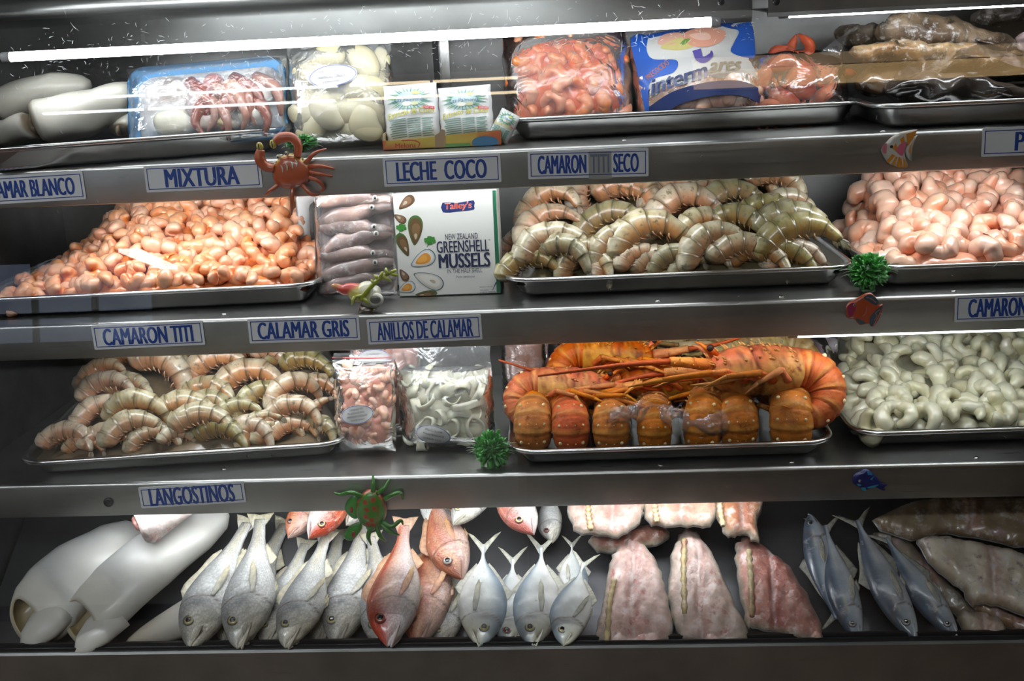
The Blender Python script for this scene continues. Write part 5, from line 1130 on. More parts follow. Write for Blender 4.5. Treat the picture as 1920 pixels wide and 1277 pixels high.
def oval_label(t, surf, cx, cz, w, h, rot, lines, mat_base='paper'):
    m = MB(); decal(m, oval(w, h, 40, cx, cz, rot), w/9, surf, .0010, (.62, .62, .60)); o = m.build('paper_label', MAT['print'], t)
    o['label'] = 'oval white paper label'
    r = MB(); a = oval(w*.95, h*.94, 40, cx, cz, rot); stroke(r, np.vstack([a, a[:1]]), w*.014, surf, .0014, (.03, .06, .35), 0)
    c, s_ = math.cos(math.radians(rot)), math.sin(math.radians(rot))
    for (tx, dx, dz, tw, th) in lines:
        lettering(r, tx, cx+dx*w*c-dz*h*s_, cz+dx*w*s_+dz*h*c, tw*w, th*h, surf, .0014, (.05, .05, .07), rot=rot)
    r.build('label_print', MAT['print'], o); return o
MAT['pouch'] = plain('white pouch', (.72, .73, .72), .32, bump=.25, bscale=60, coat=.3)
MAT['card'] = painted('printed card', .55, .1)
MAT['paper'] = MAT['print']
MAT['pinkfill'] = MAT['pink']; MAT['icy'] = organic('frosty filling', .5, .10, 50, .6, 90, .1, .2, frost=.5, fscale=40)
MAT['hazebag'] = film('frosty bag', haze=.09, rough=.22, bump=.35, bscale=28, gloss=.6)
# -- top shelf: clear bag of pink shrimp
def frame(pl, pr, Y, tilt, zoff=None):
    A, B = atY(*pl, Y), atY(*pr, Y); return A, B, float(np.linalg.norm(B-A)), math.degrees(math.atan2(B[2]-A[2], B[0]-A[0]))
zt1 = T['1m']['z']
def stand(px, py, z, tilt, rot, yaw=0): 
    p = atZ(px, py, z); return p, pose(p, tilt, rot, yaw)
def hpx(p, px): return px*m_per_px(p)
p = atY(1070, 226, .29); p[2] = zt1+.001; k = m_per_px(p); w_, h_ = 238*k, 190*k
M = pose(p, 14, 2.5); fr, bk, m = pillow(w_, h_, .052, 3, .0012, 2.8, .15, .55, 44, .04)
t = thing('shrimp_bag', 'clear bag packed with big pink shrimp on the middle tray of the top shelf', 'bag', M); m.build('bag_film', MAT['hazebag'], t)
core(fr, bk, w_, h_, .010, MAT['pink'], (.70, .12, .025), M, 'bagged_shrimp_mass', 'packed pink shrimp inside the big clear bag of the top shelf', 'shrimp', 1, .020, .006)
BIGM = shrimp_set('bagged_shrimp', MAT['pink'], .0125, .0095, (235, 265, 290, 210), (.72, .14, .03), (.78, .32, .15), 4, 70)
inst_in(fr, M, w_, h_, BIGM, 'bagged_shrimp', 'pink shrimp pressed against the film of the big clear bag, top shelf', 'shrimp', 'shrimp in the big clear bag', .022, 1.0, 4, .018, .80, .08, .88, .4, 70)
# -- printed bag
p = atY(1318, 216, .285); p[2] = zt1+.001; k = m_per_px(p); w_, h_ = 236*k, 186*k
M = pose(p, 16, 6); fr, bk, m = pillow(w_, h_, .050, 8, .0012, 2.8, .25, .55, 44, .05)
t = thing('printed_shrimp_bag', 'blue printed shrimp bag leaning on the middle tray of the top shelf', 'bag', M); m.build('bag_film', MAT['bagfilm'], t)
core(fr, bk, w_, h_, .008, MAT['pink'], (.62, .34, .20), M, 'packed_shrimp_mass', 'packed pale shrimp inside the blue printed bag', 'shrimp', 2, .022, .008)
inst_in(fr, M, w_, h_*.45, PALEM, 'pale_bagged_shrimp', 'pale shrimp seen through the lower strip of the blue printed bag', 'shrimp', 'shrimp in the blue printed bag', .022, 1.15, 5, .019, .86, .05, .98, .4, 26)
X = lambda a: (a-.5)*w_; Zf = lambda b: b*h_
pr = MB(); RB, NV, OFFW = (.02, .11, .50), (.012, .03, .13), (.62, .62, .60)
decal(pr, [(X(.04), Zf(.34)), (X(.96), Zf(.34)), (X(.955), Zf(.98)), (X(.05), Zf(.97))], .010, fr, .0008, OFFW)
decal(pr, closed_smooth([(X(.03), Zf(.98)), (X(.16), Zf(.985)), (X(.13), Zf(.80)), (X(.17), Zf(.68)), (X(.34), Zf(.62)), (X(.30), Zf(.50)), (X(.13), Zf(.47)), (X(.09), Zf(.32)), (X(.08), Zf(.16)), (X(.055), Zf(.18)), (X(.035), Zf(.6))], 5), .008, fr, .0014, RB)
decal(pr, closed_smooth([(X(.97), Zf(.985)), (X(.72), Zf(.985)), (X(.77), Zf(.90)), (X(.86), Zf(.85)), (X(.80), Zf(.72)), (X(.76), Zf(.62)), (X(.86), Zf(.56)), (X(.965), Zf(.60))], 5), .008, fr, .0014, RB)
decal(pr, closed_smooth([(X(.05), Zf(.985)), (X(.5), Zf(.985)), (X(.5), Zf(.955)), (X(.2), Zf(.93)), (X(.08), Zf(.94))], 4), .008, fr, .0016, RB)
stroke(pr, [(X(.07), Zf(.14)), (X(.30), Zf(.245)), (X(.55), Zf(.275)), (X(.80), Zf(.245)), (X(.96), Zf(.17))], .020, fr, .0016, NV)
decal(pr, closed_smooth([(X(.24), Zf(.78)), (X(.38), Zf(.72)), (X(.50), Zf(.74)), (X(.54), Zf(.84)), (X(.42), Zf(.86)), (X(.30), Zf(.84))], 4), .008, fr, .0018, (.62, .55, .22))
decal(pr, closed_smooth([(X(.22), Zf(.84)), (X(.32), Zf(.80)), (X(.42), Zf(.84)), (X(.40), Zf(.93)), (X(.28), Zf(.94))], 4), .008, fr, .0017, (.74, .42, .32))
decal(pr, closed_smooth([(X(.42), Zf(.88)), (X(.46), Zf(.75)), (X(.58), Zf(.70)), (X(.70), Zf(.74)), (X(.75), Zf(.84)), (X(.66), Zf(.92)), (X(.52), Zf(.94))], 4), .008, fr, .0020, (.72, .34, .24))
decal(pr, closed_smooth([(X(.47), Zf(.87)), (X(.53), Zf(.79)), (X(.62), Zf(.78)), (X(.60), Zf(.86))], 4), .008, fr, .0023, (.82, .52, .42))
decal(pr, closed_smooth([(X(.39), Zf(.79)), (X(.43), Zf(.83)), (X(.47), Zf(.82)), (X(.42), Zf(.77))], 4), .008, fr, .0023, (.16, .32, .06))
pr.build('printed_panel', MAT['print'], t)
lt = MB(); lettering(lt, 'interm', X(.33), Zf(.43), w_*.46, h_*.15, fr, .0024, NV, .35, .016, 8); lettering(lt, 'ares', X(.70), Zf(.475), w_*.26, h_*.095, fr, .0024, (.34, .29, .20), .35, .012, -3)
stroke(lt, [(X(.50), Zf(.69)), (X(.51), Zf(.60)), (X(.55), Zf(.575)), (X(.60), Zf(.61)), (X(.61), Zf(.65))], [.012, .010, .009, .006, .002], fr, .0024, (.08, .06, .32))
lettering(lt, 'PRECOCIDO', X(.185), Zf(.56), w_*.20, h_*.06, fr, .0022, (.42, .16, .10), 0, .005, 28)
lt.build('lettering', MAT['print'], t)
# -- reddish crab bag and its film
p = atY(1500, 192, .29); p[2] = zt1+.001; k = m_per_px(p); w_, h_ = 190*k, 135*k; M = pose(p, 18, 4)
fr, bk, m = pillow(w_, h_, .050, 12, .003, 2.4, .3, .6, 40, .02)
t = thing('crab_bag', 'crinkled clear bag of reddish crab pieces beside the blue printed bag', 'bag', M); m.build('bag_film', MAT['clearbag'], t)
fl = MB(); xs = np.linspace(-1, 1, 16); P = np.array([[(.3*w_+.022*v*(1+.2*u_)+.25*w_*u_*.5, -.020-.012*math.sin(3*u_+2*v), .62*h_+.045*u_+.018*v) for v in xs[::3]] for u_ in xs]); fl.grid(P); fl.noise(.004, 50, 2); fl.build('loose_film', MAT['clearbag'], t)
rg = np.random.default_rng(9)
for i, (cx, cz, s, ty) in enumerate([(-.36, .60, 1.1, 0), (-.12, .30, 1.0, 1), (.10, .55, 1.15, 0), (.30, .25, .9, 1), (-.30, .12, 1.0, 1), (.05, .10, .9, 0), (.28, .62, .8, 0), (-.15, .78, .9, 0)]):
    x, z = cx*w_, cz*h_; q = M @ Vector((x, -.010, z)); rt = rg.uniform(0, 6.28)
    Ml = Matrix.Translation(q) @ Matrix.Rotation(rt, 4, 'Y') @ Matrix.Rotation(rg.normal(0, .5), 4, 'X') @ Matrix.Scale(s, 4)
    c = thing('crab_piece', 'reddish %s crab piece, %s in the crinkled bag' % ('clawed' if ty == 0 else 'rounded', ordinal(i, 8)), 'crab', Ml, 'crab pieces in the crinkled bag')
    u = np.linspace(0, 1, 14); b = MB(); b.loft(np.stack([(u-.5)*.052, 0*u, .006*np.sin(u*3.1)], 1), .020*np.sqrt(np.clip(np.sin(u*math.pi*.98+.03), .02, 1)), .017*np.sqrt(np.clip(np.sin(u*math.pi*.98+.03), .02, 1)), 16, (0, 0, 1), lambda u, a: mix((.42, .07, .03), (.58, .19, .09), ss(-.6, .6, np.sin(a)))); b.noise(.003, 60, i); b.build('shell', MAT['lob'], c)
    if ty == 0:
        for sd in (-1, 1):
            MB().tube(smooth([(.024, 0, sd*.006), (.040, -.004, sd*.012), (.050, -.004, sd*.006), (.057, -.003, sd*.001)], 4), [.006, .007, .005, .001], 9, (.46, .08, .035)).build('pincer', MAT['lob'], c)
    for j in range(3): MB().tube(smooth([(-.01+.012*j, 0, -.012), (-.014+.012*j, -.004, -.024), (-.004+.012*j, -.006, -.034)], 4), [.0035, .003, .001], 7, (.48, .12, .05)).build('leg', MAT['lob'], c)
# -- dark frozen fish at the top right
def lump_fish(label, A, B, Y, hw, hh, seed, col, col2, mat='dried', name='frozen_dark_fish', group='dark frozen fish on the right tray'):
    P0, P1 = atY(*A, Y), atY(*B, Y+.015); u = np.linspace(0, 1, 40); c = P0+(P1-P0)*u[:, None]; k = m_per_px(P0); rg = np.random.default_rng(seed); c[:, 2] += .012*np.sin(u*3.1)*rg.uniform(-.3, 1)
    prof = np.interp(u, [0, .04, .14, .35, .6, .82, .95, 1], [.30, .62, .88, 1.0, .86, .55, .32, .12])
    def rm(u, a): return 1+.10*np.sin(3*a+u*9+seed)*.6+.08*np.sin(u*21+2*a)
    def cf(u, a): return mix(col, col2, ss(-.5, .7, np.sin(a)+.5*np.sin(u*13+seed)))
    t = thing(name, label, 'fish', Matrix.Translation(Vector(P0)), group); m = MB(); m.loft(c-P0, hw*k*prof*1.0, hh*k*prof, 30, (0, .25, 1), cf, rm); m.noise(.0055, 30, seed); m.noise(.0022, 95, seed+1); m.noise(.0010, 220, seed+2); m.build('body', MAT[mat], t)
    f = MB(); q = u[26]; b = (c-P0)[24]; k2 = hh*k
    f.loft([b+np.array([0, -hw*k*.7, 0]), b+np.array([.012, -hw*k*.95, -k2*.2]), b+np.array([.035, -hw*k*.9, -k2*.35])], [.006, .011, .003], [.002, .002, .001], 8, (0, 0, 1), col); f.build('fin', MAT[mat], t)
    tf = MB(); e = (c-P0)[-1]; tf.loft([e-np.array([.006, 0, 0]), e+np.array([.015, 0, 0]), e+np.array([.028, .0, .004])], [.003, .003, .002], [.004, .014, .020], 10, (0, 0, 1), col2); tf.build('tail', MAT[mat], t)
    return t
lump_fish('large frosty brown frozen fish, topmost, head to the left', (1640, 58), (1930, 92), .30, 50, 34, 1, (.09, .055, .03), (.32, .22, .13))
lump_fish('long tan frosty fish lying under the topmost one', (1588, 96), (1925, 105), .26, 38, 23, 2, (.20, .11, .045), (.36, .25, .14))
lump_fish('grey lumpy frozen fish head at the back left of the dark pile', (1572, 64), (1700, 66), .36, 34, 24, 3, (.09, .07, .05), (.24, .20, .16))
lump_fish('black wet-skinned frozen fish in front, nearest the glass', (1662, 172), (1985, 196), .215, 40, 30, 4, (.018, .014, .011), (.07, .055, .045), 'darkfish')
lump_fish('dark brown frozen fish behind the black one', (1600, 165), (1760, 160), .27, 34, 26, 5, (.06, .035, .02), (.15, .10, .06), 'darkfish')
lump_fish('dark fish filling the gap under the tan one', (1740, 140), (1990, 140), .30, 40, 26, 6, (.03, .02, .012), (.09, .06, .035), 'darkfish')
lump_fish('greyish fish along the back at the top right corner', (1820, 36), (2000, 30), .40, 30, 20, 7, (.08, .06, .05), (.24, .20, .17))
t = lump_fish('mauve grey squid hanging at the right edge of the dark pile', (1912, 52), (1945, 130), .245, 20, 16, 8, (.28, .19, .19), (.42, .33, .33), 'gum', 'dark_squid')
# crinkled film over the black fish
P0 = atY(1690, 150, .225); k = m_per_px(P0); xs = np.linspace(0, 1, 30)
P = np.array([[(P0[0]+k*(u*250-10*v), P0[1]+.03*v-.004*math.sin(u*9), P0[2]+k*(56*math.sin(u*2.9)*(1-.15*v)+18*u-34*(1-v))) for v in np.linspace(0, 1, 10)] for u in xs]); m = MB().grid(P); m.noise(.0035, 45, 5); tag(m.build('plastic_wrap', MAT['packfilm']), 'loose crinkled clear wrap over the black frozen fish', 'plastic wrap')
# -- blue foam pack of mixed seafood
zl1 = T['1l']['z']
p = atY(398, 256, .235); p[2] = zl1+.0035; k = m_per_px(p); w_, h_ = 302*k, 158*k; M = pose(p, 20, 2.2)
t = thing('foam_seafood_pack', 'blue foam pack of frosted mixed seafood under cling film, top shelf left', 'food pack', M)
def dish(mb, w, h, dep, r, th=.004):
    R = [(rrect(w-.03, h-.03, r, 8), .006), (rrect(w-.016, h-.016, r, 8), .004), (rrect(w-.002, h-.002, r, 8), -dep), (rrect(w, h, r, 8), -dep), (rrect(w-th*2, h-th*2, r, 8), -dep), (rrect(w-.020, h-.020, r, 8), 0), (rrect(w-.034, h-.034, r, 8), .002)]
    P = np.array([[(x, y, z+h/2) for x, z in q] for q, y in R]); mb.grid(P, WHITE, None, True); n = P.shape[1]; mb.f.append(tuple(range(n))); mb.f.append(tuple((len(R)-1)*n+j for j in range(n))[::-1]); return mb
d = dish(MB(), w_, h_, .022, .026); d.build('foam_dish', MAT['bluefoam'], t)
fz = MB(); rg = np.random.default_rng(21); slab(fz, rrect(w_-.022, h_-.022, .022, 6)+np.array([0, h_/2]), .006, lambda x, z, d: .006+.016*ss(0, .02, d)+.003*np.sin(x*90)*np.sin(z*70)+.0018*np.sin(x*190+z*160), -.001, lambda x, z, d: mix((.62, .64, .64), (.34, .28, .24), ss(.2, .9, .5+.5*np.sin(x*42+1)*np.sin(z*55)))); fz.build('frosted_squid_meat', MAT['icy'], t)
tw = MB()
for i in range(13):
    x0, z0 = w_*(-.10+.034*i), h_*(.76-.07*(i % 4)); dx = rg.uniform(-.01, .03)
    pts = smooth([(x0, -.020, z0), (x0+dx, -.034, z0-h_*.15), (x0+dx*1.6+.01*math.sin(i*2), -.036, z0-h_*.34), (x0+dx*1.2-.012*math.cos(i*3), -.030, z0-h_*(.50+.03*(i % 2)))], 6)
    MB().tube(pts, [.0105, .0092, .0065, .0025], 10, mix((.22, .06, .045), (.46, .25, .19), np.array((i*5 % 13)/13.))).noise(.001, 120, i).build('tentacle', MAT['gum'], t)
for i, (cx, cz, rx, rz, c_) in enumerate([(.18, .60, .028, .020, (.60, .36, .24)), (.05, .72, .016, .014, (.42, .20, .20)), (-.05, .50, .020, .026, (.44, .37, .36)), (.30, .30, .026, .013, (.58, .54, .42)), (.12, .22, .018, .011, (.36, .29, .12)), (.36, .55, .020, .022, (.62, .60, .56)), (-.20, .28, .034, .020, (.68, .66, .54)), (-.02, .28, .022, .016, (.5, .42, .36))]):
    b = MB().ball((cx*w_, -.024, cz*h_), (rx, .014, rz), 16, 12, c_); b.noise(.002, 90, i); b.build('seafood_piece', MAT['gum'] if i < 3 else MAT['icy'], t)
fr, bk, m = pillow(w_*1.0, h_*1.0, .030, 5, .0014, 6, .0, -.5, 44); m.xform(Matrix.Translation((0, -.018, 0))); m.build('cling_film', MAT['packfilm'], t)
# -- white squid at the top left
def squid_flat(label, pts, Y, hw, hh, seed, col=(.68, .66, .58), tipc=(.26, .20, .13)):
    q = np.array([atY(px, py, Y+dy) for px, py, dy in pts]); c = smooth(q, 8); u = np.linspace(0, 1, len(c)); k = m_per_px(c[0])
    t = thing('white_squid_tube', label, 'squid', Matrix.Translation(Vector(q[0])), 'white squid tubes at the top left'); prof = np.interp(u, [0, .06, .3, .7, .93, 1], [.80, .95, 1, .9, .55, .2])
    m = MB(); m.loft(c-q[0], hw*k*prof, hh*k*prof, 32, (0, .35, 1), lambda u, a: mix(col, tipc, .9*ss(.045, .0, u)), lambda u, a: 1+.06*np.sin(2*a+seed)+.04*np.sin(u*9+3*a)); m.noise(.003, 34, seed); m.build('mantle', MAT['squid'], t)
    MB().loft([c[0]-q[0]+np.array([.003, -.002, 0]), (c[0]-q[0])-np.array([.0015, .002, 0])], [hw*k*.55, hw*k*.5], [hh*k*.55, hh*k*.5], 20, (0, .35, 1), (.20, .15, .09)).noise(.0015, 60, seed).build('mouth_cavity', MAT['squid'], t)
    return t
squid_flat('upper white squid tube at the far left of the top shelf', [(-5, 205, .0), (70, 175, .01), (172, 160, .03)], .30, 46, 34, 1)
squid_flat('lower white squid tube at the far left, mostly cut off by the frame', [(62, 235, 0), (20, 244, .01), (-40, 250, .03)], .235, 36, 24, 2)
squid_flat('white squid tube with a brown edge, next to the blue foam pack', [(70, 232, 0), (160, 208, .02), (268, 170, .05)], .235, 55, 40, 3)
squid_flat('small white squid tube wedged beside the foam pack', [(225, 245, 0), (240, 215, .02), (250, 180, .04)], .27, 30, 20, 4)
# -- clear bag of squid pieces with an oval label
p = atY(645, 272, .235); p[2] = ZT[1]+.001; k = m_per_px(p); w_, h_ = 200*k, 196*k; M = pose(p, 12, 1)
fr, bk, m = pillow(w_, h_, .040, 31, .0016, 3.0, .2, .6, 44, .03)
t = thing('squid_bag', 'clear bag of cream squid pieces with an oval label, top shelf', 'bag', M); m.build('bag_film', MAT['bagfilm'], t)
core(fr, bk, w_, h_*.90, .008, MAT['squid'], (.52, .47, .29), M, 'bagged_squid_mass', 'packed cream squid inside the labelled bag of the top shelf', 'squid', 6, .030, .010)
rg = np.random.default_rng(31)
for i, (cx, cz, s) in enumerate([(-.22, .16, 1.), (.10, .12, .9), (.30, .22, 1.0), (-.30, .40, 1.), (-.05, .36, 1.1), (.25, .45, 1.05), (-.28, .66, .9), (.20, .74, 1.0), (-.08, .80, .9), (.36, .80, .7)]):
    x, z = cx*w_, cz*h_; y = float(fr(np.array(x), np.array(z)))+.016; u = np.linspace(0, 1, 14); Ml = M @ Matrix.Translation((x, y, z)) @ Matrix.Rotation(rg.uniform(0, 6.28), 4, 'Y') @ Matrix.Scale(s, 4)
    b = MB().loft(np.stack([(u-.5)*.055, 0*u, .010*np.sin(u*3.1)], 1), .012*np.sin(u*3.0+.07)**.5, .021*np.sin(u*3.0+.07)**.5, 18, (0, 0, 1), (.56, .51, .32)); b.noise(.002, 60, i)
    tag(b.build('squid_piece', MAT['squid'], None, True, Ml), 'cream squid piece showing through the labelled bag, top shelf', 'squid', 'squid pieces in the labelled bag')
oval_label(t, fr, -.01*w_, .64*h_, .098*w_/.2*.95, .042*h_/.196*.95, 3, [('ANILLOS DE CALAMAR', 0, .26, .52, .11), ('MANTENER REFRIGERADO', .02, -.02, .62, .12), ('CONGELADO', -.05, -.26, .40, .10)]) if False else oval_label(t, fr, -.02*w_, .645*h_, .46*w_, .205*h_, 3, [('ANILLOS DE CALAMAR', 0, .24, .52, .11), ('MANTENGASE CONGELADO', .02, -.04, .62, .12), ('CONSUMO', -.03, -.26, .36, .09)])
# -- coconut pouches in a carton
def pouch(px, py, wpx, hpx_, rot, lab, seed):
    p = atY(px, py, .205); p[2] = ZT[1]+.004; k = m_per_px(p); w_, h_ = wpx*k, hpx_*k; M = pose(p, 10, rot)
    fr, bk, m = pillow(w_, h_, .020, seed, .0007, 3.2, .3, .7, 34, .02)
    t = thing('coconut_pouch', lab, 'pouch', M, None); m.build('pouch_body', MAT['pouch'], t)
    d = MB(); gr, yl, rd, bl = (.08, .26, .18), (.62, .58, .08), (.62, .06, .10), (.25, .42, .55)
    rg = np.random.default_rng(5)
    decal(d, oval(w_*.66, h_*.34, 36, 0, h_*.74), .006, fr, .0006, (.42, .55, .58))
    for i in range(30):
        a = i/30*6.28; c, s = math.cos(a), math.sin(a); stroke(d, [(w_*.24*c, h_*.74+h_*.12*s), (w_*.42*c, h_*.74+h_*.20*s+.002*math.sin(i*3))], [.0016, .0004], fr, .0010, gr if i % 3 else (.16, .36, .12), 3)
    decal(d, oval(w_*.16, h_*.08, 20, -w_*.05, h_*.66), .004, fr, .0013, (.70, .70, .60)); decal(d, oval(w_*.14, h_*.07, 20, w_*.10, h_*.66), .004, fr, .0013, (.50, .52, .30)); decal(d, oval(w_*.15, h_*.06, 20, w_*.12, h_*.84), .004, fr, .0013, yl)
    decal(d, [(w_*.24, h_*.565), (w_*.44, h_*.545), (w_*.44, h_*.595), (w_*.25, h_*.615)], .006, fr, .0013, rd)
    lettering(d, 'Las Palmeras', 0, h_*.735, w_*.55, h_*.07, fr, .0016, (.10, .16, .24), .2)
    lettering(d, 'Extracto de Coco', 0, h_*.50, w_*.86, h_*.10, fr, .0012, yl, .3, .006, 5, h_*.03)
    lettering(d, '200 ml', w_*.345, h_*.58, w_*.15, h_*.03, fr, .0018, (.8, .7, .7))
    for i in range(9):
        z = h_*(.40-.036*i); 
        for (a, b) in ((-.40+.02*(i % 3), -.08), (-.05, .18), (.21, .40-.03*(i % 2))):
            stroke(d, [(w_*a, z), (w_*(a+b)/2, z+.0006), (w_*b, z+.001)], .0013, fr, .0009, (.16, .30, .24), 3)
    d.build('printed_face', MAT['print'], t); return t
pouch(776, 258, 102, 112, 2, 'left white coconut pouch in the torn carton, palm tree print', 3)
pouch(877, 254, 100, 104, 2, 'right white coconut pouch in the torn carton, palm tree print', 4)
pouch(930, 240, 40, 60, -30, 'third coconut pouch fallen over behind the carton', 6)
p = atY(829, 276, .175); p[2] = ZT[1]+.0012; k = m_per_px(p); W = 222*k; D = .060; hF = 21*k; M = pose(p, 0, 0, 2.5)
t = thing('torn_carton', 'torn yellow and red carton tray holding the coconut pouches', 'carton', M); Y_, R_ = (.70, .52, .10), (.55, .09, .05)
b = MB(); th = .0012
b.box((-W/2, 0, 0), (W/2, D, th), (.45, .36, .22)); b.box((-W/2, D-th, th), (W/2, D, hF*2.0), (.48, .38, .24)); b.box((-W/2, th, th), (-W/2+th, D-th, hF*1.4), (.5, .4, .25)); b.box((W/2-th, th, th), (W/2, D-th, hF*1.5), (.6, .5, .2))
b.build('carton_tray', MAT['card'], t, False)
f1 = MB(); slab(f1, [(-W/2, 0), (-.02*W, 0), (-.02*W, hF*1.05), (-.06*W, hF*.98), (-W/2+.01, hF*.82), (-W/2, hF*.85)], .01, .0, .0012, lambda x, z, d: mix(Y_, R_, (x < -W*.44)*1.0)); lettering(f1, 'Meloru', -W*.31, hF*.34, W*.17, hF*.42, 0, .0006, R_, 0, .01); stroke(f1, [(-W*.20, hF*.15), (-W*.19, hF*.5), (-W*.24, hF*.75), (-W*.34, hF*.78)], .0016, 0, .0004, R_); f1.build('front_flap', MAT['card'], t, False)
f2 = MB(); slab(f2, [(0.0, 0), (W/2, 0), (W/2, hF*1.3), (.30*W, hF*1.18), (.02*W, hF*1.05)], .01, .0, .0012, lambda x, z, d: mix(Y_, (.56, .13, .04), ss(.26*W, .34*W, x))); decal(f2, closed_smooth([(.27*W, hF*.05), (.27*W, hF*.6), (.36*W, hF*.85), (.46*W, hF*.6), (.46*W, hF*.05)], 4), .004, lambda x, z: 0*x, .0006, (.06, .20, .36)); decal(f2, [(.02*W, hF*.02), (.24*W, hF*.02), (.24*W, hF*.3), (.02*W, hF*.3)], .006, lambda x, z: 0*x, .0006, (.16, .38, .12)); f2.build('front_flap', MAT['card'], t, False)
tn = MB(); slab(tn, [(-.06*W, 0), (.03*W, 0), (.035*W, hF*1.5), (.01*W, hF*1.62), (-.02*W, hF*1.3), (-.055*W, hF*1.1)], .006, .0015, -.0003, (.42, .29, .16)); tn.build('torn_flap', MAT['card'], t, False)
# -- second shelf: foam pack of small squid, mussel box
p = atY(676, 556, .215); p[2] = ZT[2]+.001; k = m_per_px(p); w_, h_ = 156*k, 196*k; M = pose(p, 8, -1.5)
t = thing('squid_pack', 'white foam pack of small grey squid standing beside the mussel box', 'food pack', M); dish(MB(), w_, h_, .018, .016).build('foam_dish', MAT['foam'], t)
b = MB(); slab(b, rrect(w_-.016, h_-.014, .012, 5)+np.array([0, h_/2]), .006, lambda x, z, d: .010+.004*np.sin(x*120+z*90), -.001, (.46, .38, .37)); b.build('squid_bed', MAT['squidg'], t)
for i in range(7):
    zc = h_*(.115+.128*i); sl = .012-.0035*i*.3+.012*math.sin(i*2.7); u = np.linspace(0, 1, 22); x = (u-.5)*w_*.90
    c = np.stack([x, -.020-.004*np.sin(u*3.1), zc+sl*(u-.5)*1.5+.006*np.sin(u*3.1)], 1); pf_ = np.interp(u, [0, .12, .4, .66, .72, .85, 1], [.35, .85, 1, .85, .55, .66, .30])
    o = MB().loft(c, .011*pf_, .0135*pf_, 18, (0, 0, 1), lambda u, a: mix(mix((.34, .24, .22), (.58, .40, .34), i/6.), (.20, .16, .155), .75*(.5+.5*np.sin(u*8+i*2.1+a))), lambda u, a: 1+.06*np.sin(u*20+a)).noise(.0015, 60, i).build('small_squid', MAT['squidg'], t)
    e = MB(); xe = .26*w_*(1-.08*(i % 3)); q = np.array([xe, -.034, zc+sl*.4+.006]); e.loft([q, q-np.array([0, .0012, 0])], [.0042, .0036], [.0042, .0036], 14, (0, 0, 1), (.34, .36, .38)); e.build('eye', MAT['eyes'], o); MB().loft([q-np.array([0, .001, 0]), q-np.array([0, .002, 0])], [.0018, .0014], [.0026, .002], 12, (0, 0, 1)).build('pupil', MAT['eyeb'], o)
fr, bk, m = pillow(w_*.99, h_*.99, .024, 15, .0012, 7, 0, -.6, 40); m.xform(Matrix.Translation((0, -.016, 0))); m.build('cling_film', MAT['packfilm'], t)
# a white foam corner behind it
p = atY(585, 395, .33); M2 = pose((p[0], p[1], ZT[2]+.002), 6, 0); k = m_per_px(p); t2 = thing('foam_tray', 'white foam tray edge sticking out behind the squid pack', 'foam tray', M2); dish(MB(), 60*k, 170*k, .012, .012).build('foam_dish', MAT['foam'], t2)
p = atY(844, 552, .195); p[2] = ZT[2]+.001; k = m_per_px(p); w_, h_, dp = 192*k, 193*k, .060; M = pose(p, 3.0, .2, 0)
t = thing('mussel_box', 'white box reading NEW ZEALAND GREENSHELL MUSSELS with mussel pictures', 'box', M)
bb = MB().box((-w_/2, 0, 0), (w_/2, dp, h_), (.64, .64, .60)); bo = bb.build('carton', MAT['card'], t, False); bv = bo.modifiers.new('b', 'BEVEL'); bv.width = .0015; bv.segments = 2
PX = lambda x: (x-746)/192*w_-w_/2; PZ = lambda y: (555-y)/193*h_
F0 = lambda x, z: 0*x
g = MB(); GRN = (.01, .11, .055)
decal(g, [(w_/2-.0065, .001), (w_/2-.0003, .001), (w_/2-.0003, h_-.001), (w_/2-.0052, h_-.001)], .02, F0, .0004, GRN); g.build('green_edge', MAT['print'], t)
NVY = (.012, .018, .06); tx = MB()
for (s_, x0, x1, y0, y1, bo_) in (('NEW ZEALAND', 839, 900, 440, 451, 0), ('GREENSHELL', 822, 920, 453, 475, .004), ('MUSSELS', 824, 921, 477, 504, .010), ('IN THE HALF SHELL', 840, 905, 506, 514, 0), ('Perna canaliculus', 856, 890, 519, 523, 0), ('TM', 919, 923, 453, 456, 0), ('PRODUCT OF NZ', 898, 922, 541, 543, 0), ('FROZEN', 899, 914, 547, 549, 0), ('NET 907g', 899, 928, 551, 553, .01)):
    lettering(tx, s_, PX((x0+x1)/2), PZ((y0+y1)/2), PX(x1)-PX(x0), PZ(y0)-PZ(y1), 0.0, .0007, NVY, 0, bo_)
stroke(tx, [(PX(922), PZ(549)), (PX(930), PZ(534))], [.0005, .0018], F0, .0007, NVY, 3)
tx.build('lettering', MAT['print'], t)
lg = MB(); decal(lg, closed_smooth([(PX(838), PZ(382)), (PX(866), PZ(383.5)), (PX(896), PZ(380)), (PX(896), PZ(391)), (PX(895), PZ(397)), (PX(866), PZ(399)), (PX(838), PZ(399.5))], 2), .01, F0, .0005, (.02, .03, .14)); lettering(lg, "Talley's", PX(867), PZ(390), PX(891)-PX(843), PZ(383)-PZ(397), 0, .0009, (.68, .10, .06), .15, .008, 1.5); lettering(lg, "Talley's", PX(867), PZ(390), PX(892)-PX(842), PZ(382)-PZ(398), 0, .0007, (.70, .64, .60), .15, .020, 1.5); lg.build('logo_patch', MAT['print'], t)
ms = MB()
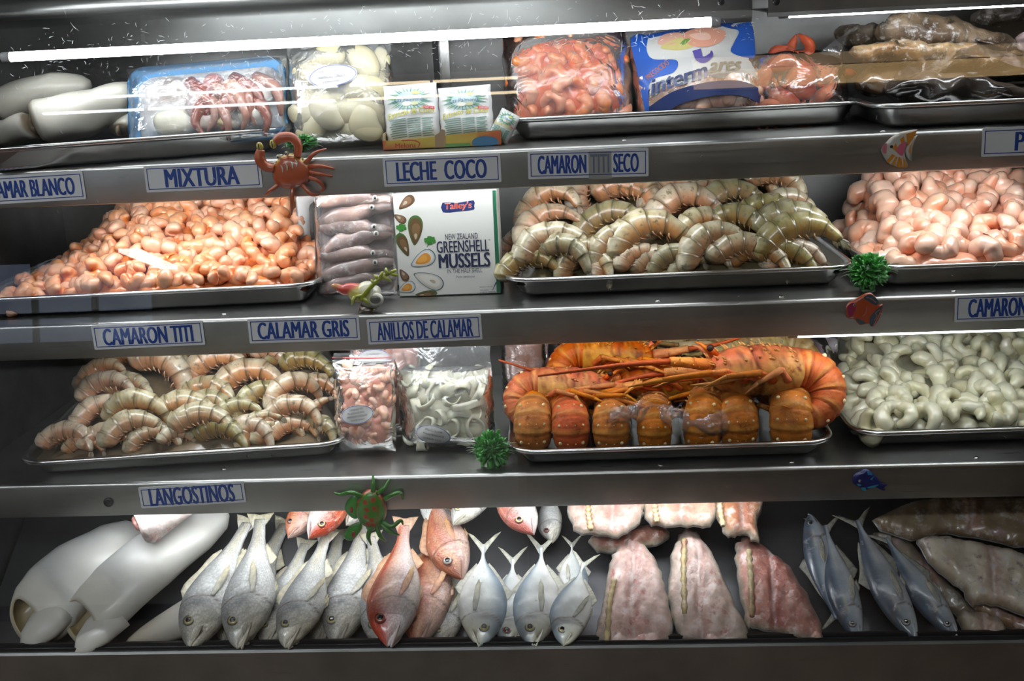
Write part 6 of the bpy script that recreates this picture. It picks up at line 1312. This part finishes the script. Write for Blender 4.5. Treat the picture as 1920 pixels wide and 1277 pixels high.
def mussel(cx, cy, L, wd, rot, kind):
    a = np.linspace(0, 2*math.pi, 40, endpoint=False); x = np.cos(a)*L/2; z = np.sin(a)*wd/2*(1+.45*np.cos(a)); c, s = math.cos(math.radians(rot)), math.sin(math.radians(rot)); kk = w_/192
    def tr(f, off, col, dx=0, dz=0): 
        X_, Z_ = (x*f+dx)*kk, (z*f+dz)*kk; decal(ms, np.stack([PX(cx)+X_*c-Z_*s, PZ(cy)+X_*s+Z_*c], 1)[[i for i in range(40)]], .004, F0, off, col)
    def clipx(): return max(PX(cx)-L, -w_/2)
    if kind == 'shut': tr(1, .0004, (.05, .13, .03)); tr(.86, .0006, (.10, .055, .02), -1.2, -.6); tr(.55, .0008, (.17, .10, .04), -2, -1.5); tr(.2, .0010, (.40, .34, .24), -L*.20, -wd*.06)
    elif kind == 'brown': tr(1, .0004, (.09, .05, .025)); tr(.72, .0006, (.20, .11, .06), -1, 1); tr(.3, .0008, (.42, .36, .28), -3, 1)
    elif kind == 'meat': tr(1, .0004, (.05, .09, .10)); tr(.93, .0006, (.52, .56, .58)); tr(.80, .0008, (.66, .64, .58)); tr(.62, .0010, (.66, .28, .04)); tr(.4, .0012, (.74, .36, .06), -1, 1)
    else: tr(1, .0004, (.06, .09, .08)); tr(.93, .0006, (.50, .54, .54)); tr(.82, .0008, (.60, .56, .48)); tr(.66, .0010, (.68, .66, .60), 2, 1); tr(.2, .0012, (.44, .38, .30), 8, 1)
mussel(784, 431, 56, 26, 84, 'shut'); mussel(771, 379, 36, 17, 38, 'brown'); mussel(757, 408, 26, 14, -35, 'brown'); mussel(760, 457, 46, 20, 110, 'shut'); mussel(795, 486, 50, 28, 25, 'meat'); mussel(803, 525, 60, 27, -25, 'empty'); mussel(757, 514, 26, 14, -60, 'brown'); mussel(761, 538, 34, 20, 20, 'meat'); mussel(797, 551, 42, 12, 3, 'shut')
for (cx, cy, f) in ((810, 450, 1.0), (758, 424, .9)):
    for (dx, dy, r) in ((-6, 0, 4), (0, 4, 4.5), (5, -1, 4.5), (0, -3, 4), (8, 3, 3), (-3, 3, 3)): decal(ms, closed_smooth([(PX(cx+dx*f+r*f*(1+.35*(i % 2))*math.cos(i*.785)), PZ(cy+dy*f+r*f*(1+.35*(i % 2))*math.sin(i*.785))) for i in range(8)], 2), .004, F0, .0005+.0001*((dx+9) % 4), (.04, .20, .03))
    stroke(ms, [(PX(cx), PZ(cy+4)), (PX(cx-6), PZ(cy+13))], .0008, F0, .0005, (.05, .2, .03), 3)
ms.v = [np.stack([np.clip(v[:, 0], -w_/2+.0003, w_/2), v[:, 1], np.clip(v[:, 2], .0004, h_-.0004)], 1) for v in ms.v]
ms.build('mussel_pictures', MAT['print'], t)
# -- third shelf: zip bags
def zipbag(px, py, wpx, hpx_, fillh, Y, tilt, rot, label, seed, depth, film_='clearbag', top_red=False):
    p = atY(px, py, Y); p[2] = ZT[3]+.001; k = m_per_px(p); w_, h_ = wpx*k, hpx_*k; M = pose(p, tilt, rot)
    fr, bk, m = pillow(w_, h_*fillh, depth, seed, .0016, 3.0, .2, .7, 40, .02)
    t = thing('zip_bag', label, 'bag', M); m.build('bag_film', MAT[film_], t)
    n = 26; xs = np.linspace(-w_/2*1.02, w_/2*1.02, n); zs = np.linspace(h_*fillh*.86, h_, 14); X_, Z_ = np.meshgrid(xs, zs, indexing='ij'); tt = (Z_-zs[0])/(zs[-1]-zs[0])
    Yf = -depth*.75*(1-tt)**1.5*np.sqrt(np.clip(1-np.abs(2*X_/w_/1.05)**3, 0, 1))+.004*np.sin(X_*60+seed)*tt; m2 = MB(); m2.grid(np.stack([X_, Yf, Z_], -1)); m2.grid(np.stack([X_, -Yf*.6+.001, Z_], -1)[::-1]); m2.noise(.003, 40, seed); m2.build('empty_top', MAT[film_], t)
    zp = MB(); zz = h_*.965
    for dz in (0, -.0045): zp.tube([(x, -.0015+.004*np.sin(x*60+seed)*.9, zz+dz) for x in xs[::2]], .0010, 6, (.62, .12, .12) if top_red and dz == 0 else (.66, .68, .74), (0, 1, .1))
    zo = zp.build('zip_strip', MAT['print'], t)
    return t, M, fr, bk, w_, h_*fillh
t, M, fr, bk, w_, h_ = zipbag(690, 872, 114, 186, .915, .165, 6, -1, 'zip bag of pink shrimp with an oval label, third shelf', 4, .026, 'clearbag', True)
core(fr, bk, w_, h_, .006, MAT['pink'], (.76, .30, .20), M, 'zip_shrimp_mass', 'packed pink shrimp inside the front zip bag', 'shrimp', 3, .014, .006)
inst_in(fr, M, w_, h_, PALEM, 'zip_bag_shrimp', 'pink shrimp pressed against the film of the front zip bag', 'shrimp', 'shrimp in the front zip bag', .0165, .74, 6, .011, .78, .06, .93, .35, 60)
oval_label(t, fr, -.08*w_, .46*h_, .54*w_, .21*h_, 8, [('CAMARON TITI', 0, .28, .42, .09), ('PELADO COCIDO', -.02, .10, .5, .09), ('MANTENGASE CONGELADO', 0, -.08, .6, .09), ('CONSUMO HUMANO', 0, -.27, .42, .08)])
t, M, fr, bk, w_, h_ = zipbag(735, 800, 130, 190, .9, .235, 6, 2, 'second zip bag of pink shrimp standing behind the front one', 7, .026)
core(fr, bk, w_, h_, .004, MAT['pink'], (.74, .34, .26), M, 'rear_zip_shrimp_mass', 'packed pink shrimp inside the rear zip bag', 'shrimp', 4, .014, .005)
oval_label(t, fr, -.15*w_, .90*h_, .46*w_, .16*h_, 0, [('CAMARON', 0, .2, .4, .1), ('MANTENGASE', 0, -.05, .5, .1), ('CONGELADO', 0, -.28, .4, .1)])
t, M, fr, bk, w_, h_ = zipbag(842, 860, 178, 226, .66, .185, 7, 0, 'large zip bag of white squid rings with an empty glossy top', 9, .034)
core(fr, bk, w_, h_, .012, MAT['squid'], (.62, .60, .44), M, 'ring_mass', 'packed white squid rings inside the large zip bag', 'squid', 5, .022, .010)
RINGM = []
for i in range(4):
    a = np.linspace(0, 2*math.pi, 26); R = .0135*(1+.1*i); m = MB(); hgt = .0055*(1+.3*(i % 2))
    P = []
    for (r, y) in ((R, -hgt), (R*1.03, 0), (R, hgt), (R*.80, hgt), (R*.72, 0), (R*.80, -hgt), (R, -hgt)): P.append(np.stack([np.cos(a)*r*(1.0+.25*(i % 3)), 0*a+y, np.sin(a)*r*(1-.10*i)], 1))
    m.grid(np.array(P)[::-1], (.72, .71, .56)); m.noise(.0016, 90, i); o = m.build('squid_ring', MAT['white_sh']); RINGM.append(o.data); bpy.data.objects.remove(o)
inst_in(fr, M, w_, h_, RINGM, 'squid_ring', 'white squid ring in the large zip bag on the third shelf', 'squid', 'rings in the large zip bag', .0200, .95, 8, .017, .78, .08, .90, .7, 55)
oval_label(t, fr, -.12*w_, .20*h_, .37*w_, .25*h_, -14, [('ANILLOS CALAMAR', 0, .24, .5, .10), ('MANTENGASE', .02, .02, .6, .10), ('CONGELADO', 0, -.22, .5, .10)])
# clutter behind the lobsters: wrapped pink packs and a grey squid
for i, (px, py, wp, hp, Y, col, lb) in enumerate([(985, 730, 90, 110, .32, (.60, .30, .22), 'wrapped pink fish pack behind the left lobsters'), (1105, 700, 130, 90, .36, (.66, .26, .24), 'wrapped rosy pack under the shelf behind the lobsters'), (1545, 700, 60, 70, .36, (.46, .36, .40), 'wrapped mauve pack behind the right lobster')]):
    p = atY(px, py, Y); k = m_per_px(p); p[2] = zT+.02; w_, h_ = wp*k, max(hp*k, atY(px, py-hp, Y)[2]-p[2]); M = pose(p, 10, 0); fr, bk, m = pillow(w_, h_, .03, 40+i, .003, 3); t = thing('wrapped_pack', lb, 'food pack', M); m.build('wrap', MAT['clearbag'], t); core(fr, bk, w_, h_, .004, MAT['icy'], col, M, 'filling', '', '', i, .03, .008, t)
P0 = atY(1255, 785, .125); k = m_per_px(P0); m = MB(); P = np.array([[(P0[0]+k*(u*215-110), P0[1]-.006-.014*math.sin(v*3.1)+.010*math.sin(u*5), P0[2]+k*(26-60*v*(1-.5*abs(u-.6))+8*math.sin(u*6))) for v in np.linspace(0, 1, 12)] for u in np.linspace(0, 1, 30)]); m.grid(P); m.noise(.004, 55, 3); tag(m.build('plastic_wrap', MAT['bagfilm']), 'crumpled clear wrap draped over the front lobster tails', 'plastic wrap')
# ------------------------------------------------------------------ toys and plastic plants
def plant(px, py, Y, z, rpx, label, seed, sq=1.0, tuft=True):
    p = atY(px, py, Y); k = m_per_px(p); r = rpx*k; t = thing('plastic_plant', label, 'plastic plant', Matrix.Translation(Vector(p)), 'green plastic plants'); rg = np.random.default_rng(seed); m = MB()
    m.ball((0, 0, 0), (r*.60, r*.60, r*.60), 14, 10, (.01, .12, .01))
    N = 170
    for i in range(N):
        ph = math.acos(1-2*(i+.5)/N); th = math.pi*(1+5**.5)*i; d = np.array([math.cos(th)*math.sin(ph), math.sin(th)*math.sin(ph), math.cos(ph)]); d = d+rg.normal(0, .12, 3); d /= np.linalg.norm(d); l = r*rg.uniform(.85, 1.1); sd = np.cross(d, rg.normal(size=3)); sd /= np.linalg.norm(sd)
        c = np.array([d*r*.40, d*l*.72, d*l*.92+sd*l*.05, d*l]); m.loft(c, np.array([.06, .13, .14, .04])*r, np.array([.03, .05, .04, .015])*r, 6, np.cross(d, sd), mix((.01, .16, .012), (.06, .42, .04), np.array(rg.uniform(0, 1))))
    m.v = [v*np.array([1, .8, sq]) for v in m.v]; m.build('foliage', MAT['toy'], t)
    if tuft:
        tf = MB()
        for sgn in (-1, 1):
            for i in range(7): a = rg.uniform(-.5, .7); e = np.array([sgn*r*(1.15+.3*rg.uniform()), -.1*r, r*a*.7]); tf.tube(smooth([(sgn*r*.4, 0, r*a*.3), e*.8+np.array([0, -.1*r, .1*r]), e], 3), [.0006, .0005, .0002], 5, (.45, .52, .38))
        tf.build('pale_sprigs', MAT['toy'], t)
    mb = MB().loft([(0, 0, -r*.9*sq), (0, 0, -r*sq*1.05)], [r*.35, r*.4], [r*.35, r*.4], 14, (0, 1, 0), (.02, .08, .02)); mb.build('base', MAT['toy'], t)
plant(566, 268, .155, 0, 30, 'small green plastic plant on the top shelf behind the toy crab', 1, .55)
plant(1628, 508, .125, 0, 38, 'green plastic plant on the second shelf between two trays', 2, .95)
plant(922, 843, .095, 0, 34, 'round green plastic plant on the third shelf beside the lobster tray', 3, 1.15)
# toy crab on the top lip
def toy_crab(px, py, Y, s, label, rot, body, pal2, belly, kind):
    p = atY(px, py, Y); k = m_per_px(p); S = 36*k*s; M = pose(p, 0, rot); t = thing('toy_crab' if kind == 'crab' else 'toy_beetle', label, 'toy', M)
    m = MB(); a = np.linspace(0, 2*math.pi, 36, endpoint=False); ol = np.stack([np.cos(a)*S*1.05*(1-.12*np.sin(a)), np.sin(a)*S*.92-.06*S*np.cos(2*a)], 1)
    if kind != 'crab': ol = np.stack([np.cos(a)*S*.92*(1-.10*np.sin(a)), np.sin(a)*S*1.25], 1)
    def cf(x, z, d):
        C = mix(body, belly, .8*ss(.1, -.9, z/S)); C = mix(C, pal2, ss(.16, .03, d/S)*ss(-.1, .5, z/S))
        if kind != 'crab':
            for (cx, cz) in ((-.3, .55), (.15, .75), (-.2, .1), (.25, .2), (-.25, -.35), (.1, -.55), (.2, -.9), (-.15, -.85)): C = mix(C, (.50, .05, .02), ss(.19, .12, np.hypot(x/S-cx, z/S-cz)))
            C = mix(C, (.30, .04, .015), .8*ss(.05, .02, np.abs(x/S-.50+.18*(z/S)**2))*(z/S < .5)); C = mix(C, (.45, .06, .02), ss(.12, .02, d/S)*.7)
        return C
    slab(m, ol, S*.10, lambda x, z, d: S*(.18+.42*np.sqrt(np.clip(1-(1-np.clip(d/S/.8, 0, 1))**2, 0, 1))), -.0, cf); m.build('shell', MAT['toy'], t)
    pg = MB()
    n = 15
    for i in range(n):
        an = math.radians(20+140*i/(n-1)); q = np.array([math.cos(an)*S*1.02, -S*.22, math.sin(an)*S*.88]) if kind == 'crab' else np.array([-math.sin(an)*S*.90, -S*.2, -math.cos(an)*S*1.0]); pg.ball(q, S*.055, 8, 6, pal2)
    pg.build('rim_beads', MAT['toy'], t)
    if kind == 'crab':
        st_m = MB()
        for i, x in enumerate((-.35, -.08, .22, .45)):
            z0 = .10+.05*i; q = [(x*S, z0*S), ((x+.04)*S, (z0+.22)*S), ((x-.02)*S, (z0+.40)*S)]; surf = lambda X_, Z_: -S*(.18+.42*np.sqrt(np.clip(1-(1-np.clip((1-np.hypot(X_/S/1.05, Z_/S/.92))/.8, 0, 1))**2, 0, 1)))-.0006
            stroke(st_m, q, [.0008, .0022, .0006], surf, .0006, (.62, .55, .42))
        st_m.build('pale_stripes', MAT['toy'], t)
        for sg, pts, rr, tip in ((-1, [(-.8, .35), (-1.25, .55), (-1.45, 1.0), (-1.30, 1.45)], [.22, .26, .30, .22], (-1.28, 1.62)), (1, [(.55, .75), (.72, 1.3), (.50, 1.75), (-.05, 1.85), (-.40, 1.70)], [.20, .24, .26, .30, .24], (-.55, 1.62))):
            c = MB().tube(smooth([(x*S, -S*.35, z*S) for x, z in pts], 6), np.array(rr)*S, 12, body); co = c.build('claw', MAT['toy'], t); MB().ball((tip[0]*S, -S*.42, tip[1]*S), (S*.19, S*.17, S*.24), 12, 8, (.55, .45, .05)).build('claw_tip', MAT['toy'], co); stroke(MB(), [(tip[0]*S-.02*S, tip[1]*S-.16*S), (tip[0]*S, tip[1]*S+.16*S)], S*.05, -S*.60, 0, (.03, .02, .01), 2).build('claw_slit', MAT['toy'], co)
        for x, z in ((-.42, .92), (.05, 1.02)):
            e = MB().ball((x*S, -S*.40, z*S), S*.13, 12, 8, (.72, .66, .45)); eo = e.build('eye', MAT['toy'], t); MB().ball((x*S-.02*S, -S*.50, z*S), S*.06, 10, 6, (.01, .01, .01)).build('pupil', MAT['toy'], eo)
        L_ = [[(.9, .35), (1.5, .75), (2.1, .85)], [(1.0, .1), (1.6, .05), (2.3, -.25)], [(.95, -.15), (1.5, -.35), (2.1, -.62)], [(.8, -.4), (1.3, -.65), (1.5, -1.1), (1.25, -1.35)], [(.4, -.7), (.8, -1.3), (1.15, -1.45)], [(-.1, -.8), (-.25, -1.4), (-.55, -2.2)], [(-.75, -.5), (-1.3, -.75), (-1.7, -.95)]]
        lr = [.13, .11, .05]
    else:
        L_ = [[(.1, 1.1), (.1, 1.6), (.05, 2.2)], [(.35, 1.05), (.75, 1.45), (1.05, 2.0)], [(.8, .7), (1.3, 1.1), (1.75, 1.15), (1.9, .75)], [(-.6, .8), (-1.2, 1.05), (-1.9, .75), (-2.3, .85)], [(.7, -.75), (1.3, -.95), (1.8, -.65), (1.95, -.9)], [(.6, -.9), (1.2, -1.3), (1.75, -1.6)], [(.05, -1.15), (-.1, -1.7), (.05, -2.4)], [(.35, -1.1), (.6, -1.6), (.95, -2.1)]]
        lr = [.15, .14, .05]
        for q in ([(-.9, .75), (-1.5, .35), (-1.6, -.3), (-1.05, -.8)], [(-.7, -1.0), (-1.3, -1.3), (-1.7, -2.0), (-1.2, -2.25), (-.6, -1.5)]):
            w_m = MB(); slab(w_m, closed_smooth([(x*S, z*S) for x, z in q+[(-.6, q[-1][1]+.4)]], 5), S*.14, lambda x, z, d: S*.05+S*.12*np.sqrt(np.clip(d/S/.4, 0, 1)), S*.05, lambda x, z, d: mix((.02, .20, .01), (.05, .33, .03), ss(0, .3, d/S))); wo = w_m.build('wing', MAT['toy'], t); cx = np.mean([x for x, z in q])+.05; cz = np.mean([z for x, z in q])-.15
            MB().ball((cx*S, -S*.20, cz*S), (S*.11, S*.04, S*.2), 12, 8, (.40, .03, .03)).build('wing_spot', MAT['toy'], wo)
        hd = MB().ball((0, -S*.2, -1.18*S), (S*.30, S*.22, S*.25), 12, 8, (.03, .22, .01)); hd.build('head', MAT['toy'], t)
    for i, l in enumerate(L_):
        MB().tube(smooth([(x*S, -S*(.22 if j == 0 else (.38 if j == 1 else .12)), z*S) for j, (x, z) in enumerate(l)], 5), np.array(lr)*S, 9, np.asarray(body)*(.9 if kind == 'crab' else .8)).build('leg', MAT['toy'], t)
    return t
toy_crab(548, 322, YS[1]-.003, .98, 'orange-red toy crab stuck on the top shelf lip beside MIXTURA', 8, (.50, .085, .012), (.50, .38, .05), (.42, .06, .01), 'crab')
toy_crab(697, 952, YS[3]-.003, .86, 'green toy beetle with red dots stuck on the lowest shelf lip', -6, (.045, .26, .012), (.42, .05, .02), (.04, .24, .01), 'beetle')
# toy sea snail with a sprig
p = atY(676, 553, YS[2]+.040); k = m_per_px(p); p = atZ(676, 553, ZT[2]+.93*34*k); M = Matrix.Translation(Vector((p[0], p[1], p[2])))
t = thing('toy_sea_snail', 'red and yellow toy sea snail with a green sprig, in front of the squid pack', 'toy', M); S = 34*k
u = np.linspace(0, 1, 40); c = np.stack([-1.55*S+2.6*S*u, 0*u, .55*S-.70*S*u+.05*S*np.sin(u*20)], 1); r = S*(.06+.78*u**.9)*(1+.06*np.cos(u*26))*np.interp(u, [0, .85, 1], [1, 1, .55])
m = MB(); m.loft(c, r, r, 24, (0, 1, 0), lambda u, a: mix(mix((.60, .30, .10), (.55, .04, .02), ss(.05, .2, u)), mix((.62, .55, .12), (.70, .68, .55), ss(.55, .72, u)), ss(.36, .56, u+.08*np.sin(a*2+u*9)))); m.build('shell', MAT['toy'], t)
MB().ball((.85*S, -.42*S, -.20*S), (.48*S, .30*S, .40*S), 18, 12, (.70, .68, .58)).build('shell_lip', MAT['toy'], t)
MB().ball((.92*S, -.66*S, -.14*S), (.30*S, .12*S, .24*S), 16, 10, (.10, .10, .09)).build('shell_opening', MAT['toy'], t)
sp = MB(); sp.tube(smooth([(.15*S, -.8*S, -.10*S), (.55*S, -.85*S, .40*S), (1.3*S, -.85*S, 1.05*S), (2.0*S, -.7*S, 1.35*S)], 6), [.16*S, .14*S, .12*S, .08*S], 9, (.36, .40, .02))
for q, e in (((1.2, 1.0), (1.0, 1.25)), ((1.5, 1.15), (1.9, .85)), ((1.7, 1.25), (1.65, 1.6)), ((1.9, 1.3), (2.25, 1.15)), ((1.9, 1.32), (2.2, 1.5)), ((.35, .15), (-.15, .10)), ((.3, .05), (.6, -.35)), ((-.15, .10), (-.35, -.35)), ((1.3, 1.05), (1.45, 1.4)), ((1.0, .8), (.8, 1.0))): sp.tube([(q[0]*S, -.84*S, q[1]*S), ((q[0]+e[0])/2*S, -.9*S, (q[1]+e[1])/2*S), (e[0]*S, -.82*S, e[1]*S)], [.11*S, .10*S, .06*S], 8, (.38, .42, .03))
sp.build('sprig', MAT['toy'], t)
MB().loft([(.35*S, 0, -.50*S), (.35*S, 0, -.80*S), (.35*S, 0, -.92*S)], [.4*S, .5*S, .55*S], [.3*S, .4*S, .45*S], 16, (0, 1, 0), (.06, .03, .01)).build('base', MAT['toy'], t)
# flat painted fish magnets
def magnet(px, py, s, ol, col, label, name, extra, th=.0035):
    Y = YS[s]-.0015; p = atY(px, py, Y); k = m_per_px(p); M = pose(p, 0, 0); t = thing(name, label, 'magnet', M)
    O = np.array([((x-px)*k, (py-y)*k*1.04) for x, y in ol]); slab(MB(), O, .004, lambda x, z, d: th*np.clip(.6+d/.004, 0, 1), .0008, col).build('base_shape', MAT['toy'], t)
    q = lambda L: np.array([((x-px)*k, (py-y)*k*1.04) for x, y in L]); sf = lambda x, z: 0*np.asarray(x)-th
    for nm, f in extra:
        m = MB(); f(m, q, sf, k); m.build(nm, MAT['toy'], t)
    return t
def ex_stripes(m, q, sf, k):
    for L in ([(1672, 277), (1678, 268), (1683, 281), (1680, 284)], [(1685, 262), (1692, 256), (1696, 272), (1691, 276)], [(1696, 253), (1716, 247), (1708, 264), (1700, 274)], [(1661, 300), (1666, 304), (1678, 291), (1672, 287)], [(1671, 306), (1676, 309), (1682, 293), (1679, 292)], [(1680, 311), (1686, 312), (1687, 294), (1684, 293)], [(1694, 313), (1701, 312), (1696, 300), (1692, 294)], [(1686, 297), (1689, 295), (1692, 312), (1687, 313)]): decal(m, q(L), .004, sf, .0004, (.72, .27, .03))
def ex_tail(m, q, sf, k):
    slab(m, q([(1697, 283), (1699, 275), (1704, 267), (1711, 260), (1718, 256), (1713, 266), (1710, 277), (1709, 288), (1710, 303), (1704, 299), (1699, 292)]), .004, lambda x, z, d: .0030*np.clip(.6+d/.004, 0, 1), .0008, (.66, .62, .54))
    decal(m, q([(1702, 285), (1704, 275), (1709, 266), (1706, 278), (1706, 290)]), .004, lambda x, z: 0*x-.0030, .0004, (.72, .27, .03))
def ex_heart(m, q, sf, k): decal(m, q(closed_smooth([(1679, 281), (1686, 270), (1697, 267), (1694, 281), (1691, 291), (1684, 288)], 4)), .004, sf, .0008, (.74, .16, .24)); decal(m, q(closed_smooth([(1653, 277), (1656, 271), (1661, 268), (1661, 285), (1656, 285)], 3)), .004, sf, .0007, (.72, .20, .26))
def dotf(cx, cy, r, c): return lambda m, q, sf, k: decal(m, q([(cx+r*math.cos(i*.393), cy+r*math.sin(i*.393)) for i in range(16)]), .003, sf, .0011, c)
magnet(1684, 280, 1, np.array([(1652, 280), (1655, 274), (1660, 268), (1667, 261), (1677, 254), (1689, 249), (1702, 247), (1717, 246), (1712, 256), (1705, 264), (1699, 272), (1696, 281), (1696, 290), (1698, 299), (1703, 308), (1702, 313), (1692, 314), (1681, 312), (1671, 308), (1663, 301), (1657, 292), (1654, 285)]), (.66, .62, .54), 'orange and white striped tropical fish magnet on the top shelf lip', 'fish_magnet', [('tail', ex_tail), ('orange_stripes', ex_stripes), ('pink_patch', ex_heart), ('eye', dotf(1670, 274, 2.8, (.01, .01, .01)))])
def rf_fins(m, q, sf, k):
    for L in ([(1617, 557), (1630, 551), (1645, 565), (1640, 572), (1625, 563)], [(1604, 594), (1622, 603), (1612, 606)], [(1632, 590), (1652, 572), (1648, 585), (1636, 610), (1630, 606)]): decal(m, q(closed_smooth(L, 3)), .004, sf, .0005, (.055, .08, .10))
def rf_lines(m, q, sf, k):
    for L in ([(1638, 600), (1643, 592), (1640, 586), (1648, 580)], [(1624, 573), (1622, 585), (1616, 592)], [(1622, 556), (1632, 560), (1640, 567)]): stroke(m, q(L), .0009, sf, .0009, (.42, .22, .18))
def rf_head(m, q, sf, k): decal(m, q(closed_smooth([(1588, 573), (1598, 566), (1604, 572), (1600, 586), (1592, 592)], 3)), .004, sf, .0005, (.36, .03, .09))
magnet(1620, 580, 2, closed_smooth([(1587, 572), (1604, 560), (1629, 549), (1644, 564), (1647, 573), (1654, 572), (1650, 592), (1638, 612), (1628, 606), (1612, 608), (1602, 597), (1589, 594)], 3), (.48, .075, .02), 'red and dark blue fish magnet on the second shelf lip', 'fish_magnet', [('dark_fins', rf_fins), ('light_lines', rf_lines), ('pink_head', rf_head), ('eye', dotf(1601, 570, 2.6, (.70, .68, .6))), ('pupil', lambda m, q, sf, k: decal(m, q([(1601+1.4*math.cos(i*.5), 570+1.4*math.sin(i*.5)) for i in range(12)]), .003, sf, .0016, (.01, .01, .01)))])
def wh_cy(m, q, sf, k):
    for L in ([(1623, 880), (1631, 884), (1635, 889), (1626, 888)], [(1630, 896), (1638, 890), (1633, 899)], [(1624, 912), (1634, 909), (1647, 907), (1640, 912), (1628, 914)], [(1614, 912), (1622, 912), (1624, 920), (1616, 917)], [(1605, 905), (1611, 905), (1615, 908), (1609, 909)]): decal(m, q(L), .004, sf, .0006, (.04, .30, .48))
magnet(1630, 900, 3, closed_smooth([(1598, 899), (1602, 888), (1614, 883), (1622, 878), (1634, 885), (1644, 896), (1652, 905), (1663, 909), (1658, 913), (1659, 920), (1650, 918), (1640, 913), (1624, 918), (1612, 913), (1602, 907)], 3), (.012, .018, .15), 'dark blue whale magnet with light blue fins on the lowest shelf lip', 'whale_magnet', [('light_blue_fins', wh_cy), ('eye', dotf(1611, 899, 2.6, (.62, .64, .66))), ('pupil', lambda m, q, sf, k: decal(m, q([(1612+1.4*math.cos(i*.5), 899+1.4*math.sin(i*.5)) for i in range(12)]), .003, sf, .0016, (.01, .01, .03)))])
